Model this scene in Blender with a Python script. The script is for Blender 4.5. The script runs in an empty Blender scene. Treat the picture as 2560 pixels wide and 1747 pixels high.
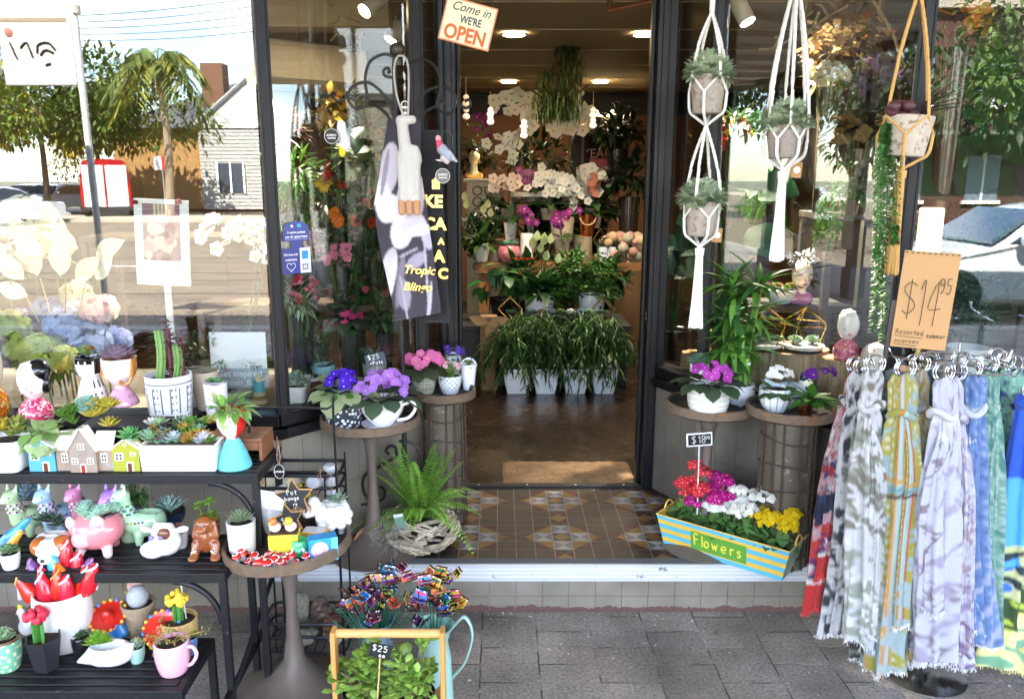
import bpy,bmesh,math,random
import numpy as np
from math import sin,cos,pi,radians,atan,tan,sqrt
from mathutils import Vector,Matrix
random.seed(7);RS=np.random.RandomState(11)
SC=bpy.context.scene;COL=SC.collection
TAU=2*pi
# ---------------------------------------------------------------- camera numbers
EYE,PITCH,FPX,PX0,PY0=1.65,radians(12.1),2000.0,1249.0,873.5
cP,sP=cos(PITCH),sin(PITCH)
def ray(x,y):
 u=(x-PX0)/FPX;v=(PY0-y)/FPX
 return np.array((u,cP+v*sP,-sP+v*cP))
def PY(x,y,Y):
 r=ray(x,y);t=Y/r[1];return np.array((r[0]*t,Y,EYE+r[2]*t))
def PZ(x,y,z):
 r=ray(x,y);t=(z-EYE)/r[2];return np.array((r[0]*t,r[1]*t,z))
def DP(p):return p[1]*cP+(EYE-p[2])*sP
def PXM(n,p):return n*DP(p)/FPX
def put(x,y,z,r=0.0):
 p=PZ(x,y,z);p[1] +=r*.85;p[0] *=p[1]/(p[1]-r*.85);return p
# ---------------------------------------------------------------- colours
def H(s):
 if not isinstance(s,str):return np.array(s[:3],float)
 s=s.lstrip('#');c=np.array([int(s[i:i+2],16)/255 for i in (0,2,4)])
 return np.where(c <=.04045,c/12.92,((c+.055)/1.055)**2.4)
def mixc(a,b,t):return H(a)*(1-t)+H(b)*t
def jit(c,n,v=.15,h=.05):
 c=H(c);k=1+RS.uniform(-v,v,(n,1));return np.clip(c*k*(1+RS.uniform(-h,h,(n,3))),0,1)
# ---------------------------------------------------------------- mesh builder
class MB:
 def __init__(s):s.V=[];s.L=[];s.T=[];s.C=[];s.n=0
 def add(s,v,f,c='#888888'):
  v=np.asarray(v,float).reshape(-1,3)
  nf=len(f)
  if nf ==0:return s
  if isinstance(f,np.ndarray) and f.ndim ==2:
   s.L.append((f+s.n).ravel());s.T.append(np.full(nf,f.shape[1]))
  else:
   s.L.append(np.concatenate([np.asarray(q) for q in f])+s.n);s.T.append(np.array([len(q) for q in f]))
  c=H(c) if isinstance(c,str) else np.asarray(c,float)
  if c.ndim ==1:c=np.tile(c[:3],(nf,1))
  s.C.append(c);s.V.append(v);s.n +=len(v);return s
 def join(s,o,M=None):
  if not o.n:return s
  V=np.concatenate(o.V)
  if M is not None:M=np.array(M);V=V@M[:3,:3].T+M[:3,3]
  s.L.append(np.concatenate(o.L)+s.n);s.T.append(np.concatenate(o.T));s.C.append(np.concatenate(o.C));s.V.append(V);s.n +=len(V);return s
 def xf(s,M):
  M=np.array(M);s.V=[v@M[:3,:3].T+M[:3,3] for v in s.V];return s
 def mesh(s,name,mat,smooth=35):
  me=bpy.data.meshes.new(name)
  V=np.concatenate(s.V);L=np.concatenate(s.L).astype(np.int32);T=np.concatenate(s.T).astype(np.int32);C=np.concatenate(s.C)
  me.vertices.add(len(V));me.vertices.foreach_set('co', V.astype(np.float32).ravel())
  me.loops.add(len(L));me.loops.foreach_set('vertex_index', L)
  me.polygons.add(len(T));me.polygons.foreach_set('loop_start', np.concatenate(([0],np.cumsum(T)[:-1])).astype(np.int32))
  me.update(calc_edges=True)
  a=me.attributes.new('Col', 'FLOAT_COLOR', 'FACE')
  a.data.foreach_set('color', np.concatenate([C,np.ones((len(C),1))],1).astype(np.float32).ravel())
  me.polygons.foreach_set('use_smooth', np.full(len(T),bool(smooth)))
  if smooth and smooth<180:me.set_sharp_from_angle(angle=radians(smooth))
  me.materials.append(mat);me.validate();return me
def softcol(o):
 me=o.data;n=len(me.loops);L=np.zeros(n,np.int32);me.loops.foreach_get('vertex_index', L);T=np.zeros(len(me.polygons),np.int32);me.polygons.foreach_get('loop_total', T);a=me.attributes['Col'];C=np.zeros(len(T)*4,np.float32);a.data.foreach_get('color', C);C=np.repeat(C.reshape(-1,4),T,0)
 S_=np.zeros((len(me.vertices),4));np.add.at(S_,L,C);S_ /=np.maximum(np.bincount(L,minlength=len(S_)),1)[:,None];me.attributes.remove(a);a=me.attributes.new('Col', 'FLOAT_COLOR', 'POINT');a.data.foreach_set('color', S_.astype(np.float32).ravel());return o
def rotz(a):return Matrix.Rotation(a,4,'Z')
def XF(loc=(0,0,0),rz=0,rx=0,ry=0,sc=1):
 return Matrix.Translation(Vector(loc))@Matrix.Rotation(rz,4,'Z')@Matrix.Rotation(ry,4,'Y')@Matrix.Rotation(rx,4,'X')@Matrix.Scale(sc,4)
# ---------------------------------------------------------------- scene objects
def link(name,me,parent=None):
 o=bpy.data.objects.new(name,me);COL.objects.link(o)
 if parent is not None:o.parent=parent
 return o
def tag(o,label,cat,group=None,kind=None):
 o['label']=label;o['category']=cat
 if group:o['group']=group
 if kind:o['kind']=kind
 return o
def thing(name,label,cat,loc=(0,0,0),rz=0,group=None):
 o=bpy.data.objects.new(name,None);COL.objects.link(o);o.empty_display_size=.05
 o.location=[float(q) for q in loc];o.rotation_euler=(0,0,rz);return tag(o,label,cat,group)
def part(name,mb,mat,parent,smooth=35,bev=0,label=None):
 o=link(name,mb.mesh(name,mat,smooth),parent)
 if bev:
  m=o.modifiers.new('bevel', 'BEVEL');m.width=bev;m.segments=2;m.limit_method='ANGLE'; m.angle_limit=radians(50)
 if label:o['label']=label
 return o
def solo(name,mb,mat,label,cat,loc=(0,0,0),group=None,rz=0,smooth=35,bev=0):
 o=part(name,mb,mat,None,smooth,bev);o.location=[float(q) for q in loc];o.rotation_euler=(0,0,rz);return tag(o,label,cat,group)
def struct(name,mb,mat,smooth=0,label=None):
 o=part(name,mb,mat,None,smooth);o['kind']='structure'
 if label:o['label']=label
 return o
def copy_tree(o,parent=None):
 c=o.copy();COL.objects.link(c)
 if parent is not None:c.parent=parent
 for ch in list(o.children):copy_tree(ch,c)
 return c
# ---------------------------------------------------------------- shapes
BOXF=np.array([[0,3,2,1],[4,5,6,7],[0,1,5,4],[1,2,6,5],[2,3,7,6],[3,0,4,7]])
def box(mb,a,b,c='#888888', M=None):
 (x0,y0,z0),(x1,y1,z1)=a,b
 v=np.array([(x0,y0,z0),(x1,y0,z0),(x1,y1,z0),(x0,y1,z0),(x0,y0,z1),(x1,y0,z1),(x1,y1,z1),(x0,y1,z1)])
 if M is not None:M=np.array(M);v=v@M[:3,:3].T+M[:3,3]
 return mb.add(v,BOXF,c)
def cbox(mb,ctr,size,c='#888888', M=None):
 p=np.array(ctr,float);h=np.array(size,float)/2;return box(mb,p-h,p+h,c,M)
def taper(mb,z0,z1,a0,b0,a1,b1,c,M=None):
 v=np.array([(-a0/2,-b0/2,z0),(a0/2,-b0/2,z0),(a0/2,b0/2,z0),(-a0/2,b0/2,z0),(-a1/2,-b1/2,z1),(a1/2,-b1/2,z1),(a1/2,b1/2,z1),(-a1/2,b1/2,z1)])
 if M is not None:M=np.array(M);v=v@M[:3,:3].T+M[:3,3]
 return mb.add(v,BOXF,c)
def prism(mb,pts,t,c='#888888', M=None,side=None):
 p=np.array(pts,float);n=len(p)
 v=np.concatenate([np.c_[p[:,0],np.zeros(n),p[:,1]],np.c_[p[:,0],np.full(n,t),p[:,1]]])
 if M is not None:M=np.array(M);v=v@M[:3,:3].T+M[:3,3]
 mb.add(v,[list(range(n)),list(range(2*n-1,n-1,-1))],c)
 return mb.add(v,[[i+n,(i+1)%n+n,(i+1)%n,i] for i in range(n)],c if side is None else side)
def frames(pts):
 p=np.array(pts,float);n=len(p);t=np.gradient(p,axis=0);t /=np.linalg.norm(t,axis=1)[:,None]+1e-9
 u=np.cross(t[0],(0,0,1));
 if np.linalg.norm(u) < .1:u=np.cross(t[0],(1,0,0))
 U=np.zeros_like(p)
 for i in range(n):
  u=u-t[i]*np.dot(u,t[i]);u /=np.linalg.norm(u)+1e-9;U[i]=u
 return p,t,U,np.cross(t,U)
def tube(mb,pts,r,c='#888888', n=8,flat=1.0,cap=True):
 p,t,U,W=frames(pts);m=len(p);r=np.broadcast_to(np.asarray(r,float),(m,))
 a=np.linspace(0,TAU,n,endpoint=False)
 v=(p[:,None]+r[:,None,None]*(U[:,None]*np.cos(a)[None,:,None]+W[:,None]*(flat*np.sin(a))[None,:,None])).reshape(-1,3)
 i=np.arange((m-1)*n).reshape(m-1,n);f=np.stack([i,np.roll(i,-1,1),np.roll(i,-1,1)+n,i+n],-1).reshape(-1,4)
 c=H(c) if isinstance(c,str) else np.asarray(c)
 if c.ndim ==2:c=np.repeat(c[:m-1],n,0)
 mb.add(v,f,c)
 if cap:mb.add(v,[list(range(n-1,-1,-1)),list(range((m-1)*n,m*n))],c if c.ndim ==1 else c[0])
 return mb
def lathe(mb,prof,c='#888888', n=28,M=None,sy=1.0,cf=None,sq=0.0):
 pr=np.array(prof,float)
 if cf is not None:s_=np.linspace(0,len(pr)-1,(len(pr)-1)*4+1);pr=np.c_[np.interp(s_,np.arange(len(pr)),pr[:,0]),np.interp(s_,np.arange(len(pr)),pr[:,1])]
 m=len(pr);a=np.linspace(0,TAU,n,endpoint=False)
 k=1/(np.abs(np.cos(a))**(2+sq*8)+np.abs(np.sin(a))**(2+sq*8))**(1/(2+sq*8)) if sq else np.ones(n)
 v=np.stack([pr[:,0:1]*np.cos(a)*k,pr[:,0:1]*np.sin(a)*k*sy,np.repeat(pr[:,1:2],n,1)],-1).reshape(-1,3)
 i=np.arange((m-1)*n).reshape(m-1,n);f=np.stack([i,np.roll(i,-1,1),np.roll(i,-1,1)+n,i+n],-1).reshape(-1,4)
 if cf is not None:
  c=np.array([H(cf((k%n+.5)/n,(pr[k//n,1]+pr[k//n+1,1])/2,pr[k//n,0])) for k in range(len(f))])
 elif not isinstance(c,str) and np.ndim(c) ==2:c=np.repeat(np.asarray(c)[:m-1],n,0)
 if M is not None:M=np.array(M);v=v@M[:3,:3].T+M[:3,3]
 return mb.add(v,f,c)
def sphere(mb,ctr,r,c='#888888', n=12,M=None):
 r=np.broadcast_to(np.asarray(r,float),(3,));t=np.linspace(-pi/2,pi/2,n//2+2)
 s=MB();lathe(s,[(max(cos(q),1e-3),sin(q)) for q in t],c,n)
 A=np.eye(4);A[:3,:3]=np.diag(r);A[:3,3]=ctr
 if M is not None:A=np.array(M)@A
 return mb.join(s,A)
def arc(c,r,a0,a1,n=16,ax='xz'):
 a=np.linspace(a0,a1,n);o=np.zeros((n,3));i,j='xyz'.index(ax[0]),'xyz'.index(ax[1])
 o[:,i]=r*np.cos(a);o[:,j]=r*np.sin(a);return o+np.array(c)
def smoothline(pts,k=6):
 p=np.array(pts,float);q=np.concatenate([[2*p[0]-p[1]],p,[2*p[-1]-p[-2]]]);o=[]
 for i in range(1,len(q)-2):
  for t in np.linspace(0,1,k,endpoint=False):
   a,b,c,d=q[i-1:i+3];o.append(.5*((2*b)+(c-a)*t+(2*a-5*b+4*c-d)*t*t+(3*b-a-3*c+d)*t**3))
 o.append(p[-1]);return np.array(o)
def spiral(c,r0,r1,a0,a1,n=26,ax='xz'):
 a=np.linspace(a0,a1,n);r=np.linspace(r0,r1,n);o=np.zeros((n,3));i,j='xyz'.index(ax[0]),'xyz'.index(ax[1])
 o[:,i]=r*np.cos(a);o[:,j]=r*np.sin(a);return o+np.array(c)
def sheet(mb,P,c):
 m,n=P.shape[:2];i=np.arange(m*n).reshape(m,n)
 f=np.stack([i[:-1,:-1],i[:-1,1:],i[1:,1:],i[1:,:-1]],-1).reshape(-1,4)
 c=H(c) if isinstance(c,str) else np.asarray(c)
 return mb.add(P.reshape(-1,3),f,c.reshape(-1,3) if c.ndim ==3 else c)
def text(s,size=1.0,shear=0.0,bold=0.0,ext=.002,c='#ffffff', M=None,align='CENTER', sx=1.0,space=1.0):
 cu=bpy.data.curves.new('t', 'FONT');cu.body=s;cu.size=size;cu.shear=shear;cu.offset=bold;cu.extrude=ext
 cu.resolution_u=3;cu.align_x=align;cu.align_y='CENTER'; cu.space_character=space
 o=bpy.data.objects.new('t', cu);me=o.to_mesh();n=len(me.vertices);v=np.zeros(n*3);me.vertices.foreach_get('co', v);v=v.reshape(-1,3)
 f=[list(p.vertices) for p in me.polygons];o.to_mesh_clear();bpy.data.objects.remove(o);bpy.data.curves.remove(cu)
 v=np.c_[v[:,0]*sx,-v[:,2],v[:,1]]
 if M is not None:M=np.array(M);v=v@M[:3,:3].T+M[:3,3]
 mb=MB();mb.add(v,f,c);return mb
STRK={}
for k_,v_ in {'$': '8,9 5,10 2,8.5 3,6.5 7,4.5 8,2.5 5,.5 2,1.5|5,11 5,-1', '0': '5,10 2,8 2,2 5,0 8,2 8,8 5,10', '1': '3,8 5,10 5,0', '2': '2,8 5,10 8,8 7,5 2,0 8,0', '3': '2,9 6,10 8,8 5,5.5 8,3 6,0 2,1', '4': '6,0 6,10 2,4 9,4', '5': '8,10 3,10 3,6 7,6 8,3 6,0 2,1', '8': '5,5.5 2,8 5,10 8,8 5,5.5 2,2.5 5,0 8,2.5 5,5.5', '9': '8,7 5,5.5 2,8 5,10 8,8 8,3 5,0', '+': '5,8 5,2|2,5 8,5',
 'P': '2,0 2,10 7,9.5 7.5,7 2,5', 'o': '5,6 2.5,4.5 2.5,1.5 5,0 7.5,1.5 7.5,4.5 5,6', 'O': '5,10 2,8 2,2 5,0 8,2 8,8 5,10', 't': '5,9 5,1 7,0|2.5,6 8,6', 'T': '1,10 9,10|5,10 5,0', 'h': '2.5,10 2.5,0|2.5,4 5,6 7.5,4 7.5,0', 'a': '7.5,5 5,6 2.5,4 2.5,1 5,0 7.5,2|7.5,6 7.5,0', 'n': '2.5,6 2.5,0|2.5,4 5,6 7.5,4 7.5,0', 'g': '7.5,5 5,6 2.5,4 2.5,1.5 5,0 7.5,2|7.5,6 7.5,-3 4,-4', 'e': '2.5,3 7.5,3 7,5.5 5,6 2.5,4.5 2.5,1.5 5,0 7.5,1', 'r': '3,6 3,0|3,4 5,6 7.5,5.5', 's': '7.5,5 5,6 3,4.5 7,2 5,0 2.5,1', 'S': '8,9 5,10 2,8 8,3 5,0 2,1.5',
 'F': '3,0 3,10 8,10|3,5.5 7,5.5', 'l': '5,10 5,0', 'w': '1.5,6 3.5,0 5,5 6.5,0 8.5,6', 'W': '1,10 3.2,0 5,7 6.8,0 9,10', 'A': '1.5,0 5,10 8.5,0|3,4 7,4', 'u': '2.5,6 2.5,1.5 5,0 7.5,2|7.5,6 7.5,0', 'm': '1.5,6 1.5,0|1.5,4 3.5,6 5,4 5,0|5,4 7,6 8.5,4 8.5,0', 'd': '7.5,5 5,6 2.5,4 2.5,1.5 5,0 7.5,2|7.5,10 7.5,0', 'v': '2,6 5,0 8,6', 'c': '7.5,5 5,6 2.5,4 2.5,1.5 5,0 7.5,1', 'C': '8,9 5,10 2,7 2,3 5,0 8,1.5', 'p': '2.5,6 2.5,-4|2.5,4.5 5,6 7.5,4.5 7.5,1.5 5,0 2.5,1.5', 'i': '5,6 5,0|5,8.5 5,9', 'f': '7.5,9.5 5.5,10 5,8 5,0|3,6 7.5,6', 'b': '2.5,10 2.5,0|2.5,4.5 5,6 7.5,4.5 7.5,1.5 5,0 2.5,1.5', 'B': '2.5,0 2.5,10 7,9.5 7,6 2.5,5.5 8,4 7,0 2.5,0', '.': '5,.6 5,0', 'x': '2.5,6 7.5,0|7.5,6 2.5,0', 'k': '2.5,10 2.5,0|7,6 2.5,2.5 7.5,0', 'y': '2.5,6 5,1|7.5,6 4,-4'}.items():
 STRK[k_]=[[tuple(map(float,q.split(','))) for q in l.split()] for l in v_.split('|')]
def hand(mb,s,x,z,h,w=None,c='#ffffff', t=.001,M=None,adv=1.0,y=-.002,sl=0.0):
 w=w or h*.75
 for ch in s:
  for l in STRK.get(ch,[]):
   q=np.array(l)/10;pts=np.c_[x+q[:,0]*w+q[:,1]*h*sl,np.full(len(q),y),z+q[:,1]*h]
   if len(pts)>2:pts=smoothline(pts,3)
   if M is not None:A=np.array(M);pts=pts@A[:3,:3].T+A[:3,3]
   tube(mb,pts,t,c,5)
  x +=w*adv*{' ': .55,'.': .4,'i': .5,'l': .5,'1': .6,'F': .78,'r': .8,'t': .8,'s': .9,'m': 1.12,'w': 1.1}.get(ch,1)
 return mb
# ---------------------------------------------------------------- leaves and petals by the thousand
def leafT(n=4,w=.3,fold=.12,curl=.25,tip=1.0,wide=.45):
 t=np.linspace(0,1,n+1);prof=np.where(t<wide,np.sin(np.clip(t/wide,0,1)*pi/2)**.8,np.abs(np.cos((t-wide)/(1-wide)*pi/2))**tip)*w/2+1e-3
 z=-curl*t*t;ctr=np.c_[t,0*t,z];lf=np.c_[t,prof,z+prof*fold*2];rt=np.c_[t,-prof,z+prof*fold*2]
 v=np.stack([lf,ctr,rt],1).reshape(-1,3);f=[]
 for i in range(n):a=3*i;f +=[[a+1,a+4,a+3,a],[a+2,a+5,a+4,a+1]]
 return v,np.array(f)
def nrm(a):return a/(np.linalg.norm(a,axis=-1,keepdims=True)+1e-9)
def inst(mb,tmpl,pos,d,up=None,L=.05,W=None,c='#447733', c2=None,thick=None):
 v,f=tmpl[:2];pos=np.atleast_2d(pos);N=max(len(pos),np.atleast_2d(d).shape[0]);pos=np.broadcast_to(pos,(N,3));d=nrm(np.broadcast_to(np.asarray(d,float),(N,3)))
 up=np.broadcast_to(np.array((0,0,1.)) if up is None else np.asarray(up,float),(N,3))+RS.normal(0,.02,(N,3))
 s=nrm(np.cross(up,d));u=np.cross(d,s);L=np.broadcast_to(L,(N,));W=L if W is None else np.broadcast_to(W,(N,))
 P=pos[:,None]+v[None,:,0:1]*d[:,None]*L[:,None,None]+v[None,:,1:2]*s[:,None]*W[:,None,None]+v[None,:,2:3]*u[:,None]*L[:,None,None]
 F=f[None]+(np.arange(N)*len(v))[:,None,None]
 c=H(c) if isinstance(c,str) else np.asarray(c)
 c=np.tile(c,(N,1)) if c.ndim ==1 else c
 C=np.repeat(c[:,None],len(f),1)
 if len(tmpl)>2 and c2 is not None:
  c2=np.broadcast_to(H(c2) if isinstance(c2,str) else np.asarray(c2),(N,3));r=tmpl[2][None,:,None];C=C*(1-r)+c2[:,None]*r
 return mb.add(P.reshape(-1,3),F.reshape(-1,f.shape[1]),C.reshape(-1,3))
def fat(tm,th=.12):
 v,f=tm;u=v.copy();x=v[:,0];b=np.sin(np.clip(x,0,1)*pi)**.6*th
 side=np.abs(v[:,1]);e=np.where(side>1e-3,0,1.);u[:,2] +=b*e;w=v.copy();w[:,2] -=b*e*.8
 return np.concatenate([u,w]),np.concatenate([f,f[:,::-1]+len(v)])
def bloomT(np_=5,w=.8,ctr=.16,cup=.15,curl=.1,wide=.6):
 v,f=leafT(3,w,.05,curl,.7,wide);V=[];F=[];R=[];n=0
 for k in range(np_):
  a=TAU*k/np_;e=np.array((0,cos(a),sin(a)));x=np.array((1.,0,0));s=np.cross(x,e)
  V.append(v[:,0:1]*(e+cup*x)+v[:,1:2]*s+v[:,2:3]*x);F.append(f+n);n +=len(v);R +=[0]*len(f)
 a=np.linspace(0,TAU,6,endpoint=False);V.append(np.concatenate([[(.14,0,0)],np.c_[np.full(6,.05),ctr*np.cos(a),ctr*np.sin(a)]]))
 F.append(np.array([[n,n+1+i,n+1+(i+1)%6,n] for i in range(6)]));F[-1][:,3]=F[-1][:,2]
 V=np.concatenate(V);q=np.concatenate(F[:-1]);hub=F[-1][:,:3]
 hub=np.c_[hub[::2,0],hub[::2,1],hub[::2,2],hub[1::2,2]]
 return V,np.concatenate([q,hub]),np.array(R+[1]*len(hub),float)
LEAF=leafT(4,.42);LANCE=leafT(4,.16,.15,.3);BLADE=leafT(5,.09,.2,.5);ROUND=leafT(4,.85,.08,.2,.6);TINY=leafT(2,.5,.1,.1);SUCC=fat(leafT(3,.55,.25,-.25,.6,.6),.14);SPIKE=fat(leafT(3,.3,.3,-.2,.9,.35),.1);JADE=fat(leafT(3,.7,.05,.1,.55,.6),.1)
VIOLET=bloomT(5,.95,.14);CLUST=bloomT(4,.9,.2);ORCH=bloomT(5,.9,.2,.05,-.05);DAISY=bloomT(16,.3,.3,.1);HYDR=bloomT(4,1.0,.08,.1)
def sph(n,up=0.0):
 d=nrm(RS.normal(0,1,(n,3)));
 if up:d[:,2]=np.abs(d[:,2])*up+d[:,2]*(1-up);d=nrm(d)
 return d
def rosette(mb,ctr,r,c='#7fa98f', n=26,tmpl=None,tip=None,elev=1.2,flat=.15):
 k=np.arange(n);a=k*2.39996;t=k/n;e=flat+(elev-flat)*(1-t)**1.2;L=r*(.45+.55*t)
 d=np.c_[np.cos(a)*np.cos(e),np.sin(a)*np.cos(e),np.sin(e)];C=jit(c,n,.18)
 if tip is not None:C=C*(t[:,None]*.0+.65)+H(tip)*.35*(.5+t[:,None])
 p=np.array(ctr)+d*0+np.c_[0*a,0*a,(1-t)*r*.25];return inst(mb,tmpl or SUCC,p,d,None,L,L*.95,C)
def bush(mb,ctr,rad,n,c='#4c7a35', L=.03,tmpl=None,vol=.5,up=.5,droop=0.0,c2=None):
 d=sph(n,up);q=RS.uniform(vol,1,(n,1))**.6;p=np.array(ctr)+d*q*np.array(rad)
 g=nrm(d+RS.normal(0,.55,(n,3))+np.array((0,0,-droop)));col=jit(c,n,.35,.08)
 if c2 is not None:m=RS.rand(n) < .4;col[m]=jit(c2,int(m.sum()),.25)
 return inst(mb,tmpl or LEAF,p,g,None,L*RS.uniform(.6,1.25,n),None,col)
def blooms(mb,ctr,rad,n,c,r=.012,tmpl=None,c2='#f2d94a', face=(0,-.7,.7),spread=.6,up=.7,v=.12):
 d=sph(n,up);p=np.array(ctr)+d*np.array(rad)*RS.uniform(.75,1,(n,1));g=nrm(d*spread+np.array(face)*.8+RS.normal(0,.2,(n,3)))
 return inst(mb,tmpl or VIOLET,p,g,sph(n),r*RS.uniform(.8,1.15,n),None,jit(c,n,v),c2)
def stems(mb,ctr,tips,r=.002,c='#5d7a3a', sag=.2):
 for t in np.atleast_2d(tips):
  c0=np.array(ctr,float);m=(c0+t)/2;m[2] +=sag*np.linalg.norm(t[:2]-c0[:2]);tube(mb,smoothline([c0,m,t],3),np.linspace(r*1.3,r*.8,7),c,5)
# ---------------------------------------------------------------- soft bodies (smooth union of ellipsoids and capsules, skinned as one mesh)
def blob(mb,prims,res=40,k=.01,M=None):
 lo=np.full(3,1e9);hi=-lo
 for q in prims:
  if q[0] =='c': a,b,r=np.array(q[1]),np.array(q[2]),max(q[3],q[4])
  else:a=b=np.array(q[1]);r=max(q[2])
  if q[-1] =='sub': continue
  lo=np.minimum(lo,np.minimum(a,b)-r);hi=np.maximum(hi,np.maximum(a,b)+r)
 h=(hi-lo).max()/res;lo -=2*h;n=np.ceil((hi+2*h-lo)/h).astype(int)+1
 X=np.stack(np.meshgrid(*[lo[i]+h*np.arange(n[i]) for i in range(3)],indexing='ij'),-1)
 def dist(q,P):
  if q[0] =='c':
   a,b=np.array(q[1],float),np.array(q[2],float);ab=b-a;t=np.clip(((P-a)@ab)/(ab@ab+1e-12),0,1)
   return np.linalg.norm(P-a-t[...,None]*ab,axis=-1)-(q[3]+(q[4]-q[3])*t)
  p=P-np.array(q[1],float)
  if len(q)>4 and isinstance(q[4],(tuple,list)):
   R=np.array(Matrix.Rotation(q[4][2],3,'Z')@Matrix.Rotation(q[4][1],3,'Y')@Matrix.Rotation(q[4][0],3,'X'));p=p@R
  r=np.array(q[2],float);k0=np.linalg.norm(p/r,axis=-1);k1=np.linalg.norm(p/r**2,axis=-1)+1e-9;return k0*(k0-1)/k1
 D=None
 for q in prims:
  d=dist(q,X)
  if D is None:D=d
  elif q[-1] =='sub': D=np.maximum(D,-d)
  elif q[-1] =='hard': D=np.minimum(D,d)
  else:t=np.clip(.5+.5*(D-d)/k,0,1);D=D*(1-t)+d*t-k*t*(1-t)
 S=D<0;N=[m-1 for m in n];acc=np.zeros((*N,3));cnt=np.zeros(N)
 crn=[(i,j,l) for i in (0,1) for j in (0,1) for l in (0,1)]
 sl=lambda A,o:A[o[0]:o[0]+N[0],o[1]:o[1]+N[1],o[2]:o[2]+N[2]]
 for a in crn:
  for ax in range(3):
   if a[ax]:continue
   b=list(a);b[ax]=1;da,db=sl(D,a),sl(D,b);m=(da<0) !=(db<0);t=np.where(m,da/(da-db+1e-12),0)
   pt=np.zeros((*N,3));pt[:]=a;pt[...,ax] +=t;acc +=pt*m[...,None];cnt +=m
 act=cnt>0;idx=-np.ones(N,int);idx[act]=np.arange(act.sum());I=np.argwhere(act)
 V=lo+h*(I+acc[act]/cnt[act][:,None]);F=[]
 for ax in range(3):
  b,c=(ax+1)%3,(ax+2)%3;s=[slice(1,-1)]*3;s[ax]=slice(0,-1);e=[slice(1,-1)]*3;e[ax]=slice(1,None)
  A,B=S[tuple(s)],S[tuple(e)]
  for flag,W in ((True,A & ~B),(False,~A&B)):
   P=np.argwhere(W);P[:,b] +=1;P[:,c] +=1
   if not len(P):continue
   q=[]
   for ob,oc in ((0,0),(-1,0),(-1,-1),(0,-1)):
    w=P.copy();w[:,b] +=ob;w[:,c] +=oc;q.append(idx[w[:,0],w[:,1],w[:,2]])
   q=np.stack(q,-1);F.append(q if flag else q[:,::-1])
 F=np.concatenate(F);F=F[(F >=0).all(1)];ctr=V[F].mean(1)
 ds=[];cs=[]
 for q in prims:
  col=[z for z in q[1:] if isinstance(z,str) and z.startswith('#')]
  if q[-1] =='sub': ds.append(np.abs(dist(q,ctr))+(0 if col else 1e9));cs.append(H(col[0]) if col else np.zeros(3))
  else:ds.append(dist(q,ctr));cs.append(H(col[0]))
 C=np.array(cs)[np.argmin(np.array(ds),0)]
 if M is not None:M=np.array(M);V=V@M[:3,:3].T+M[:3,3]
 return mb.add(V,F,C)
# ---------------------------------------------------------------- materials
MATS={}
class NT:
 def __init__(s,name):
  s.m=bpy.data.materials.new(name);s.m.use_nodes=True;s.t=s.m.node_tree;s.b=s.t.nodes['Principled BSDF'];s.o=s.t.nodes['Material Output']
 def n(s,typ,**kw):
  q=s.t.nodes.new('ShaderNode'+typ)
  for k,v in kw.items():
   if k.startswith('i_'):q.inputs[k[2:].replace('_', ' ')].default_value=v
   else:setattr(q,k,v)
  return q
 def l(s,a,b):s.t.links.new(a,b)
 def math(s,op,a,b=None):
  q=s.n('Math', operation=op)
  for i,z in enumerate((a,b)):
   if z is None:continue
   if isinstance(z,(int,float)):q.inputs[i].default_value=z
   else:s.l(z,q.inputs[i])
  return q.outputs[0]
 def mix(s,f,a,b,blend='MIX'):
  q=s.n('Mix', data_type='RGBA', blend_type=blend)
  for i,z in ((0,f),(6,a),(7,b)):
   if isinstance(z,(int,float)):q.inputs[i].default_value=z
   elif isinstance(z,(str,tuple,np.ndarray)):q.inputs[i].default_value=(*H(z),1)
   else:s.l(z,q.inputs[i])
  return q.outputs[2]
 def ramp(s,f,stops,mode='LINEAR'):
  q=s.n('ValToRGB');q.color_ramp.interpolation=mode;e=q.color_ramp.elements
  while len(e)<len(stops):e.new(.5)
  for el,(p,c) in zip(e,stops):el.position=p;el.color=(*H(c),1)
  s.l(f,q.inputs[0]);return q.outputs[0]
 def co(s,scale=(1,1,1),kind='Object'):
  q=s.n('TexCoord');mp=s.n('Mapping');mp.inputs['Scale'].default_value=scale;s.l(q.outputs[kind],mp.inputs[0]);return mp.outputs[0]
 def noise(s,sc,v=None,det=4,rough=.55):
  q=s.n('TexNoise', i_Scale=sc,i_Detail=det,i_Roughness=rough);s.l(v if v is not None else s.co(),q.inputs[0]);return q.outputs[0]
 def bump(s,h,st=.2,d=.01):
  q=s.n('Bump', i_Strength=st,i_Distance=d);s.l(h,q.inputs['Height']);s.l(q.outputs[0],s.b.inputs['Normal'])
 def rgh(s,v):s.b.inputs['Roughness'].default_value=v
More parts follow.
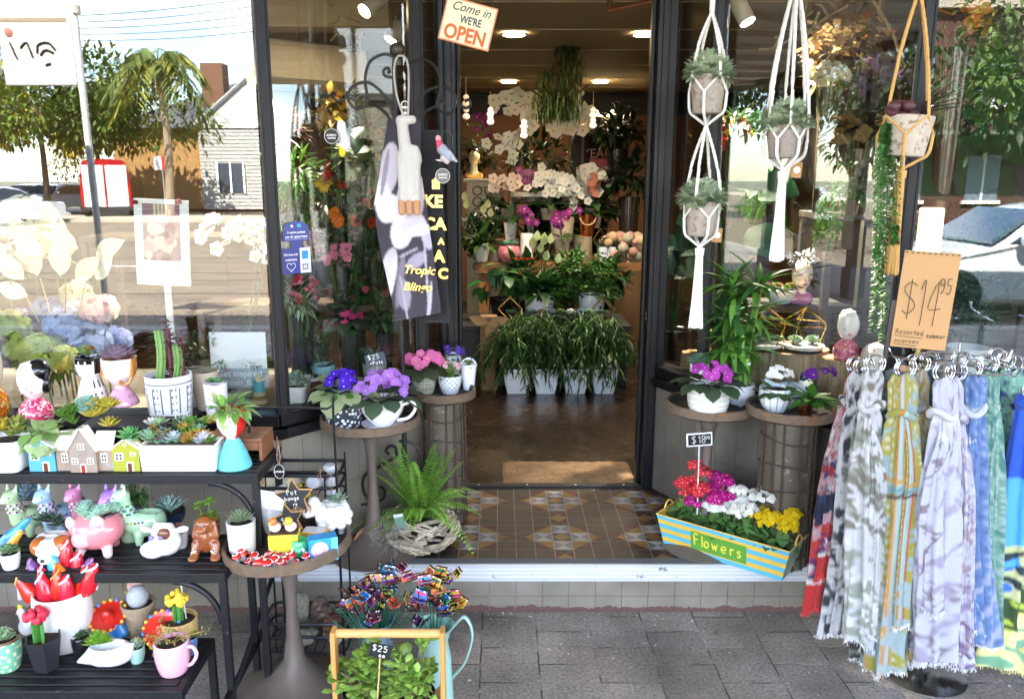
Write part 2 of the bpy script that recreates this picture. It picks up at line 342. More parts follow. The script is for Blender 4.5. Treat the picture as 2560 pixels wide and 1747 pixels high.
def mat(kind,rough=.6,metal=0.0,ns=30,na=.12,bump=0.0,bs=None,trans=0.0,coat=0.0,stretch=(1,1,1),spec=.5,sheen=0.0,dirt=None):
 if kind in MATS:return MATS[kind]
 N=NT(kind);a=N.n('Attribute', attribute_name='Col');v=N.co(stretch);nz=N.noise(ns,v)
 k=N.math('ADD', N.math('MULTIPLY', nz,na*2),1-na);col=N.mix(1.0,a.outputs[0],k,'MULTIPLY')
 if dirt:
  g=N.noise(dirt[1],N.co(),6,.65);f=N.ramp(g,[(dirt[2],(0,0,0)),(dirt[2]+.06,(1,1,1))]);col=N.mix(f,col,dirt[0])
 N.l(col,N.b.inputs['Base Color']);N.b.inputs['Metallic'].default_value=metal;N.b.inputs['Specular IOR Level'].default_value=spec
 N.l(N.math('ADD', N.math('MULTIPLY', nz,.2),rough-.1),N.b.inputs['Roughness'])
 if coat:N.b.inputs['Coat Weight'].default_value=coat;N.b.inputs['Coat Roughness'].default_value=.08
 if sheen:N.b.inputs['Sheen Weight'].default_value=sheen
 if bump:N.bump(N.noise(bs or ns*2,v,5),bump,.004)
 if trans:
  t=N.n('BsdfTranslucent');N.l(col,t.inputs[0]);m=N.n('MixShader');m.inputs[0].default_value=trans
  N.l(N.b.outputs[0],m.inputs[1]);N.l(t.outputs[0],m.inputs[2]);N.l(m.outputs[0],N.o.inputs[0])
 MATS[kind]=N.m;return N.m
MATTE=mat('matte_paint', .75,ns=25,bump=.15);SATIN=mat('satin', .42,ns=20);CERAM=mat('glazed_ceramic', .16,ns=8,na=.05,coat=.5);CLAY=mat('fired_clay', .7,ns=40,na=.15,bump=.3)
LEAFM=mat('leaf', .42,ns=25,na=.22,trans=.22,spec=.4);WAXY=mat('waxy_leaf', .5,ns=40,na=.12,trans=.08);PETAL=mat('petal', .6,ns=30,na=.08,trans=.3,spec=.2)
IRON=mat('wrought_iron', .5,.3,ns=60,na=.3,bump=.35,dirt=('#6a6660', 45,.66));WIRE=mat('black_wire', .35,.2,ns=60,na=.2)
CHROME=mat('chrome', .15,1.0,ns=5,na=.03);GOLD=mat('brass', .28,1.0,ns=9,na=.1);ALU=mat('brushed_metal', .45,.2,ns=30,na=.12,stretch=(.3,4,4),dirt=('#7c7a78', 24,.63))
FABRIC=mat('woven_cloth', .9,ns=300,na=.18,bump=.3,bs=500,sheen=.3);ROPE=mat('cotton_rope', .9,ns=150,na=.25,bump=.8,bs=260,sheen=.2)
WOOD=mat('wood', .6,ns=18,na=.35,bump=.25,bs=40,stretch=(1,1,.12));WOODX=mat('wood_grain_across', .6,ns=18,na=.35,bump=.25,bs=40,stretch=(.12,1,1))
BARK=mat('bark', .9,ns=45,na=.85,bump=1.0,bs=45,stretch=(1,1,.12));SOIL=mat('potting_soil', .95,ns=120,na=.8,bump=1.0,bs=160)
RUST=mat('weathered_tray', .8,ns=40,na=.55,bump=.8,bs=60,dirt=('#8a5a30', 22,.6));STONE=mat('stone_pot', .85,ns=55,na=.3,bump=.6,bs=90,dirt=('#8a7560', 38,.57))
PAPER=mat('paper', .8,ns=8,na=.04);CHALK=mat('chalkboard', .75,ns=12,na=.35);PLASTIC=mat('plastic', .3,ns=10,na=.05);WICKER=mat('wicker', .8,ns=120,na=.5,bump=.9,bs=120)
BPAINT=mat('black_gloss_paint', .42,ns=12,na=.3,spec=.35,bump=.25,bs=30,stretch=(1,1,.3),dirt=('#a8a49a', 26,.72));DRIFT=mat('driftwood', .85,ns=60,na=.4,bump=.5,stretch=(1,1,1))
CARP=mat('car_paint', .12,.25,ns=2,na=.02,coat=.6);BRICKM=mat('plain_masonry', .9,ns=9,na=.25,bump=.4);LEAFS=mat('street_foliage', .6,ns=2.5,na=.45,trans=.3)
def emit(name,c,st):
 N=NT(name);e=N.n('Emission');e.inputs[0].default_value=(*H(c),1);e.inputs[1].default_value=st;N.l(e.outputs[0],N.o.inputs[0]);return N.m
def glass(name,f0,tint='#ffffff', rough=0.0):
 N=NT(name);t=N.n('BsdfTransparent');t.inputs[0].default_value=(*H(tint),1);g=N.n('BsdfGlossy');g.inputs['Roughness'].default_value=rough
 lw=N.n('LayerWeight');lw.inputs[0].default_value=.3;f=N.math('ADD', N.math('MULTIPLY', lw.outputs['Fresnel'],.7*(1-f0)),f0*.9)
 m=N.n('MixShader');N.l(f,m.inputs[0]);N.l(t.outputs[0],m.inputs[1]);N.l(g.outputs[0],m.inputs[2]);N.l(m.outputs[0],N.o.inputs[0]);return N.m
WINGLASS=glass('window_glass', .10,'#fafcfa');SIDEGLASS=glass('side_glass', .03,'#fafcfa');SPLAYGLASS=glass('splay_glass', .055,'#fafcfa');VASEGLASS=glass('clear_glass', .03,'#e8f2ee')
def paving():
 N=NT('concrete_pavers');v=N.co((1,1,1));q=N.n('TexCoord');mp=N.n('Mapping');mp.inputs['Rotation'].default_value=(0,0,pi/2);mp.inputs['Location'].default_value=(.02,.06,0);N.l(q.outputs['Object'],mp.inputs[0])
 b=N.n('TexBrick', offset=.5,i_Scale=1.0);b.inputs['Brick Width'].default_value=.205;b.inputs['Row Height'].default_value=.203;b.inputs['Mortar Size'].default_value=.0032;b.inputs['Mortar Smooth'].default_value=.25;b.inputs['Bias'].default_value=0
 wob=N.n('TexNoise', i_Scale=6,i_Detail=5);N.l(mp.outputs[0],wob.inputs[0]);ad=N.n('VectorMath', operation='MULTIPLY_ADD');N.l(wob.outputs[1],ad.inputs[0]);ad.inputs[1].default_value=(.012,.012,0);N.l(mp.outputs[0],ad.inputs[2]);N.l(ad.outputs[0],b.inputs[0])
 b.inputs['Color1'].default_value=(*H('#cdc1b5'),1);b.inputs['Color2'].default_value=(*H('#aca197'),1);gn=N.noise(7,v);
 mort=N.ramp(gn,[(.42,'#5e5852'),(.58,'#c5beb4')]);N.l(mort,b.inputs['Mortar'])
 n1=N.noise(3.0,v,6);n2=N.noise(90,v,3,.7);c=N.mix(1,b.outputs[0],N.ramp(n1,[(.25,'#9a9a9c'),(.7,'#ffffff')]),'MULTIPLY');c=N.mix(1,c,N.ramp(n2,[(.3,'#a8a4a2'),(.7,'#ffffff')]),'MULTIPLY')
 st=N.ramp(N.noise(14,v,2),[(.70,(0,0,0)),(.76,(1,1,1))]);c=N.mix(N.math('MULTIPLY', st,.45),c,'#2c2826')
 vo=N.n('TexVoronoi', i_Scale=55);N.l(v,vo.inputs[0]);sp=N.math('MULTIPLY', N.math('LESS_THAN', vo.outputs[0],.12),N.math('GREATER_THAN', N.noise(9,v),.6));c=N.mix(sp,c,'#d8d2c8')
 N.l(c,N.b.inputs['Base Color']);N.rgh(.8);h=N.math('ADD', N.math('MULTIPLY', b.outputs['Fac'],-1.0),N.math('MULTIPLY', n2,.35));N.bump(h,.5,.006);return N.m
def terrazzo():
 N=NT('polished_floor');v=N.co();c=N.ramp(N.noise(5,v,8,.7),[(.3,'#19130e'),(.5,'#281e16'),(.7,'#34291f')]);vo=N.n('TexVoronoi', i_Scale=70);N.l(v,vo.inputs[0])
 c=N.mix(N.math('LESS_THAN', vo.outputs[0],.28),c,'#1c1611');v2=N.n('TexVoronoi', i_Scale=33);N.l(v,v2.inputs[0]);c=N.mix(N.math('LESS_THAN', v2.outputs[0],.1),c,'#94866c')
 N.l(c,N.b.inputs['Base Color']);N.l(N.math('ADD', N.math('MULTIPLY', N.noise(12,v),.2),.16),N.b.inputs['Roughness']);N.bump(N.noise(60,v),.05,.002);return N.m
def tiled_wall():
 N=NT('painted_wall_tiles');a=N.n('Attribute', attribute_name='Col');v=N.co();n=N.noise(4,v,6);c=N.mix(1,a.outputs[0],N.ramp(n,[(.3,'#c4c0ba'),(.7,'#ffffff')]),'MULTIPLY')
 c=N.mix(N.ramp(N.noise(30,v,5,.7),[(.68,(0,0,0)),(.74,(.7,.7,.7))]),c,'#4c4640')
 s=N.n('SeparateXYZ');N.l(N.co(),s.inputs[0]);low=N.math('LESS_THAN', s.outputs[2],N.math('ADD', N.math('MULTIPLY', N.noise(16,v,4,.7),.07),-.012));c=N.mix(low,c,'#5d4340')
 N.l(c,N.b.inputs['Base Color']);N.rgh(.55);N.bump(N.noise(25,v),.12,.004);return N.m
def roadm():
 N=NT('asphalt');v=N.co();c=N.ramp(N.noise(1.2,v,8,.7),[(.3,'#7a6c5a'),(.7,'#9c8c74')]);c=N.mix(1,c,N.ramp(N.noise(40,v),[(.3,'#9a9a9a'),(.7,'#ffffff')]),'MULTIPLY');N.l(c,N.b.inputs['Base Color']);N.rgh(.85);N.bump(N.noise(80,v),.3,.01);return N.m
def coir():
 N=NT('coir_mat');v=N.co();c=N.ramp(N.noise(160,v,4,.7),[(.3,'#7c6246'),(.5,'#a88a66'),(.72,'#d0b28a')]);c=N.mix(1,c,N.ramp(N.noise(9,v),[(.3,'#b8b0a8'),(.7,'#ffffff')]),'MULTIPLY');N.l(c,N.b.inputs['Base Color']);N.rgh(.95);N.bump(N.noise(220,v,3),1.0,.01);return N.m
PAVM,FLOORM,WALLM,ROADM,COIRM=paving(),terrazzo(),tiled_wall(),roadm(),coir()
# ---------------------------------------------------------------- camera, sky, sun
cam=bpy.data.cameras.new('camera');co_=bpy.data.objects.new('camera', cam);COL.objects.link(co_);SC.camera=co_
cam.sensor_width=36;cam.lens=FPX/2560*36;cam.shift_x=(1280-PX0)/2560;cam.clip_end=2000;cam.clip_start=.05
co_.location=(0,0,EYE);co_.rotation_euler=(pi/2-PITCH,0,0)
W=bpy.data.worlds.new('World');SC.world=W;W.use_nodes=True;wt=W.node_tree;bg=wt.nodes['Background']
sky=wt.nodes.new('ShaderNodeTexSky');sky.sky_type='NISHITA'; sky.sun_disc=False;SUN_EL=radians(50)
sdir=Vector((-.25,1.0,0)).normalized();sdir=Vector((sdir.x*cos(SUN_EL),sdir.y*cos(SUN_EL),sin(SUN_EL)))
sky.sun_elevation=SUN_EL;sky.sun_rotation=math.atan2(sdir.x,sdir.y);sky.air_density=1.0;sky.dust_density=.4;sky.ozone_density=2.5
tc=wt.nodes.new('ShaderNodeTexCoord');mp=wt.nodes.new('ShaderNodeMapping');mp.inputs['Scale'].default_value=(1,1,2.6);wt.links.new(tc.outputs['Generated'],mp.inputs[0])
cn=wt.nodes.new('ShaderNodeTexNoise');cn.inputs['Scale'].default_value=2.6;cn.inputs['Detail'].default_value=7;wt.links.new(mp.outputs[0],cn.inputs[0])
cr=wt.nodes.new('ShaderNodeValToRGB');cr.color_ramp.elements[0].position=.5;cr.color_ramp.elements[1].position=.68;wt.links.new(cn.outputs[0],cr.inputs[0])
cm=wt.nodes.new('ShaderNodeMix');cm.data_type='RGBA'; wt.links.new(cr.outputs[0],cm.inputs[0]);wt.links.new(sky.outputs[0],cm.inputs[6]);cm.inputs[7].default_value=(10,10,10.3,1)
wt.links.new(cm.outputs[2],bg.inputs[0]);bg.inputs[1].default_value=.13
sl=bpy.data.lights.new('sun', 'SUN');sl.energy=4.2;sl.angle=radians(.5);sl.color=(1,.95,.86);so=bpy.data.objects.new('sun', sl);COL.objects.link(so);so.rotation_euler=sdir.to_track_quat('Z', 'Y').to_euler()
SC.view_settings.view_transform='Standard'; SC.view_settings.look='None'; SC.view_settings.exposure=3.9;SC.view_settings.gamma=1
SC.cycles.use_denoising=True;SC.cycles.max_bounces=8;SC.cycles.diffuse_bounces=4;SC.cycles.glossy_bounces=3;SC.cycles.transmission_bounces=4;SC.cycles.transparent_max_bounces=12
SC.cycles.sample_clamp_indirect=6;SC.cycles.caustics_reflective=False;SC.cycles.caustics_refractive=False
# ---------------------------------------------------------------- ground, pavement, step
def slab(name,x0,y0,z0,x1,y1,z1,m,c='#888888', lab=None):mb=MB();box(mb,(x0,y0,z0),(x1,y1,z1),c);return struct(name,mb,m,0,lab)
slab('ground', -400,-400,-.5,400,400,-.16,MATTE,'#6a6650')
slab('road', -120,-27,-.159,120,-3.25,-.11,ROADM)
slab('kerb', -120,-3.248,-.159,120,-3.0,.004,CLAY,'#9a938a')
slab('pavement', -120,-2.998,-.159,120,2.86,0,PAVM)
slab('far_footpath', -120,-31,-.159,120,-27.02,.0,CLAY,'#a89c88')
CL,SL,JL=(-.81,2.83),(-.335,3.35),(-.21,3.65);CR,SR,JR=(1.425,2.83),(.86,3.35),(.70,3.65)
mb=MB();box(mb,(-.86,2.838,0),(1.47,3.64,.19),'#a39c92');STEP=struct('entrance_step', mb,MATTE)
mb=MB()
for k in range(23):
 for r in range(2):
  x0=-.86+k*.1025;box(mb,(x0+.0006,2.83,r*.068+.001),(x0+.1016,2.8375,r*.068+.0672),jit('#8d877c', 1,.04,.01)[0])
part('riser_tiles', mb,WALLM,STEP,0)
mb=MB();box(mb,(-.87,2.822,.134),(1.48,2.832,.2025),'#c9ccd4')
for z in (.15,.166,.182):box(mb,(-.87,2.8195,z),(1.48,2.8225,z+.007),'#dfe2e8')
part('metal_nosing', mb,ALU,STEP,0)
mb=MB();box(mb,(-.87,2.8325,.1902),(1.48,2.879,.2005),'#2b2a2a')
for k in range(5):box(mb,(-.87,2.836+k*.009,.2006),(1.48,2.8395+k*.009,.2032),'#5a5a5a')
part('ribbed_tread', mb,MATTE,STEP,0)
mb=MB();tw=.0762;g=.0015;cols={'b': '#332b26', 'r': '#3a1716', 'y': '#70552a', 'g': '#606269', 'w': '#8e8e8c', 'k': '#2c2d32', 'n': '#42382f'}
box(mb,(-.86,2.8795,.191),(1.47,3.62,.1985),'#8a8682')
TX=-.162;TYE=2.8805
def tri(mb,P,c):v=[(x,y,.1998) for x,y in P];mb.add(v,[list(range(len(v)))],jit(cols[c],1,.16)[0])
def tile(cx,cy,kind):
 x0,x1,y0,y1=cx-tw/2+g,cx+tw/2-g,cy-tw/2+g,cy+tw/2-g;q=.0009
 if len(kind) ==1:tri(mb,[(x0,y0),(x1,y0),(x1,y1),(x0,y1)],kind)
 elif kind[0] =='X':
  tri(mb,[(x0+q,y0),(x1-q,y0),(cx,cy-q)],kind[1]);tri(mb,[(x1,y0+q),(x1,y1-q),(cx+q,cy)],kind[2]);tri(mb,[(x1-q,y1),(x0+q,y1),(cx,cy+q)],kind[3]);tri(mb,[(x0,y1-q),(x0,y0+q),(cx-q,cy)],kind[4])
 elif kind[0] =='D':
  tri(mb,[(cx,y0+q),(x1-q,cy),(cx,y1-q),(x0+q,cy)],kind[1])
  for a,b in ((x0,y0),(x1,y0),(x1,y1),(x0,y1)):tri(mb,[(a,b),(a if a ==x0 else a,cy+(q if b ==y1 else -q)),(cx+(q if a ==x1 else -q),b)][::1 if (a ==x0) !=(b ==y0) else -1],kind[2])
 else:
  a,b=kind[1],kind[2]
  if kind[0] =='/': tri(mb,[(x0+q,y0),(x1,y0),(x1,y1-q)],a);tri(mb,[(x0,y0+q),(x1-q,y1),(x0,y1)],b)
  else:tri(mb,[(x0,y0),(x1-q,y0),(x0,y1-q)],a);tri(mb,[(x1,y0+q),(x1,y1),(x0+q,y1)],b)
for j in range(10):
 for i in range(-10,23):
  cx,cy=TX+tw*(i+.5),TYE+tw*(j+.5)
  if cx-tw/2<-.86 or cx+tw/2>1.47:continue
  a=min(i%5,5-i%5) if i%5 else 0;b=min((j-2)%5,5-(j-2)%5);sx_,sy_=(i%5) in (1,2),((j-2)%5) in (1,2)
  if a ==0 and b ==0:k='Dyk'
  elif a ==0 and b ==1:k='Xwgwg' if (j%5) ==1 else 'Xwgwg'
  elif b ==0 and a ==1:k='Xwgwg'
  elif a ==0:k='Xrryr' if sy_ else 'Xyrrr'; k=('Xbryr' if sy_ else 'Xyrbr')
  elif b ==0:k='Xryrb' if not sx_ else 'Xrbry'
  elif a ==1 and b ==1:k=('\\' if sx_ ==sy_ else '/')+('yr' if sy_ else 'ry')
  else:k='b'
  tile(cx,cy,k)
part('geometric_tiles', mb,mat('encaustic_tile', .45,ns=45,na=.28,bump=.05,spec=.3),STEP,0)
mb=MB();box(mb,(-.27,3.60,.199),(.77,3.64,.212),'#1b1a1a')
for k in range(4):sphere(mb,(-.1+k*.232,3.615,.213),(.006,.006,.002),'#b8b8b4', 8)
part('door_threshold', mb,MATTE,STEP,0)
slab('shop_floor', -4.2,3.642,0,3.8,9.6,.2,FLOORM)
p0,p1=PZ(1258,1227,.2),PZ(1610,1160,.2)
mb=MB();n=40;xs=np.linspace(.015,.665,n);P=[]
for j,y in enumerate(np.linspace(3.66,3.955,12)):P.append(np.c_[xs,np.full(n,y)+RS.normal(0,.0012,n),np.full(n,.2155)+RS.normal(0,.0012,n)])
P=np.array(P);P[0,:,2]=P[-1,:,2]=.2015;P[:,0,2]=P[:,-1,2]=.2015;sheet(mb,P,'#a08058');solo('doormat', mb,COIRM,'brown coir doormat lying just inside the open doorway', 'doormat', smooth=180)
# ---------------------------------------------------------------- the shop building
SHOP=thing('florist_shop', 'black timber florist shopfront with splayed windows and open doorway', 'shop', (0,2.83,0))
OFF=Matrix.Translation((0,-2.83,0))
def sp(name,mb,m,parent=None,smooth=0,bev=0):mb.xf(OFF);return part(name,mb,m,parent or SHOP,smooth,bev)
def wallbox(mb,A,B,z0,z1,o0,o1,c,ea=0.0,eb=0.0):
 A,B=np.array(A,float),np.array(B,float);t=(B-A)/np.linalg.norm(B-A);n=np.array((t[1],-t[0]));A=A-t*ea;B=B+t*eb
 q=[A+n*o1,B+n*o1,B+n*o0,A+n*o0];v=[(*p,z) for z in (z0,z1) for p in q];mb.add(v,BOXF,c)
def tilewall(A,B,z0,z1,tw_,th,c):
 mb=MB();wallbox(mb,A,B,z0,z1,-.1,-.004,'#7d776c');A,B=np.array(A,float),np.array(B,float);L=np.linalg.norm(B-A);t=(B-A)/L;n=max(1,round(L/tw_));m=max(1,round((z1-z0)/th))
 for i in range(n):
  for j in range(m):
   wallbox(mb,A+t*(L*i/n+.0007),A+t*(L*(i+1)/n-.0007),z0+(z1-z0)*j/m+.0006,z0+(z1-z0)*(j+1)/m-.0006,-.0038,0,jit(c,1,.04,.008)[0])
 return mb
sp('stallboard', tilewall((-4,2.832),(-.812,2.832),0,.705,.1,.155,'#8a847a'),WALLM)
sp('stallboard', tilewall((-.81,2.84),SL,.201,.705,.09,.26,'#8f897d'),WALLM)
sp('stallboard', tilewall(SL,(-.23,3.62),.201,.705,.09,.26,'#9a9488'),WALLM)
sp('stallboard', tilewall((1.427,2.832),(4,2.832),0,.705,.1,.155,'#6f6a62'),WALLM)  # right-hand stallboards: darker tile colour with their shade put into it
sp('stallboard', tilewall(SR,(1.425,2.84),.201,.705,.1,.26,'#6f6a62'),WALLM)
sp('stallboard', tilewall((.72,3.62),SR,.201,.705,.1,.26,'#6f6a62'),WALLM)
BK='#0d0d0f'
def sill(A,B,ea=0,eb=0):
 mb=MB();wallbox(mb,A,B,.715,.75,-.12,.035,BK,ea,eb);wallbox(mb,A,B,.751,.80,-.09,.012,BK,0,0);wallbox(mb,A,B,.7052,.7145,-.1,.02,BK,ea*.5,eb*.5);return mb
def window(A,B,g,z1=2.75,ea=.0,eb=.0,ins=.025):
 w=sp('window', sill(A,B,ea,eb),BPAINT,None,0,.004);mb=MB();wallbox(mb,A,B,.8,z1,-.04,-.034,'#ffffff', -ins,-ins);sp('glass_pane', mb,g,w);return w
window((-4,2.83),CL,WINGLASS,eb=.03);window(CL,SL,SIDEGLASS,ea=.01,eb=.02);window(SL,JL,SIDEGLASS);window(JR,SR,SIDEGLASS);window(SR,CR,SPLAYGLASS,ea=.02,eb=.01);window(CR,(4,2.83),WINGLASS,ea=.03)
def post(p,w,d,z0=.8,z1=2.8,ang=0,c=BK,col2=None):
 mb=MB();cbox(mb,(0,0,(z0+z1)/2),(w,d,z1-z0),c);cbox(mb,(0,-d/2-.004,(z0+z1)/2),(w*.55,.0079,z1-z0-.02),c);cbox(mb,(w*.36,-d/2-.002,(z0+z1)/2),(w*.1,.0035,z1-z0-.01),c)
 mb.xf(XF((*p,0),ang));return sp('post', mb,BPAINT,None,0,.003)
post((-.80,2.85),.045,.06,ang=.35);post(SL,.055,.06,ang=.25);post((1.435,2.85),.05,.06,ang=-.4);post((.872,3.35),.05,.06,ang=-.3)
for s,x in ((-1,-.215),(1,.70)):
 mb=MB();cbox(mb,(x,3.66,1.5),(.05,.13,2.6),BK);cbox(mb,(x-s*.034,3.685,1.5),(.016,.05,2.59),BK);cbox(mb,(x+s*.005,3.588,1.5),(.026,.0125,2.6),BK);cbox(mb,(x+s*.043,3.65,1.5),(.0335,.07,2.6),BK)
 for k in range(2 if s>0 else 0):sphere(mb,(x-s*.027,3.63,1.02+k*.02),(.005,.012,.014),'#4a4038', 8)
 sp('door_jamb', mb,BPAINT,None,0,.003)
mb=MB();box(mb,(-.3,3.6,2.55),(.8,3.72,3.2),BK);wallbox(mb,(-9,2.83),CL,2.76,3.3,-.1,.02,BK);wallbox(mb,CR,(9,2.83),2.76,3.3,-.1,.02,BK)
box(mb,(-.9,2.72,2.62+.15),(1.5,2.9,3.3),BK)
for a,b in ((CL,SL),(SL,JL),(JR,SR),(SR,CR)):wallbox(mb,a,b,2.76,3.3,-.1,.01,BK)
sp('fascia', mb,BPAINT)
mb=MB();box(mb,(-12,2.84,3.3),(12,3.1,6.2),'#a08c78');box(mb,(-12,2.84,0),(-4,3.1,3.3),'#a08c78');box(mb,(4.0,2.84,0),(12,3.1,3.3),'#8c7c6c');sp('upper_wall', mb,BRICKM)
mb=MB();box(mb,(-12,3.1,3.3),(12,10,3.4),'#8a8a88');sp('roof', mb,MATTE)
mb=MB();box(mb,(-12,-1.5,3.42),(12,2.83,3.5),'#d8d4cc');box(mb,(-12,-1.6,3.3),(12,-1.5,3.6),'#4a5a50')
for k in range(25):box(mb,(-12+k,-1.5,3.34),(-11.93+k,2.83,3.42),'#cfcabf')
sp('awning', mb,MATTE)
mb=MB();box(mb,(-4.3,9.6,.2),(3.9,9.7,2.6),'#6e4526');box(mb,(-4.3,9.55,2.36),(3.9,9.599,2.6),'#15120f')
for k in range(9):box(mb,(-4.2+k*.92,9.592,.2),(-4.19+k*.92,9.5995,2.36),'#5a2f10')
box(mb,(-4.3,2.9,.2),(-4.2,9.6,2.6),'#7d6a50');box(mb,(3.8,2.9,.2),(3.9,9.6,2.6),'#5c4630');sp('interior_wall', mb,WOODX)
mb=MB();box(mb,(-4.3,3.0,2.6),(3.9,9.7,2.66),'#8d8068')
for k in range(9):box(mb,(-4.3,3.0+k*.85,2.594),(3.9,3.014+k*.85,2.6001),'#b8ab90')
box(mb,(-4.3,4.6,2.45),(-.6,4.8,2.594),'#9c8a70')
sp('ceiling', mb,MATTE)
def platform(pts,z,c):mb=MB();n=len(pts);v=[(*p,q) for q in (z-.04,z) for p in pts];mb.add(v,[list(range(n))[::-1],list(range(n,2*n))]+[[i,(i+1)%n,(i+1)%n+n,i+n] for i in range(n)],c);return mb
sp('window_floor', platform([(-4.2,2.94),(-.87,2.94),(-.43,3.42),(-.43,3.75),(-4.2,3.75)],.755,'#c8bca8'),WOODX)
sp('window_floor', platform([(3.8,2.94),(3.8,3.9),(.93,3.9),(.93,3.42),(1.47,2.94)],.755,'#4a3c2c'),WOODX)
mb=MB();box(mb,(1.75,3.88,.2),(3.8,3.92,2.45),'#2c2a22');sp('window_backing', mb,WOOD)
WARM=emit('lamp_glow', '#ffd9a0', 14.0)
def lamp(p,e,size=.1,spot=None,d=None):
 l=bpy.data.lights.new('lamp', 'SPOT');l.energy=e;l.color=(1,.87,.70);l.shadow_soft_size=size;l.spot_size=spot or 2.2;l.spot_blend=.8;o=bpy.data.objects.new('lamp', l);COL.objects.link(o);o.location=p
 o.rotation_euler=Vector(d or (0,0,-1)).to_track_quat('-Z', 'Y').to_euler()
LAMP_E=11
for k,(x,y,lab) in enumerate([(1285,86,'round ceiling downlight nearest the doorway above the orchids'),(1272,205,'round ceiling downlight left of the hanging moss chandelier'),(1502,205,'round ceiling downlight right of the hanging moss chandelier'),(1612,86,'round ceiling downlight half hidden by the door frame on the brass pipe side')]):
 p=PZ(x,y,2.592);t=thing('downlight', lab,'ceiling light', p,0,'ceiling downlights');r=.075
 mb=MB();lathe(mb,[(r+.02,0),(r+.02,-.006),(r,-.008),(r,.0)],'#d8cdb8', 24);part('rim', mb,SATIN,t);mb=MB();lathe(mb,[(.001,-.004),(r-.002,-.004)],'#ffffff', 24);part('diffuser', mb,WARM,t,0)
 lamp((p[0],p[1],p[2]-.03),LAMP_E)
for p in ((-1.9,5.2,2.55),(1.9,4.6,2.55),(2.4,7.5,2.55),(-2.2,8.2,2.55)):lamp(p,LAMP_E*.8)
def spotlight(x,y,Y,lab,d,L=.16,r=.04,e=75,a=1.9):
 p=PY(x,y,Y);t=thing('spotlight', lab,'spotlight', p,0,'track spotlights');dv=Vector(d).normalized();R=dv.to_track_quat('-Z', 'Y').to_matrix().to_4x4()
 mb=MB();lathe(mb,[(.001,L*.5),(r*.9,L*.5),(r,L*.3),(r,-L*.5),(r*.9,-L*.5)],'#d8d4cc', 20,R);tube(mb,[(0,0,L*.3),(0,.02,L*.3+.12)],.008,'#c8c4bc');part('housing', mb,SATIN,t)
 mb=MB();lathe(mb,[(.001,-L*.48),(r*.88,-L*.48)],'#ffffff', 20,R);part('bulb', mb,WARM,t,0);q=Vector(p)+dv*(L*.55);lamp(q,e,.03,a,dv)
spotlight(1852,22,4.1,'white cylinder spotlight glowing above the macrame hangers', (.35,-.35,-.8))
spotlight(935,8,4.3,'white spotlight nearest the street behind the side glass', (-.95,-1,-1.05),e=42,a=1.5)
spotlight(990,82,5.1,'square glowing spotlight behind the black stand finial', (-.5,-.3,-.9),.12,.05,25,1.3)
# ---------------------------------------------------------------- the street seen in the window glass
def PR(x,y,Yv):p=PY(x,y,Yv);p[1]=5.66-p[1];return p
def RG(x,y):p=PZ(x,y,-.1);p[1]=5.66-p[1];return p
def tree(name,lab,base,h,crown,n,cols,L=.28,lean=(0,0),r=.16,cat='tree', clumps=16):
 t=thing(name,lab,cat,base);mb=MB();top=np.array((lean[0],lean[1],h-crown[2]*.9));tube(mb,smoothline([(0,0,-.1),top*.5+np.array((.1,.05,0)),top],5),np.linspace(r,r*.55,11),'#6a5a48', 9)
 ctrs=[]
 for k in range(clumps):
  d=sph(1,.35)[0]*np.array(crown)*RS.uniform(.35,.85);c=np.array((lean[0],lean[1],h-crown[2]))+d;ctrs.append(c);tube(mb,smoothline([top*RS.uniform(.7,1),(top+c)/2+RS.normal(0,.12,3),c],3),np.linspace(r*.4,.02,7),'#65563f', 6)
 part('trunk', mb,BARK,t);mb=MB()
 for c in ctrs:bush(mb,c,np.array(crown)*RS.uniform(.28,.46),n//clumps,cols[RS.randint(len(cols))],L,LEAF,.3,.2,.2)
 part('crown', mb,LEAFS,t,0);return t
b=PR(120,545,38);tree('street_tree', 'big yellow green street tree mirrored in the left shop window', (b[0],b[1],0),8.2,(7.2,3,3.7),15000,['#96921e', '#b0a024', '#5c6c1e', '#74802a', '#c0aa2e', '#4c5e1c'],.34)
b=PR(-60,545,41);tree('street_tree', 'dark green tree at the edge of the shop window reflection', (b[0],b[1],0),7.6,(4.2,3,3.2),6000,['#4c5a20', '#3c4a1c', '#5c6a26'],.3)
b=PR(255,545,46);tree('street_tree', 'golden leafed tree behind the sign pole in the reflection', (b[0],b[1],0),7.4,(3.2,2,3.2),6000,['#b8a024', '#a09024', '#7a7a22'],.26)
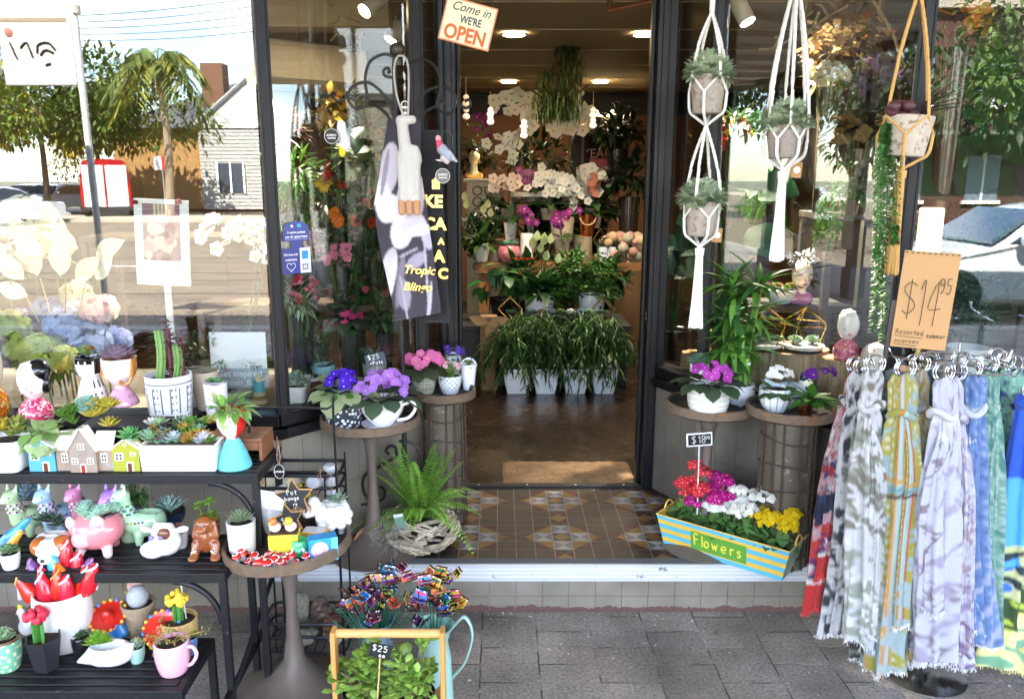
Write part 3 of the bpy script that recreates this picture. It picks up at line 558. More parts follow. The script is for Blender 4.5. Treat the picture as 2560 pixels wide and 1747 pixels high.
def palm(base,h,lab):
 t=thing('palm_tree', lab,'palm tree', base);mb=MB();tube(mb,smoothline([(0,0,-.1),(.15,0,h*.5),(0,0,h)],6),np.linspace(.2,.13,13),'#8a7860', 10);part('trunk', mb,BARK,t);mb=MB()
 for k in range(26):
  a=k*2.4;e=RS.uniform(-.2,1.1);L=RS.uniform(1.9,2.5);d=np.array((cos(a),sin(a),0));q=np.linspace(0,1,12)[:,None];P=np.array((0,0,h))+d*L*q*cos(e*.7)+np.array((0,0,1))*(L*q*sin(e)-L*1.15*q**2.2)
  tube(mb,P,np.linspace(.03,.008,12),'#7a7a30', 5);s=np.cross(d,(0,0,1));n=46;i=RS.uniform(.1,1,n);p=np.stack([np.interp(i,np.linspace(0,1,12),P[:,j]) for j in range(3)],1);sg=np.sign(RS.rand(n)-.5)[:,None]
  inst(mb,LANCE,p,sg*s+d*.6+np.array((0,0,-.55)),None,.75,.5,jit(['#5f6f2a', '#8a8a34', '#4c5c22'][k%3],n,.3))
 tube(mb,[(0,0,h-1.2),(0,0,h-.1)],[.12,.18],'#9a7a48', 8)
 for k in range(40):a=RS.uniform(0,TAU);tube(mb,[(.15*cos(a),.15*sin(a),h-.2),(.3*cos(a),.3*sin(a),h-.9),(.32*cos(a),.32*sin(a),h-RS.uniform(1.2,2))],.015,'#a58a5a', 4)
 part('fronds', mb,LEAFS,t,0)
b=PR(425,545,36);palm((b[0],b[1],0),6.5,'tall palm tree with drooping fronds mirrored in the left window')
def house():
 Yv=44;b0,b1=PR(300,545,Yv),PR(640,545,Yv);x0,x1,y=b0[0],b1[0],b0[1];e=PR(420,322,Yv)[2];rz_=PR(560,185,Yv)[2]
 t=thing('weatherboard_house', 'stone and weatherboard house with grey roof across the road', 'house', ((x0+x1)/2,y,0));o=np.array(((x0+x1)/2,y,0));M=Matrix.Translation(Vector(-o))
 xm=PR(518,545,Yv)[0];x2=x1+5
 mb=MB();box(mb,(x0,y-8,0),(xm,y,e),'#9c7748', M);part('stone_wall', mb,BRICKM,t,0)
 mb=MB();box(mb,(xm,y-8,0),(x2,y+.4,e),'#a3a29e', M)
 for k in range(22):box(mb,(xm-.02,y+.4,k*e/22),(x2,y+.43,(k+.8)*e/22),'#aaa9a4', M)
 part('weatherboard_wall', mb,MATTE,t,0)
 mb=MB();gx=(xm+x2)/2;v=[(xm-.3,y+.5,e),(x2+.3,y+.5,e),(gx,y+.5,rz_+.6),(xm-.3,y+.35,e),(x2+.3,y+.35,e),(gx,y+.35,rz_+.6)];mb.add(np.array(v)-o,[[0,1,2],[5,4,3],[0,2,5,3],[1,4,5,2]],'#bdb9b0');gb=part('gable', mb,MATTE,t,0);mb=MB();[tube(mb,[np.array((gx+s_*(x2-xm+.6)/2,y+.56,e))-o,np.array((gx,y+.56,rz_+.62))-o],.12,'#8a8a88', 6) for s_ in (-1,1)];part('barge_board', mb,MATTE,gb)
 mb=MB();xr=PR(600,185,Yv)[0];v=[(x0-.5,y+.5,e),(x2+.5,y+.3,e),(x2+.5,y-8.5,e),(x0-.5,y-8.5,e),(xr-1.5,y-4,rz_),(x2,y-4,rz_)];mb.add(np.array(v)-o,[[0,1,5,4],[1,2,5],[2,3,4,5],[3,0,4]],'#4c4c4e');rf=part('roof', mb,MATTE,t,0)
 mb=MB();c=PR(537,210,Yv+2);box(mb,(c[0]-.6,c[1]-.5,rz_-1.6),(c[0]+.6,c[1]+.5,rz_+.75),'#6a4a36', M);part('chimney', mb,BRICKM,rf,0)
 mb=MB();c=PR(585,460,Yv);box(mb,(c[0]-.7,y+.44,.9),(c[0]+.7,y+.5,2.4),'#3a4450', M);w=part('window', mb,PLASTIC,t,0);mb=MB();
 for q in (-.75,-.05,.65):box(mb,(c[0]+q,y+.5,.85),(c[0]+q+.1,y+.54,2.5),'#f0eee8', M)
 part('frame', mb,MATTE,w,0)
house()
def car(lab,p,rz,c,L=4.3,name='parked_car', cat='car', h=1.46):
 t=thing(name,lab,cat,(p[0],p[1],-.11),rz);W_=1.74
 prof=smoothline([(-L/2,.45),(-L/2+.02,.72),(-L*.38,.86),(-L*.2,.93),(-L*.06,h-.12),(L*.1,h),(L*.28,h-.04),(L*.42,h-.35),(L*.485,.9),(L/2,.55),(L/2-.02,.32),(-L/2+.05,.3),(-L/2,.45)],4)
 mb=MB();n=len(prof);ys=np.linspace(-1,1,9);P=np.zeros((9,n,3))
 for j,y in enumerate(ys):
  k=1-abs(y)**3*.04;P[j,:,0]=prof[:,0]*k;P[j,:,2]=.3+(prof[:,1]-.3)*(1-abs(y)**4*.03);P[j,:,1]=y*W_/2*np.where(prof[:,1] > .9,1-.22*(prof[:,1]-.9)/(h-.9),1)
 sheet(mb,P,c);mb.add(P[0],[list(range(n-1))],c);mb.add(P[-1],[list(range(n-2,-1,-1))],c);part('body', mb,CARP,t,50)
 for s in (-1,1):
  mb=MB();g_=[(-L*.17,.97),(-L*.05,h-.17),(L*.1,h-.08),(L*.27,h-.12),(L*.37,h-.36),(L*.37,.97)];v=[]
  for x,z in g_:v.append((x,s*(W_/2*(1-.22*(z-.9)/(h-.9))+.004),z))
  for x,z in g_:v.append((x,s*(W_/2*(1-.22*(z-.9)/(h-.9))-.02),z))
  mb.add(v,[list(range(6)),list(range(11,5,-1))]+[[i,(i+1)%6,(i+1)%6+6,i+6] for i in range(6)],'#1c2830');part('side_window', mb,CERAM,t,0)
  mb=MB();sphere(mb,(-L*.14,s*(W_/2+.1),1.02),(.07,.12,.08),c,12);part('mirror', mb,CARP,t)
  mb=MB();sphere(mb,(-L/2+.2,s*.66,.74),(.25,.16,.09),'#c8d0d8', 12);part('headlight', mb,CERAM,t)
  mb=MB();sphere(mb,(L/2-.13,s*.66,.85),(.12,.17,.1),'#a01818', 12);part('tail_light', mb,CERAM,t)
  for x in (-L*.31,L*.3):
   w=MB();lathe(w,[(.001,.11),(.2,.11),(.3,.1),(.33,.07),(.33,-.07),(.3,-.1),(.001,-.1)],'#161616', 26,XF((x,s*.8,.33),rx=pi/2));wo=part('wheel', w,MATTE,t)
   w=MB();lathe(w,[(.05,.12),(.19,.12),(.21,.1)],'#b4b8bc', 14,XF((x,s*.8,.33),rx=pi/2*s));part('rim', w,CHROME,wo)
 mb=MB();v=[(-L*.205,-.72,.955),(-L*.205,.72,.955),(-L*.075,.62,h-.12),(-L*.075,-.62,h-.12)];v +=[(x+.03,y,z-.04) for x,y,z in v];mb.add(np.array(v)+np.array((-.02,0,.035)),BOXF,'#2a3a48');part('windscreen', mb,CERAM,t,0)
 return t
car('silver hatchback parked at the near kerb and mirrored beside the price sign', (7.0,-4.95),0,'#dfe4ea', 4.4)
b=RG(10,562);car('white car parked nearest in the left window reflection', (b[0],b[1]),1.9,'#dcdee0')
b=RG(75,530);car('blue grey parked car with red tail lights beyond the white one', (b[0],b[1]),-1.3,'#7a8a9a')
b=RG(135,532);car('white parked car next to the red van in the reflection', (b[0],b[1]),-1.3,'#c8ccd0')
b=refl_c=(-24,-5.5);car('white car far down the road between the verandah posts', (-25,-9),.3,'#e0e2e4')
def van():
 p=RG(270,547);t=thing('delivery_van', 'red and white delivery van with tall rear doors', 'van', (p[0],p[1],-.11),radians(-22));w,h,L=2.0,2.55,5
 mb=MB();sec=smoothline([(-w/2,.35),(-w/2,1.3),(-w/2+.12,h-.3),(-w/2+.3,h-.05),(0,h),(w/2-.3,h-.05),(w/2-.12,h-.3),(w/2,1.3),(w/2,.35)],4);n=len(sec);P=np.zeros((8,n,3))
 for j,y in enumerate(np.linspace(0,-L,8)):k=1 if j<6 else (.97,.86)[j-6];P[j]=np.c_[sec[:,0]*(1 if j<7 else .95),np.full(n,y),.35+(sec[:,1]-.35)*(1 if j<6 else (.9,.5)[j-6])]
 C=np.zeros((7,n-1,3));C[:]=H('#a81c1c');C[:,n//3:2*n//3]=H('#c83030');sheet(mb,P,C);mb.add(P[0],[list(range(n))],'#b02424');mb.add(P[-1],[list(range(n))[::-1]],'#b02424');part('body', mb,CARP,t,40)
 for s in (-1,1):
  mb=MB();box(mb,(s*.46-.42,.002,.5),(s*.46+.42,.03,2.3),'#e8e6e4');d=part('rear_door', mb,CARP,t,0,.01);mb=MB();box(mb,(s*.46-.3,.0302,1.5),(s*.46+.3,.036,2.1),'#c8ccd0');part('window', mb,CERAM,d,0)
  mb=MB();box(mb,(s*.93-.05,0,.9),(s*.93+.05,.04,1.35),'#c02020');part('tail_light', mb,CERAM,t,0)
  for y in (-1,-4):mb=MB();lathe(mb,[(.001,.12),(.33,.11),(.35,.05),(.35,-.05),(.33,-.1),(.001,-.1)],'#141414', 24,XF((s*.9,y,.35),rx=pi/2,rz=pi/2));part('wheel', mb,MATTE,t)
 mb=MB();box(mb,(-.98,0,.35),(.98,.09,.52),'#2a2a2a');part('bumper', mb,MATTE,t,0)
van()
p=RG(357,815);p[1]=max(p[1],-2.95);t=thing('blade_sign', 'white blade sign with painted face hanging from a white pole', 'street sign', (p[0],p[1],0));hgt=3.3
mb=MB();tube(mb,[(0,0,0),(-.02,0,hgt)],.035,'#d8d6d2', 12);lathe(mb,[(.001,hgt+.06),(.045,hgt+.06),(.045,hgt-.02)],'#b0aca4', 14);part('pole', mb,SATIN,t)
mb=MB();box(mb,(-.80,-.02,2.58),(-.06,.02,3.26),'#e6e2da');bo=part('board', mb,SATIN,t,0,.02);mb=MB()
for q in ([(-.62,2.93),(-.55,3.0),(-.45,2.98),(-.43,2.9)],[(-.6,2.9),(-.52,2.93),(-.46,2.88)],[(-.38,2.86),(-.33,3.0),(-.26,2.95)],[(-.22,2.84),(-.16,3.0)],[(-.56,2.8),(-.5,2.78)]):tube(mb,smoothline([(-x-.86,.024,z) for x,z in q],4),.012,'#2c2620', 6)
sphere(mb,(-.7,.024,3.1),(.045,.006,.045),'#a86a5a', 12);box(mb,(-.78,.021,3.2),(-.1,.026,3.24),'#8a7a68');part('painted_face', mb,MATTE,bo)
mb=MB()
for k in range(5):
 a=PR(-80,42+k*9,30);c=PR(700,-12+k*17,30);a[1]=c[1]=-24-k*.3;q=np.linspace(0,1,15)[:,None];tube(mb,a+(c-a)*q-np.array((0,0,1))*(1.2*q*(1-q)),.014,'#30302e', 4)
for x_,y_ in ((-19,-23.4),(-4,-23.4)):tube(mb,[(x_,y_,0),(x_,y_,8)],.12,'#6a5a48', 8)
solo('power_line', mb,MATTE,'dark overhead power wires strung on poles along the far kerb', 'power line')
p=PR(415,545,37);t=thing('parking_sign', 'small red and white parking sign on a thin post', 'street sign', (p[0],p[1],0));mb=MB();tube(mb,[(0,0,0),(0,0,2.6)],.03,'#9a9a98');part('post', mb,SATIN,t);mb=MB();box(mb,(-.35,.03,2.0),(0,.05,2.6),'#e8e8e4');box(mb,(.0,.03,2.0),(.3,.05,2.6),'#c03028');part('sign_plate', mb,SATIN,t,0)
def vpost(x,y,lab):
 t=thing('verandah_post', lab,'post', (x,y,0),0,'turned verandah posts along the footpath');mb=MB();box(mb,(-.12,-.12,0),(.12,.12,.42),'#7a8288');part('plinth', mb,MATTE,t,0,.01)
 mb=MB();box(mb,(-.085,-.085,.421),(.085,.085,1.0),'#3c4540');lathe(mb,[(.08,1.0),(.06,1.03),(.085,1.07),(.085,1.1),(.06,1.13),(.075,1.2),(.085,1.3),(.07,1.4),(.07,2.0),(.09,2.05),(.06,2.1),(.09,2.16),(.06,2.25),(.055,3.34)],'#3c4540', 20);part('shaft', mb,SATIN,t)
vpost(-6.6,-1.35,'dark green turned verandah post nearest in the mirrored footpath');vpost(-9.6,-1.35,'dark green turned verandah post second along the mirrored footpath');vpost(-13.5,-1.35,'dark green turned verandah post farthest along the mirrored footpath');vpost(5.6,-1.35,'dark green turned verandah post beside the silver hatchback')
mb=MB()
for k in range(9):bush(mb,(-15-k*1.5,-5.2-k*.35,.55),(.9,.5,.6),420,['#4c7a1e', '#6a9a28', '#3c6a1c'][k%3],.13,LEAF,.4,.3)
solo('clipped_hedge', mb,LEAFS,'bright green clipped hedge along the road behind the verandah posts', 'hedge', smooth=0)
mb=MB();tube(mb,[(-10.4,-2.4,0),(-10.5,-2.4,3.2)],[.16,.13],'#a58a60', 12);solo('timber_pole', mb,BARK,'pale timber power pole between two turned verandah posts', 'pole')
t=thing('brick_terrace', 'dark red brick terrace with white windows across the road', 'building', (15,-22,0));mb=MB();box(mb,(-8,-6,0),(12,0,7),'#3c211b');part('wall', mb,BRICKM,t,0)
for k in range(7):
 for z in (.9,4.0):mb=MB();box(mb,(-7+k*2.6,.002,z),(-5.9+k*2.6,.06,z+1.5),'#5a6470');w=part('window', mb,SATIN,t,0);mb=MB();box(mb,(-6.49+k*2.6,.061,z),(-6.42+k*2.6,.09,z+1.5),'#c8ccd0');box(mb,(-7.1+k*2.6,.0,z-.12),(-5.8+k*2.6,.12,z-.002),'#cfc8bc');part('frame', mb,SATIN,w,0)
mb=MB();box(mb,(-8.3,-6,7),(12.3,.3,7.4),'#8a8276');box(mb,(-8.2,.002,3.0),(12.2,1.6,3.1),'#4a5048');part('cornice', mb,MATTE,t,0)
t=thing('rendered_shop', 'pale rendered corner shop across the road behind the palm side house', 'building', (2,-31.5,0));mb=MB();box(mb,(-5,-8,0),(5,0,5.2),'#d8d0c0');part('wall', mb,BRICKM,t,0);mb=MB();box(mb,(-5.2,-8.2,5.2),(5.2,.25,5.5),'#8a8276');part('parapet', mb,MATTE,t,0)
for x in (-4,-1.2,1.6):mb=MB();box(mb,(x,.002,.6),(x+2,.06,2.8),'#2c3438');part('window', mb,CERAM,t,0)
for lab,x,y,h,cols in (('leafy dark street tree shading the red brick terrace', 13.5,-14.5,7,['#2c3f1c', '#3c5224', '#4c5f24']),('second dark street tree before the red brick terrace', 19.5,-15,7.5,['#2c3f1c', '#34481f', '#55662a'])):tree('street_tree', lab,(x,y,-.1),h,(3.2,2.2,3),5000,cols,.3)
for k,(x,y,h) in enumerate([(-19,-10.5,8),(-27,-9,9),(-36,-6,10),(-24,-15,8.5),(-46,-12,10),(-33,-18,9)]):tree('street_tree', 'dark avenue tree of the row beyond the clipped hedge, %s' % ['nearest the hedge', 'second along the kerb', 'third along the kerb', 'near one across the road', 'farthest of the row', 'far one across the road'][k],(x,y,-.1),h,(4.2,3,3.6),3600,['#3a4a20', '#4c5a24', '#2f3f1c', '#6a6a2a'],.38)  # tree row added to keep bright sky out of the splayed glass reflection
mb=MB()
for y,w,c in ((-6.6,.05,'#3a342e'),(-8.3,.04,'#423a32'),(-9.4,.05,'#3a342e'),(-12.2,.06,'#443c34'),(-16.5,.08,'#3a342e')):
 x=np.linspace(-30,14,60);yy=y+.05*np.sin(x*1.7+y)+RS.normal(0,.015,60);sheet(mb,np.stack([np.c_[x,yy,np.full(60,-.106)],np.c_[x,yy+w,np.full(60,-.106)]]),c)
for k in range(9):box(mb,(-26+k*3.6,-10.6,-.1095),(-24.4+k*3.6,-10.5,-.105),'#d8d4cc')
struct('road_marking', mb,MATTE)
# ---------------------------------------------------------------- pots and planters
def potprof(rt,rb,h,wall=.006,belly=0.0,foot=0.0):
 z=np.linspace(0,1,9);r=rb+(rt-rb)*z+belly*np.sin(z*pi);o=[(.001,0),(rb*.92,0)]+[(a,.004+q*(h-.004)) for a,q in zip(r,z)]
 return o+[(rt-wall*.3,h+wall*.25),(rt-wall,h),(rt-wall*1.1,h*.86),(.001,h*.84)]
def soil(t,r,z,name='soil', c='#3a2c20'):mb=MB();lathe(mb,[(.001,z+.004),(r*.7,z+.002),(r,z)],c,20);return part(name,mb,SOIL,t)
def trough(mb,L,Wd,Hh,wall,c,flare=0.0,rim=None):
 for s in (-1,1):
  for q in ((0,s),):
   taper(mb,0,Hh,L,wall,L+flare*2,wall,c,XF((0,s*(Wd/2-wall/2),0),rx=-s*atan(flare/Hh) if flare else 0))
  taper(mb,0,Hh,wall,Wd-wall*2,wall,Wd-wall*2,c,XF((s*(L/2-wall/2),0,0),ry=s*atan(flare/Hh) if flare else 0))
 box(mb,(-L/2+wall,-Wd/2+wall,.0),(L/2-wall,Wd/2-wall,.008),c);return mb
def potted(name,lab,cat,loc,prof,c,m,grow,group=None,cf=None,n=32,sq=0,soilc='#3a2c20', rz=0):
 t=thing(name,lab,cat,loc,rz,group);mb=MB();lathe(mb,prof,c,n,cf=cf,sq=sq);part('pot', mb,m,t,50);i=int(np.argmax([q[1] for q in prof]));r,h=prof[min(i+1,len(prof)-1)][0],prof[i][1]
 soil(t,r*.93,h*.88,c=soilc);grow(t,r,h*.9);return t
def P_(t,name,m,fn,smooth=35):mb=MB();fn(mb);return part(name,mb,m,t,smooth)
def Pl(fn):return lambda t,r,h:P_(t,'foliage', WAXY,lambda mb:fn(mb,r,h),180)
def Lf(fn):return lambda t,r,h:P_(t,'foliage', LEAFM,lambda mb:fn(mb,r,h),180)
T_,M_,B_=.75,.505,.255
# ---------------------------------------------------------------- three-tier stand
t=thing('plant_stand', 'black metal plant stand of three slatted tiers against the left window', 'plant stand', (-1.3,2.3,0));OM=Matrix.Translation((1.3,-2.3,0));IK='#1d1d20'
for x1,y0,y1,z in ((-.752,2.36,2.61,T_),(-.815,2.19,2.44,M_),(-.885,1.99,2.235,B_)):
 mb=MB();x0=-2.0
 for y in (y0,y1):box(mb,(x0,y-.011,z-.032),(x1,y+.011,z-.002),IK,OM)
 box(mb,(x1-.022,y0+.012,z-.032),(x1,y1-.012,z-.002),IK,OM);box(mb,(-1.5,y0+.012,z-.03),(-1.48,y1-.012,z-.012),IK,OM)
 for k in range(6):y=y0+.03+(y1-y0-.06)*k/5;box(mb,(x0,y-.013,z-.011),(x1-.023,y+.013,z),IK,OM)
 part('shelf', mb,IRON,t,0,.002)
 for x,y in ((x1-.011,y0),(x1-.011,y1)):mb=MB();box(mb,(x-.011,y-.0095,0),(x+.011,y+.0095,z-.033),IK,OM);part('leg', mb,IRON,t,0,.002)
 mb=MB();tube(mb,arc((x1-.16,y0+.004,z-.17),.135,0,pi/2,12),.009,IK,8);mb.xf(OM);part('curved_brace', mb,IRON,t)
mb=MB();box(mb,(-.835,1.995,.06),(-.815,2.6,.08),IK,OM);tube(mb,[(-.83,2.0,.02),(-.78,2.58,.33)],.009,IK);mb.xf(Matrix.Identity(4));mb2=MB();box(mb2,(-.832,2.0,.10),(-.815,2.59,.118),IK,OM);tube(mb2,[(-.83+1.3,-.28,.02),(-.775+1.3,.27,.34)],.008,IK);part('cross_bar', mb2,IRON,t,0)
# ---------------------------------------------------------------- top tier, front row
p=put(36,1180,T_,.05);w=PXM(72,p)
def grow(t,r,h):
 def f(mb):
  for q in range(16):rosette(mb,(RS.uniform(-.055,.055),RS.uniform(-.03,.04),h+.02+RS.uniform(0,.03)),RS.uniform(.03,.046),['#9aa050', '#7d9a7a', '#c0a83c', '#6a8a4a', '#8f86a0'][q%5],16)
 P_(t,'foliage', WAXY,f,180)
potted('succulent_planter', 'square white embossed pot of mixed succulents beside the blue house planter', 'planter', (p[0]-.012,p[1],T_),potprof(.062,.058,.10,belly=.002),'#f2efec', CERAM,grow,sq=.6)
def hwin(mb,x,z,w,h,c='#4a3a30'):
 box(mb,(x-w/2,-.003,z-h/2),(x+w/2,.0,z+h/2),'#f2ede2')
 for i in (-1,1):
  for j in (-1,1):box(mb,(x+i*w*.21-w*.13,-.0042,z+j*h*.21-h*.13),(x+i*w*.21+w*.13,-.0031,z+j*h*.21+h*.13),c)
def small_house(lab,xa,xb,yb,ya,ye,c,roofc,grow,doorc='#6a3a24'):
 p=PZ((xa+xb)/2,yb,T_);s=PXM(1,p);w=(xb-xa)*s;e=(yb-ye)*s;a=(yb-ya)*s;dp=.055
 t=thing('house_planter', lab,'planter', (p[0],p[1],T_),0,'little ceramic house planters');mb=MB();prism(mb,[(-w/2,0),(w/2,0),(w/2,e),(0,a),(-w/2,e)],dp,c);part('house_body', mb,CERAM,t,0,.003)
 mb=MB()
 for s_ in (-1,1):L=math.hypot(w/2,a-e)+.004;box(mb,(0,-.003,0),(L,dp*.5,.006),roofc,XF((0,0,a+.001),ry=atan((a-e)/(w/2)) if s_>0 else pi-atan((a-e)/(w/2))) if s_>0 else Matrix.Scale(-1,4,(1,0,0))@XF((0,0,a+.001),ry=atan((a-e)/(w/2))))
 part('roof', mb,CERAM,t,0,.002)
 for q in ((-w*.24,e*.68,w*.33,e*.34),(w*.28,e*.8,w*.2,e*.17),(0,a*.88,w*.12,e*.13)):mb=MB();hwin(mb,*q);part('window', mb,CERAM,t,0)
 mb=MB();box(mb,(w*.02,-.003,.001),(w*.27,0,e*.44),'#f2ede2');box(mb,(w*.07,-.0045,.001),(w*.22,-.0031,e*.39),doorc);part('door', mb,CERAM,t,0)
 P_(t,'foliage', WAXY,lambda mb:grow(mb,w,e,a,dp),180)
def g1(mb,w,e,a,dp):
 for k in range(5):bush(mb,(RS.uniform(-.04,.035),dp*.7,a+RS.uniform(-.03,.02)),(.035,.035,.04),11,'#86ac62', .055,ROUND,.5,.6,.3,'#b8cc90')
small_house('pale blue house planter with variegated leaves and brown door', 75,141,1178,1099,1120,'#5aa8c8', '#efe9dc', g1)
small_house('yellow green house planter with one spiky agave beside the white trough', 285,351,1178,1098,1121,'#a8a83a', '#efe9dc', lambda mb,w,e,a,dp:rosette(mb,(.004,dp*.6,a-.004),.055,'#6fae6a', 40,SPIKE,elev=1.4,flat=.0))
p=PZ(211,1181,T_);s=PXM(1,p);t=thing('house_planter', 'large weathered grey brown house planter with white roof and red door', 'planter', (p[0],p[1],T_),0,'little ceramic house planters')
w,hb,dp=145*s,58*s,.07;gx=66*s;ga=112*s
mb=MB();cf_='#a08a78'; box(mb,(-w/2,.012,0),(w/2,dp,hb),cf_);prism(mb,[(-gx/2,0),(gx/2,0),(gx/2,hb),(0,ga),(-gx/2,hb)],.0115,'#9c8c80');part('house_body', mb,mat('mottled_glaze', .3,ns=25,na=.3,coat=.4,dirt=('#8fa6b0', 18,.56)),t,0,.003)
mb=MB()
for a,b in ((-w/2,-gx*.3),(gx*.3,w/2)):v=[(a-.004,.004,hb*.98),(b,.004,hb*.98),(b,dp*.6,hb+.052),(a+.006,dp*.6,hb+.052)];v +=[(x,y+.006,z-.004) for x,y,z in v];mb.add(v,BOXF,'#ece4d8')
for sg in (-1,1):L=math.hypot(gx/2,ga-hb)+.008;an=atan((ga-hb)/(gx/2));Q=XF((0,0,ga+.002),ry=an);box(mb,(0,-.006,0),(L,.04,.007),'#efe6d8', Q if sg>0 else Matrix.Scale(-1,4,(1,0,0))@Q)
part('roof', mb,CERAM,t,0,.002)
for x,z,y,hh in ((-w*.34,hb*.62,.012,24*s),(w*.34,hb*.62,.012,24*s),(-gx*.29,hb*.52,0,15*s),(gx*.29,hb*.52,0,15*s),(-.002,hb*1.18,0,15*s)):mb=MB();hwin(mb,x,z,16*s,hh);mb.xf(Matrix.Translation((0,y,0)));part('window', mb,CERAM,t,0)
mb=MB();box(mb,(-7*s,-.003,.001),(7*s,0,23*s),'#efe6d8');box(mb,(-4.5*s,-.0045,.001),(4.5*s,-.0031,20*s),'#a83028');part('door', mb,CERAM,t,0)
def f(mb):
 for q in range(9):rosette(mb,(.035+RS.uniform(-.02,.045),dp*.75,hb+.06+RS.uniform(0,.07)),.046,'#a8a03c', 22,SPIKE,'#c8b040', 1.3,.3)
 for q in range(7):rosette(mb,(-.0+RS.uniform(-.012,.03),dp*.8,hb+.09+RS.uniform(0,.05)),.04,'#8fb8ac', 20)
 for q in range(8):rosette(mb,(-.055+RS.uniform(-.03,.03),dp*.8,hb+.06+RS.uniform(0,.06)),.044,'#567a2e', 20,SPIKE,None,1.4,.4)
 for q in range(3):rosette(mb,(-.02+RS.uniform(-.012,.012),dp*.9,hb+.07+RS.uniform(0,.02)),.026,'#2c2a34', 20)
P_(t,'foliage', WAXY,f,180)
p=PZ(446,1180,T_);s=PXM(1,p);L=184*s;t=thing('succulent_trough', 'long white glazed trough packed with rosette succulents', 'planter', (p[0],p[1]+.045,T_));mb=MB();trough(mb,L,.085,70*s,.007,'#f3f1f2', .004);part('pot', mb,CERAM,t,0,.004);mb=MB();box(mb,(-L/2+.008,-.034,.06),(L/2-.008,.034,62*s),'#3a2c20');part('soil', mb,SOIL,t,0)
def f(mb):
 cs=['#8fb084', '#6a7a5a', '#a8bcc8', '#b8923c', '#d8d4dc', '#7fae8a', '#c8a04c', '#2e2c34', '#5c8a34', '#8ab0a0']
 for k in range(40):x=-L/2+.015+(L-.03)*((k*.618)%1);y=RS.uniform(-.03,.034);rosette(mb,(x,y,70*s+(y+.03)*.75),RS.uniform(.028,.044),cs[RS.randint(10)],18)
 for x,c in ((-.085,'#8fb88c'),(-.045,'#7a7a6a'),(-.01,'#b4c8d0'),(.04,'#b48a3c'),(.08,'#dcd8e0')):rosette(mb,(x,-.03,80*s),.04,c,22)
P_(t,'foliage', WAXY,f,180)
# ---------------------------------------------------------------- lady vases
def lady(lab,x,yb,z,wpx,hpx,bodyp,headp,bcf,hcf,bm=CERAM,eyes=(),extra=None,grow=None,cat='vase', name='lady_vase', group='lady head planters', rz=0,p=None,s=None):
 r0=PXM(wpx/2,PZ(x,yb,z));p=put(x,yb,z,r0) if p is None else p;s=PXM(1,p) if s is None else s;Hh=hpx*s;R=wpx/2*s
 t=thing(name,lab,cat,(p[0],p[1],z),rz,group);mb=MB();lathe(mb,[(a*R,b*Hh) for a,b in bodyp],'#ffffff', 40,cf=lambda u,q,r:bcf(u,q/Hh));part('body', mb,bm,t,60)
 mb=MB();lathe(mb,[(a*R,b*Hh) for a,b in headp],'#ffffff', 48,cf=lambda u,q,r:hcf(u,q/Hh));hd=part('head', mb,CERAM,t,60)
 mb=MB()
 for (ex,ez,er,c) in eyes:
  rr=np.interp(ez,[b for a,b in headp],[a for a,b in headp])*R;a=-pi/2+ex;sphere(mb,(rr*cos(a),rr*sin(a),ez*Hh),(er*R,er*R,er*R*.8),c,8)
 if eyes:part('face', mb,CERAM,hd)
 if extra:extra(t,R,Hh)
 if grow:grow(t,R,Hh)
 return t
HEADC=[(.30,.42),(.34,.44),(.62,.52),(.80,.64),(.88,.80),(.9,.90),(.84,.9),(.80,.84),(.01,.82)]
SKIRT=[(.01,0),(.97,0),(1.,.01),(.96,.06),(.78,.2),(.55,.33),(.36,.41),(.31,.44)]
FACE='#f2e6e0'
ribs=lambda u,q:'#6cc4cc' if int(u*80)%2 else '#7fd4da'
lady('red haired lady vase in ribbed turquoise skirt holding green striped leaves', 588,1178,T_,85,150,[(a*1.0,b*1.2) for a,b in SKIRT],[(.34,.5),(.36,.52),(.62,.6),(.82,.72),(.88,.9),(.89,1.0),(.83,1.0),(.8,.94),(.01,.92)],
     ribs,lambda u,q:'#d8261e' if (u > .86 or u < .42) else FACE,MATTE,[(-.5,.88,.04,'#2a2220'),(.25,.86,.04,'#2a2220')],None,lambda t,R,Hh:P_(t,'foliage', LEAFM,lambda mb:(bush(mb,(0,0,Hh*.98),(R*.85,R*.85,R*.55),80,'#7fae54', R*1.0,LEAF,.3,.6,.35,'#b4d084')),180))
def speck(cols):
 def f(u,q):random.seed(int(u*60)*131+int(q*60)*17);return random.choice(cols)
 return f
def bun(t,R,Hh):
 P_(t,'hair', CERAM,lambda mb:(sphere(mb,(R*.34,R*.14,Hh*.82),(R*.7,R*.74,Hh*.2),'#121016', 24),sphere(mb,(R*.68,R*.05,Hh*.62),(R*.36,R*.36,Hh*.15),'#121016', 16)))
 P_(t,'flower', CERAM,lambda mb:[sphere(mb,(R*(-.35+.14*k),-R*.45,Hh*(.9+.02*(k%2))),R*.1,['#e8745a', '#f0b8a0', '#e8a03c', '#d8485a'][k%4],10) for k in range(5)])
HEADB=[(.3,.40),(.4,.42),(.68,.5),(.80,.62),(.82,.72),(.74,.86),(.5,.96),(.01,1.0)]
DOME=[(.01,0),(.78,0),(.9,.03),(.98,.12),(.96,.2),(.8,.3),(.5,.38),(.3,.42)]
lady('lady planter with black bun hair and pink speckled dress before a gold pot', 95,1066,T_+.06,84,158,DOME,HEADB,speck(['#d83a6a', '#e8a0b8', '#c82a58', '#f4d8dc', '#b81e50', '#e85a7a']),lambda u,q:FACE,eyes=[(-.6,.62,.05,'#1a1618'),(.1,.6,.05,'#1a1618'),(-.35,.5,.06,'#d84848'),(.35,.54,.11,'#f0a8a0')],extra=bun)
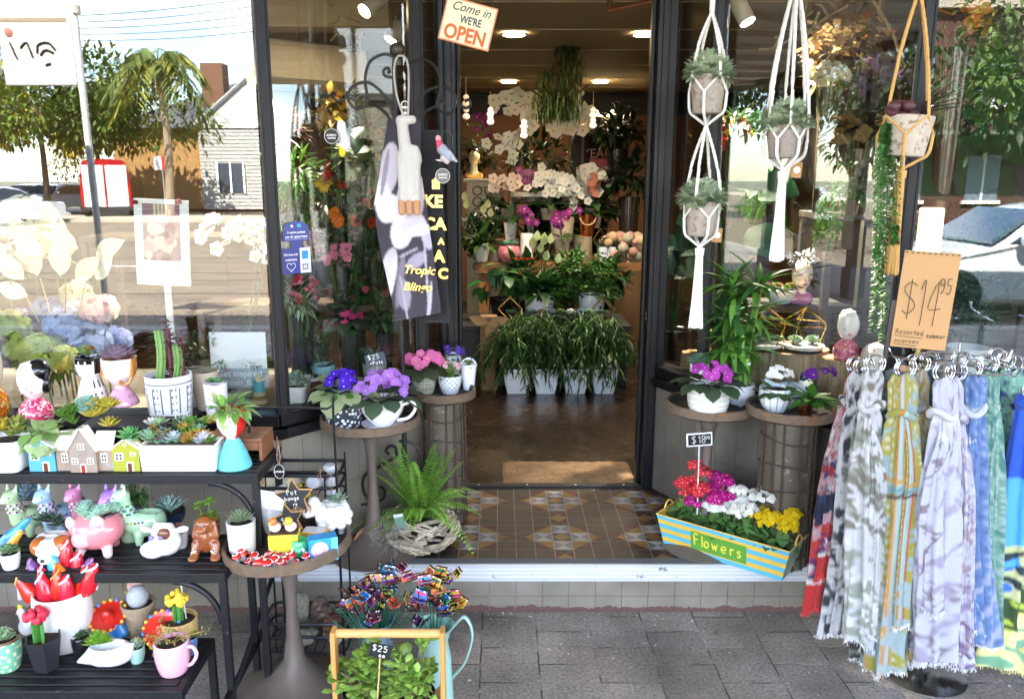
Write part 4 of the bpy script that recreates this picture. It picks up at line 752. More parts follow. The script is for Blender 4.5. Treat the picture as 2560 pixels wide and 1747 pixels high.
lady('lady planter in orange floral dress at the end of the top tier', -8,1048,T_+.06,70,190,DOME,HEADB,speck(['#e88a1e', '#f0b43c', '#e86a1e', '#d8481e', '#f4e0a0']),lambda u,q:FACE,eyes=[(.3,.6,.05,'#1a1618'),(.6,.5,.1,'#f09888')],extra=lambda t,R,Hh:P_(t,'hair', CERAM,lambda mb:sphere(mb,(-R*.1,R*.1,Hh*.86),(R*.8,R*.75,Hh*.15),'#1a1618', 20)))
def bobplant(t,R,Hh):
 def f(mb):
  for q in range(5):rosette(mb,(RS.uniform(-.5,.5)*R,0,Hh*1.0+RS.uniform(-.0,.02)),R*.55,['#7d9a4c', '#8aa86a', '#a8703c'][q%3],14,SUCC,None,1.0,.1)
 P_(t,'foliage', WAXY,f,180)
Z2=T_+.112
lady('lady planter with black fringe and white dotted dress on the black crate', 235,1016,Z2,74,122,[(.01,0),(.95,0),(1,.02),(.98,.1),(.85,.32),(.62,.5),(.58,.56)],[(.58,.55),(.75,.62),(.86,.74),(.9,.98),(.84,.98),(.8,.92),(.01,.9)],lambda u,q:'#3a3a3c' if (int(u*26+int(q*26)%2*.5)%2 ==0 and (u*26)%1 < .45 and (q*26)%1 < .5) else '#f4f2f0',
     lambda u,q:'#151316' if q > .86+.035*abs(sin(u*38)) or (q > .66 and (u > .88 or u < .62 and not .5<u)) else '#f4efec', grow=bobplant)
def curl(t,R,Hh):
 P_(t,'hair', CERAM,lambda mb:(tube(mb,smoothline([(R*.8,-R*.3,Hh*.95),(R*.82,-R*.38,Hh*.62),(R*.6,-R*.62,Hh*.47),(R*.35,-R*.72,Hh*.5),(R*.38,-R*.74,Hh*.55)],5),R*.09,'#c87a28', 8),tube(mb,smoothline([(-R*.82,-R*.25,Hh*.95),(-R*.84,-R*.28,Hh*.65),(-R*.62,-R*.3,Hh*.5)],5),R*.08,'#c87a28', 8)))
 P_(t,'foliage', WAXY,lambda mb:rosette(mb,(0,0,Hh*.93),R*1.15,'#7d6f88', 46,SUCC,'#a88a98', 1.1,.1),180)
lady('lady planter with orange curled hair and pink base carrying a purple rosette', 309,1020,Z2,90,124,[(.01,0),(.82,0),(.86,.02),(.8,.1),(.6,.22),(.4,.34),(.36,.42)],[(.36,.41),(.5,.45),(.8,.6),(.9,.76),(.92,.96),(.86,.96),(.82,.9),(.01,.88)],lambda u,q:'#c87ab0' if (u*22)%1 < .3 and (q*40)%1 < .3 else '#e8b0d0', lambda u,q:'#d08a3c' if (u > .93 or u < .56 and not .5<u < .56) else FACE,grow=curl)
def crate(lab,x0,x1,y0,y1,z0,z1,c,m=WOODX,slats=True):
 t=thing('display_crate', lab,'crate', ((x0+x1)/2,y0,z0));o=Matrix.Translation((-(x0+x1)/2,-y0,-z0));mb=MB();n=6
 for k in range(n):a=y0+(y1-y0)*k/n;box(mb,(x0,a+.001,z1-.012),(x1,a+(y1-y0)/n-.002,z1),c,o)
 part('top_slats', mb,m,t,0,.002);mb=MB();box(mb,(x0,y0,z0),(x0+.012,y1,z1-.0125),c,o);box(mb,(x1-.012,y0,z0),(x1,y1,z1-.0125),c,o);box(mb,(x0+.0125,y1-.012,z0),(x1-.0125,y1,z1-.0125),c,o)
 if slats:box(mb,(x0+.0125,y0,z1-.04),(x1-.0125,y0+.01,z1-.0125),c,o)
 part('side_panel', mb,m,t,0,.002)
crate('black slatted crate raising the dotted and orange haired lady planters', -1.37,-1.10,2.475,2.605,T_,Z2,'#1d1d22', IRON)
crate('brown timber box under the big white patterned cactus pot', -1.095,-.965,2.46,2.605,T_,T_+.06,'#6a4c38')
crate('reddish timber box behind the red haired lady vase', -.955,-.77,2.47,2.605,T_,T_+.075,'#8a5a3c')
crate('weathered grey board under the pink speckled lady planter', -1.75,-1.385,2.46,2.6,T_,T_+.058,'#8a8478', slats=False)
p=put(431,1062,T_+.06,.07);s=PXM(1,p);R=56*s;Hh=118*s
def patt(u,q,r):k=q/Hh;return '#7a8288' if (k > .86 and k < .89) or (.25<k < .8 and (u*16)%1 < .12) or ((u*40)%1 < .3 and (k*26)%1 < .3 and k < .84 and (u*8)%1 > .5) else '#f2f2f4'
def cact(t,r,h):
 def f(mb):
  for x,hh,rr,c in ((-.028,.17,.013,'#7aa05a'),(.03,.12,.012,'#6f9450')):
   tops=np.linspace(0,1,14);P=np.c_[x+.012*np.sin(tops*2.5),0*tops,h+tops*hh]
   for a in range(4):tube(mb,P+np.array((rr*.7*cos(a*pi/2+.4),rr*.7*sin(a*pi/2+.4),0)),rr*(.55+.12*np.sin(tops*40)),c,6)
  for x,hh in ((.008,.175),(.05,.13)):
   tube(mb,[(x,.012,h),(x,.012,h+hh)],.008,'#6a2c38', 7);n=70;q=RS.rand(n);a=RS.uniform(0,TAU,n);d=np.c_[np.cos(a),np.sin(a),RS.uniform(.1,.6,n)];inst(mb,LEAF,np.c_[np.full(n,x),np.full(n,.012),h+.02+q*hh*1.05],d,None,RS.uniform(.022,.038,n),None,jit('#5a2830', n,.4))
  n=22;q=RS.rand(n);inst(mb,LANCE,np.c_[np.full(n,-.035),np.zeros(n),h+.04+q*.13],np.c_[-np.ones(n),RS.normal(0,.4,n),RS.uniform(-.2,.3,n)],None,.034,None,jit('#4a5a4a', n))
 P_(t,'cactus_stems', WAXY,f,60)
potted('cactus_pot', 'big white pot with fine blue pattern holding tall green and maroon cactus', 'pot plant', (p[0],p[1],T_+.06),potprof(R,R*.86,Hh,.008,.003),'#ffffff', CERAM,cact,cf=patt,n=80)
p=put(510,1030,T_+.06,.03);s=PXM(1,p)
potted('plant_pot', 'empty beige footed pot with soil behind the white cactus pot', 'pot', (p[0]+.006,p[1]+.02,T_+.06),potprof(35*s,24*s,98*s,.006),'#c8b8a4', CERAM,lambda t,r,h:None)
p=put(544,1044,T_+.075,.03);s=PXM(1,p)
def tripod(t,r,h):
 P_(t,'foliage', WAXY,lambda mb:[rosette(mb,(q*.014,0,h+.012),.026,'#6f9a6a', 18) for q in (-1,0,1)],180)
 P_(t,'foot', CERAM,lambda mb:[tube(mb,[(.018*cos(a),.018*sin(a),-.008),(.018*cos(a),.018*sin(a),.004)],.005,'#d8d4e8') for a in (0,2.1,4.2)])
potted('plant_pot', 'small white three legged pot with green rosettes', 'pot plant', (p[0],p[1],T_+.083),potprof(28*s,25*s,78*s,.005,.002),'#ece8ee', CERAM,tripod)
p=put(90,1000,T_+.06,.06);potted('plant_pot', 'shiny gold metal bowl behind the pink speckled lady', 'pot', (p[0],2.66-.055,T_-.0+.06),potprof(.085,.05,.14,.006,.03),'#c89a3c', GOLD,lambda t,r,h:None)
# ---------------------------------------------------------------- middle tier: ceramic animals
def animal(name,lab,cat,p,prims,res=38,k=.008,m=CERAM,extra=None,grow=None,rz=0,group='ceramic animal planters', sc=1.0):
 t=thing(name,lab,cat,p,rz,group);mb=MB();blob(mb,prims,res,k,Matrix.Scale(sc,4));part('body', mb,m,t,80)
 if extra:extra(t)
 if grow:P_(t,'foliage', WAXY,lambda mb:grow(mb),180)
 return t
def shade(c,f):c=H(c)*f;c=np.clip(c,0,1);c=np.where(c <=.0031308,c*12.92,1.055*c**(1/2.4)-.055);return '#%02x%02x%02x' % tuple(int(round(q*255)) for q in c)
def llama(lab,x,yb,hpx,c,grow,flip=1,rz=0,collar=('#4a3a6a', '#d8a0a8', '#f0e8d8')):
 p=PZ(x,yb,M_);s=PXM(1,p);h=hpx*s;q=h/.185;p[1] +=.045;c2=shade(c,1.5)
 prims=[('e', (.0,.03,.055),(.042,.055,.044),c),('c', (-.0,-.015,.06),(-.002,-.03,.135),.026,.019,c),('e', (-.002,-.035,.15),(.023,.027,.021),c),('e', (-.002,-.058,.143),(.012,.016,.010),c2),('c', (-.015,-.027,.163),(-.02,-.024,.186),.0065,.003,c2),('c', (.012,-.027,.163),(.017,-.024,.186),.0065,.003,c2)]
 prims +=[('c', (a,b,.03),(a,b,.004),.014,.012,c) for a in (-.025,.025) for b in (-.0,.06)]+[('e', (0,.042,.095),(.026,.034,.03),'#2c2a24', 'sub')]
 def ex(t):
  def f(mb):
   for k in range(3):
    a=np.linspace(0,TAU,25);z=.098+k*.012;r=.0255-k*.0022;cc=(0,-.022-.0028*k,z)
    pts=np.c_[cc[0]+r*np.cos(a),cc[1]+r*np.sin(a),np.full(25,z)]*q;tube(mb,pts,.0032*q,np.array([H(collar[(i+k)%len(collar)]) for i in range(25)]),6,cap=False)
   for k in range(14):a=pi+pi*k/13;sphere(mb,np.array((.036*cos(a),.012+.045*sin(a),.07))*q,.004*q,['#c8485a', '#4a5aa8', '#e0b84c', '#3c8a6a'][k%4],6)
  P_(t,'woven_collar', MATTE,f);P_(t,'eye', CERAM,lambda mb:[sphere(mb,np.array((s_*.014,-.056,.153))*q,.0028*q,'#3a3038', 6) for s_ in (-1,1)])
 animal('llama_planter', lab,'planter', p,prims,40,.009,CERAM,ex,(lambda mb:grow(mb,q)) if grow else None,rz,'pastel llama planters', q)
ros=lambda c,dx=0,r=.035,n=3,z=.1:(lambda mb,q:[rosette(mb,((dx+RS.uniform(-.01,.01))*q,(.045+k*.008)*q,(z+.012*k)*q),r,c,22) for k in range(n)])
llama('pale green llama planter with blue succulent farthest along the middle tier', 42,1352,142,'#b8d0a0', ros('#8fa8b4', -.03,.05),rz=-.25)
llama('pale blue llama planter standing between the green and pink llamas', 122,1352,145,'#a8c8dc', ros('#3a4a3a', .05,.03,2,.08),rz=-.2)
llama('pink llama planter peeking over the pink pig', 198,1346,142,'#d888b0', ros('#8fb0bc', -.045,.04,2,.15),rz=-.2)
llama('lilac llama planter with purple woven collar', 292,1364,157,'#a878c8', ros('#b0a89a', -.03,.03,2,.16),rz=-.3)
def bushy(mb,q):
 for k in range(60):
  d=sph(1,1)[0];e=np.array((.0,.05,.09))*q+d*np.array((.045,.04,.085))*q*RS.uniform(.8,1.2);tube(mb,smoothline([(0,.05*q,.09*q),np.array((d[0]*.03,.05+d[1]*.02,.13))*q,e],3),.0022,'#3c5a28', 4)
  n=9;inst(mb,LEAF,np.array((0,.05*q,.09*q))+(e-np.array((0,.05*q,.09*q)))*RS.uniform(.4,1,(n,1)),sph(n,.6),None,.011,None,jit('#3f6a2a', n,.4))
llama('mint llama planter facing left with a bushy green plant', 330,1368,158,'#b4d8b0', None,rz=-1.0,collar=('#3a8a9a', '#e0d8c8', '#3a6a5a'))
p=put(385,1300,M_,.03);potted('pot_plant', 'bushy fine leaved green plant in a dark pot behind the mint llama', 'pot plant', (p[0],2.405,M_),potprof(.034,.028,.085),'#8fa88a', CERAM,Pl(lambda mb,r,h:bushy(mb,1.0)))
p=PZ(225,1398,M_);s=PXM(1,p);q=s*140/.18
def eyes(pts,c='#2a2022', r=.004):return lambda t:P_(t,'eye', CERAM,lambda mb:[sphere(mb,a,r,c,8) for a in pts])
pk='#e88a92'
def pigx(t):
 P_(t,'rim', CERAM,lambda mb:tube(mb,np.c_[.055*q*np.cos(np.linspace(0,TAU,30))+.01,.045*q*np.sin(np.linspace(0,TAU,30)),.118*q+.012*np.cos(np.linspace(0,TAU,30))*q],.004,'#3a3034', 6))
animal('pig_planter', 'round pink pig planter brimming with pale green rosettes', 'planter', (p[0],p[1]+.06,M_+.004),[('e', (0,0,.075),(.085,.075,.068),pk),('e', (-.022,-.066,.062),(.03,.018,.026),'#f2b4b8'),('e', (-.062,-.045,.115),(.016,.012,.022),'#f4c4c4', (0,.3,-.5)),('e', (.03,-.05,.122),(.018,.012,.02),'#f4c4c4', (0,-.3,.3)),('c', (-.04,-.03,.02),(-.045,-.04,.006),.016,.015,'#f4d8d0'),('c', (.045,-.035,.02),(.05,-.045,.006),.016,.015,'#f4d8d0'),('c', (-.03,.035,.02),(-.03,.04,.006),.015,.014,pk),('c', (.035,.035,.02),(.035,.04,.006),.015,.014,pk),('e', (.01,0,.15),(.055,.045,.045),'#5a4a48', 'sub')],46,.01,CERAM,pigx,lambda mb:[rosette(mb,(RS.uniform(-.045,.06)*q,RS.uniform(-.035,.03)*q,(.118+RS.uniform(0,.022))*q),RS.uniform(.026,.038),'#a8d4ba', 24,SUCC,'#d0e8d8') for _ in range(26)],sc=q)
p=PZ(403,1402,M_);q=PXM(100,p)/.125;wc='#f4f0f0'
animal('cow_mug', 'white ceramic cow mug with brown eye patch and pale snout', 'planter', (p[0],p[1]+.045,M_),[('e', (0,0,.045),(.05,.045,.046),wc),('c', (0,-.01,.05),(0,-.012,.085),.04,.036,wc),('e', (-.03,-.035,.032),(.038,.022,.028),'#f8e8e4'),('e', (-.058,-.005,.088),(.02,.008,.011),'#d8d0dc', (0,.3,0)),('e', (.058,-.005,.088),(.022,.008,.012),'#d8d0dc', (0,-.2,0)),('e', (.012,-.04,.088),(.02,.012,.018),'#7a4a30', 'hard'),('c', (-.02,-.01,.115),(-.03,-.012,.128),.006,.003,'#d8d0e4'),('e', (0,.005,.128),(.03,.028,.03),'#5a4a48', 'sub')],42,.008,CERAM,eyes([np.array((-.022,-.052,.08))*q,np.array((.008,-.055,.082))*q],'#8a7aa8', .008*q),None,sc=q)
p=PZ(412,1330,M_);potted('pot_plant', 'dark blue bowl of pointed pale agave behind the white cow mug', 'pot plant', (p[0],p[1]+.05,M_),potprof(.052,.032,.055,.005,.006),'#223448', CERAM,Pl(lambda mb,r,h:rosette(mb,(0,0,h),.075,'#8fb4a4', 34,SPIKE,'#b8d0c4', 1.2,.2)))
p=PZ(508,1402,M_);q=PXM(112,p)/.15;bn='#8a4a26'
animal('dog_figurine', 'brown dog figurine with patterned paws at the tier end', 'figurine', (p[0],p[1]+.04,M_),[('e', (0,0,.06),(.03,.03,.05),bn),('e', (0,-.008,.118),(.028,.03,.028),'#93542c'),('e', (-.004,-.034,.106),(.016,.018,.013),'#a0603a'),('c', (-.028,-.002,.122),(-.032,-.006,.075),.009,.014,bn),('c', (.028,-.002,.122),(.032,-.006,.075),.009,.014,bn),('c', (-.03,-.01,.045),(-.034,-.028,.012),.018,.013,bn),('c', (.03,-.01,.045),(.036,-.026,.012),.018,.013,bn),('e', (-.034,-.04,.008),(.018,.022,.009),'#9a5a34'),('e', (.04,-.036,.008),(.018,.022,.009),'#9a5a34')],44,.008,CERAM,lambda t:(eyes([np.array((-.012,-.036,.122))*q,np.array((.009,-.038,.122))*q],'#1a1010', .0035*q)(t),P_(t,'paw_pattern', CERAM,lambda mb:[sphere(mb,np.array((sg*(.032+.006*cos(k)),-.036-.004*sin(k),.022+.0035*(k%6)))*q+np.array((sg*.002*(k//6),0,0)),.0028*q,['#f0e8e0', '#8a3a8a', '#e8d84c'][k%3],6) for sg in (-1,1) for k in range(18)])),sc=q)
p=PZ(500,1385,M_);potted('pot_plant', 'light green tree houseleek behind the brown dog figurine', 'pot plant', (p[0]-.01,2.40,M_),potprof(.028,.022,.05),'#3a3a38', CERAM,Pl(lambda mb,r,h:[(tube(mb,[(0,0,h),(x,0,h+z)],.003,'#6a7a3a', 5),rosette(mb,(x,0,h+z),.028,'#8ab04a', 16,JADE,None,.9,.1)) for x,z in ((-.02,.07),(.015,.085),(.02,.04),(-.01,.03))]))
p=PZ(105,1420,M_);q=PXM(110,p)/.13
animal('sleeping_dog_planter', 'sleeping puppy planter with orange ears and white blaze behind the toadstools', 'planter', (p[0],p[1]+.05,M_),[('e', (0,.03,.045),(.06,.045,.04),'#f0e8e0'),('e', (.012,-.015,.045),(.042,.036,.032),'#f4eee8'),('e', (-.022,-.012,.052),(.026,.03,.028),'#b8642c'),('e', (.042,-.005,.054),(.026,.03,.03),'#b8642c'),('e', (.012,-.048,.028),(.022,.016,.016),'#f8f2ee'),('e', (.012,-.063,.03),(.007,.005,.005),'#2a2020', 'hard'),('e', (.0,.04,.085),(.035,.028,.03),'#3a3028', 'sub')],42,.008,CERAM,eyes([np.array((-.006,-.045,.05))*q,np.array((.032,-.042,.05))*q],'#4a2a18', .004*q),lambda mb:[rosette(mb,(RS.uniform(-.05,.05),.035,.085*q+RS.uniform(0,.03)),.045,'#44584a', 14,SPIKE,None,.9,.1) for _ in range(3)],sc=q)
p=PZ(10,1400,M_);s=PXM(1,p)
animal('parrot_figurine', 'blue and orange parrot figurine with raised tail at the picture edge', 'figurine', (p[0],p[1]+.02,M_),[('c', (.078,.0,.125),(.02,0,.07),.008,.019,'#3a9ad8'),('c', (.02,0,.07),(-.03,0,.02),.02,.026,'#3f8ac8'),('c', (.055,-.012,.085),(.005,-.014,.02),.008,.018,'#f0a83c'),('e', (-.05,0,.03),(.02,.018,.025),'#e8c83c')],40,.006)
def toadcap(mb,c,r,h,col,dots='#f4e8d0', R=None,n=26):
 prof=[(.001,h),(r*.35,h*.93),(r*.7,h*.66),(r*.93,h*.28),(r,.0),(r*.9,-h*.06),(.001,h*.1)];M=Matrix.Translation(Vector(c))@(R or Matrix.Identity(4));lathe(mb,prof,col,22,M)
 for k in range(n):
  a=k*2.4;t_=.15+.8*((k*.618)%1);rr=np.interp(t_,np.linspace(0,1,5),[q[0] for q in prof[:5]]);zz=np.interp(t_,np.linspace(0,1,5),[q[1] for q in prof[:5]]);sphere(mb,(rr*cos(a)*1.01,rr*sin(a)*1.01,zz*1.01),r*.15,dots,6,M)
p=PZ(52,1478,.30);s=PXM(1,p);t=thing('toadstool_stake', 'wide red spotted toadstool on two white stems above the textured pot', 'garden ornament', (p[0],p[1]+.03,B_));mb=MB();toadcap(mb,(0,0,.19-.0),46*s,30*s,'#d0241c', '#f0b860', Matrix.Rotation(.18,4,'Y'));part('cap', mb,CERAM,t,50)
for x in (-.014,.016):mb=MB();tube(mb,[(x-.01,0,.0),(x,0,.195)],.008,'#f2eeee');part('stem', mb,CERAM,t)
# ---------------------------------------------------------------- bottom tier
p=put(172,1636,B_,.06);s=PXM(1,p);R=64*s
def sticks(t,r,h):
 for k,(x,y,tp,c,d,a) in enumerate([(x_,y_,t_*.6+.02,c_,d_,a_) for x_,y_,t_,c_,d_,a_ in [(-.05,.02,.13,'#7a4a8a', '#a884b0', -.35),(-.02,-.03,.09,'#d02038', '#ffffff', -.15),(.06,.0,.1,'#d8301e', '#f4e8ea', .2),(0,.04,.2,'#c81e2c', '#f4e8ea', .05),(-.068,-.01,.085,'#d8301e', '#f0a048', -.5),(-.03,.0,.10,'#c81e3c', '#f4e8ea', -.2),(-.008,.02,.16,'#4ab0d0', '#a8e0e8', -.12),(.008,-.02,.095,'#d8301e', '#f0a048', .0),(.034,.0,.12,'#e88a1e', '#e05a1e', -.3),(.03,.03,.15,'#d02038', '#f4e8ea', .12),(.05,.02,.13,'#7a4a8a', '#a884b0', .3),(.068,-.01,.135,'#d0202c', '#f4eeee', .38),(.03,-.03,.075,'#d0203c', '#ffffff', .1)]]):
  mb=MB();R_=Matrix.Translation((x,y,h-.02))@Matrix.Rotation(a,4,'Y');tube(mb,[np.array(R_@Vector((0,0,0))),np.array(R_@Vector((0,0,tp-.03)))],.006,'#f2eeec', 7);
  toadcap(mb,(0,0,tp-.045),.019,.075,c,d,None,22);v=mb.V;nv=MB();tube(nv,[(0,0,0),(0,0,tp-.03)],.008,'#f2eeec', 8);toadcap(nv,(0,0,tp-.05),.025,.09,c,d,None,24);nv.xf(R_);part('toadstool_cone', nv,CERAM,t,50)
potted('toadstool_pot', 'large white hairy textured pot stuffed with spotted red toadstool cones', 'planter', (p[0],p[1],B_),potprof(R,R*.74,150*s,.007,.012),'#efebe6', mat('hairy_pot', .8,ns=90,na=.15,bump=1.0,bs=220,stretch=(1,1,.25)),sticks)
def sombrero(lab,x,yb,z,q,tilt=-.55,p=None):
 p=PZ(x,yb,z) if p is None else p;t=thing('sombrero_figurine', lab,'figurine', (p[0],p[1]+.03,z),0,'sombrero figurines');R_=Matrix.Translation((-.005*q,0,.066*q))@Matrix.Rotation(-tilt,4,'X')
 mb=MB();blob(mb,[('c', (0,0,.015),(0,0,.05),.026,.02,'#3a8ad8'),('c', (.02,0,.05),(.034,-.006,.024),.012,.013,'#4a9ae0'),('c', (-.02,0,.05),(-.034,-.004,.02),.011,.012,'#f0c83c'),('e', (.018,-.018,.006),(.014,.018,.009),'#b08a78'),('e', (-.016,-.018,.006),(.014,.018,.009),'#b08a78'),('e', (.008,-.026,.044),(.005,.004,.005),'#d84a7a', 'hard')],36,.006,Matrix.Scale(q,4));part('body', mb,CERAM,t,80)
 mb=MB();lathe(mb,[(.001,-.002),(.03,-.002),(.045,.004),(.05,.01),(.047,.012),(.03,.006),(.018,.006),(.015,.014),(.011,.028),(.005,.034),(.001,.035)],'#d02c20', 32,R_@Matrix.Scale(q,4))
 for k in range(18):a=TAU*k/18;sphere(mb,np.array((.0475*cos(a),.0475*sin(a),.012))*q,.0058*q,['#f0b43c', '#5a8ad0', '#f0c048'][k%3],7,R_)
 part('hat', mb,CERAM,t,50)
sombrero('red sombrero figurine in blue poncho behind the white swan planter', 272,1612,B_,1.12)
sombrero('red sombrero figurine half hidden behind the yellow moon cactus', 428,1600,B_,1.1,-.75,np.array((-1.005,2.14,B_)))
p=put(351,1600,B_,.03);s=PXM(1,p)
def ball(t,r,h):
 def f(mb):
  a=np.linspace(-pi/2,pi/2,24);lathe(mb,[(.031*cos(q)*(1+.02*(i%2))+.0005,h+.028+.036*sin(q)) for i,q in enumerate(a)],'#b4b8ba', 36)
 P_(t,'cactus_ball', mat('cactus_wool', .85,ns=150,na=.3,bump=1.0,bs=260),f,60);P_(t,'tag_hoop', GOLD,lambda mb:tube(mb,arc((-.024,.03,h+.045),.034,-1.2,4.2,24),.0016,'#c8b43c', 6));P_(t,'round_tag', CERAM,lambda mb:lathe(mb,[(.001,0),(.022,0),(.024,.003),(.001,.004)],'#d8a09a', 20,XF((-.02,.032,h+.048),rx=pi/2-.3)))
potted('cactus_pot', 'woven look brown pot with grey woolly ball cactus and gold hoop', 'pot plant', (p[0],p[1]+.01,B_),potprof(41*s,30*s,88*s),'#a08a70', WICKER,ball)
p=put(455,1640,B_,.05);s=PXM(1,p)
def moon(t,r,h,top='#f0d040', z=.055,x=0):
 P_(t,'stem', WAXY,lambda mb:[cbox(mb,(x,0,h+z/2-.01),(.03,.008,z+.02),'#4a8a3a', rotz(a)) for a in (0,pi/3,2*pi/3)],0)
 def f(mb):
  for k in range(34):d=sph(1,.35)[0];sphere(mb,np.array((x,0,h+z+.016))+d*np.array((.026,.024,.02)),RS.uniform(.007,.012),jit(top,1,.12)[0],8)
 P_(t,'cactus_head', WAXY,f,60)
def straw(t,r,h):
 moon(t,r,h);P_(t,'label_stick', PLASTIC,lambda mb:(tube(mb,[(.02,.01,h-.02),(.012,.01,h+.125)],.002,'#d8d8d0', 5),lathe(mb,[(.001,0),(.006,.005),(.004,.02),(.001,.03)],'#e0d040', 10,XF((.011,.01,h+.12)))))
potted('cactus_pot', 'straw coloured pot with yellow moon cactus and plant stake', 'pot plant', (p[0],p[1],B_),potprof(46*s,38*s,84*s),'#c8a468', WICKER,straw)
p=put(437,1694,B_,.04);s=PXM(1,p)
def mugp(t,r,h):
 P_(t,'handle', CERAM,lambda mb:tube(mb,smoothline([(r*.9,-.005,h*.88),(r*1.5,-.01,h*.95),(r*1.75,-.012,h*.68),(r*1.35,-.01,h*.34),(r*.9,-.005,h*.25)],5),.0055,'#f0b4c4', 8))
 P_(t,'foliage', WAXY,lambda mb:(bush(mb,(-.01,0,h+.015),(.05,.03,.035),130,'#8a9a4a', .011,LEAF,.2,.6,.3,'#a87a4c'),[tube(mb,smoothline([(0,0,h),(x*.5,-.01,h+.03),(x,-.01,h+z)],4),.0014,'#b0884c', 4) for x,z in ((-.075,.02),(.1,.045),(-.05,-.02),(.06,.03))],bush(mb,(.1,-.01,h+.045),(.015,.01,.012),14,'#a8a050', .012),bush(mb,(-.075,-.01,h+.02),(.015,.01,.012),14,'#a8a050', .012)),180)
potted('mug_planter', 'pale pink mug planter with a trailing sedum at the shelf end', 'planter', (p[0],p[1],B_),potprof(41*s,34*s,84*s,.005,.006),'#f0b4c4', CERAM,mugp)
p=PZ(245,1687,B_);s=PXM(1,p);q=s*157/.2
animal('swan_planter', 'white swan boat planter with a lime green succulent', 'planter', (p[0],p[1]+.05,B_),[('e', (.02,0,.045),(.075,.05,.042),'#f4f3f4'),('c', (-.02,0,.04),(-.09,0,.012),.04,.006,'#f4f3f4'),('c', (.07,0,.06),(.095,0,.075),.02,.005,'#f4f3f4'),('e', (.01,0,.095),(.06,.038,.045),'#4a4038', 'sub')],46,.012,CERAM,None,lambda mb:[rosette(mb,(-.012+RS.uniform(-.025,.02),RS.uniform(-.02,.02),.07*q+RS.uniform(0,.02)),.032,'#8ab83c', 36,SPIKE,None,1.4,.1) for _ in range(6)],sc=q)
p=put(120,1686,B_,.04);s=PXM(1,p)
potted('cactus_pot', 'black faceted pot with red moon cactus on a green column', 'pot plant', (p[0],p[1],B_),potprof(44*s,30*s,86*s,.005),'#26262a', SATIN,lambda t,r,h:moon(t,r,h,'#d8344a', .06,-.012),n=6)
p=put(24,1686,B_,.04);s=PXM(1,p)
potted('plant_pot', 'sea green glazed pot with cream flower relief and brown rim', 'pot plant', (p[0],p[1],B_),potprof(34*s,28*s,84*s,.006,.006),'#8fc4a4', CERAM,Pl(lambda mb,r,h:[rosette(mb,(RS.uniform(-.015,.015),RS.uniform(-.015,.015),h+.01),.028,'#9ab88a', 22) for _ in range(4)]),cf=lambda u,q,r:'#6a4a34' if q > .092 else ('#e8e4b0' if sin(u*60)*sin(q*190) > .45 else '#7fc0a0'))
p=put(80,1600,B_,.03);s=PXM(1,p)
animal('rooster_figurine', 'small white rooster figurine behind the black cactus pot', 'figurine', (p[0]-.005,p[1],B_+.002),[('e', (0,0,.03),(.03,.022,.03),'#f4f2f0'),('c', (-.005,0,.05),(-.012,-.006,.085),.017,.012,'#f4f2f0'),('c', (.02,0,.045),(.042,0,.08),.012,.006,'#f4f2f0'),('e', (-.013,-.008,.102),(.01,.004,.008),'#e8c83c'),('c', (-.02,-.012,.083),(-.032,-.016,.08),.004,.001,'#e8943c')],34,.006)
p=put(20,1580,B_,.05);t=thing('wicker_basket', 'dark brown woven basket behind the white textured pot', 'basket', (p[0]-.03,2.17,B_));mb=MB();lathe(mb,[(.001,0),(.05,0),(.066,.13),(.06,.13),(.05,.02),(.001,.02)],'#5a4030', 28);part('weave', mb,WICKER,t);mb=MB();box(mb,(-.01,-.07,.095),(.07,-.066,.13),'#f2f0f2', XF(ry=.2));part('price_tag', mb,PAPER,t,0)
RS.seed(31)
for lab,x,yb,z,wp,hp,c,gc,tm in (('tiny white pot of red edged rosette between the cow mug and the dog', 452,1372,M_,40,40,'#f0ede8', '#a87a6a', SUCC),('tiny grey pot of blue chalk sticks behind the pink pig', 270,1340,M_,40,44,'#8a8c90', '#8fb0b8', SPIKE),('tiny terracotta pot of golden sedum at the back of the middle tier', 540,1340,M_,44,44,'#b0704a', '#c0b04a', SUCC),('tiny black pot of spotted aloe between the toadstool pot and the white swan planter', 205,1640,B_,42,46,'#222226', '#5f8a5a', SPIKE),('tiny mint pot of pale echeveria between the swan planter and the pink mug', 345,1660,B_,40,40,'#a8d0c0', '#b4ccb4', SUCC),('tiny blue pot of lime jelly bean sedum behind the pink mug planter', 520,1640,B_,40,44,'#5a7ab0', '#9ab84a', JADE),('tiny white pot of green rosette beside the sleeping puppy planter', 30,1425,M_,46,40,'#ecebea', '#7aa070', SUCC)):
 p=put(x,yb,z,.02);s=PXM(1,p);lim={T_:-.79,M_:-.85,B_:-.93}[z];potted('pot_plant', lab,'pot plant', (min(p[0],lim),min(p[1],{T_:2.58,M_:2.41,B_:2.2}[z]),z),potprof(wp/2*s,wp*.4*s,hp*s,.004,.002),c,CERAM,Pl(lambda mb,r,h:[rosette(mb,(RS.uniform(-.008,.008),RS.uniform(-.008,.008),h+.004+.008*k),r*1.35,gc,24,tm,None,1.3,.1) for k in range(2)]))
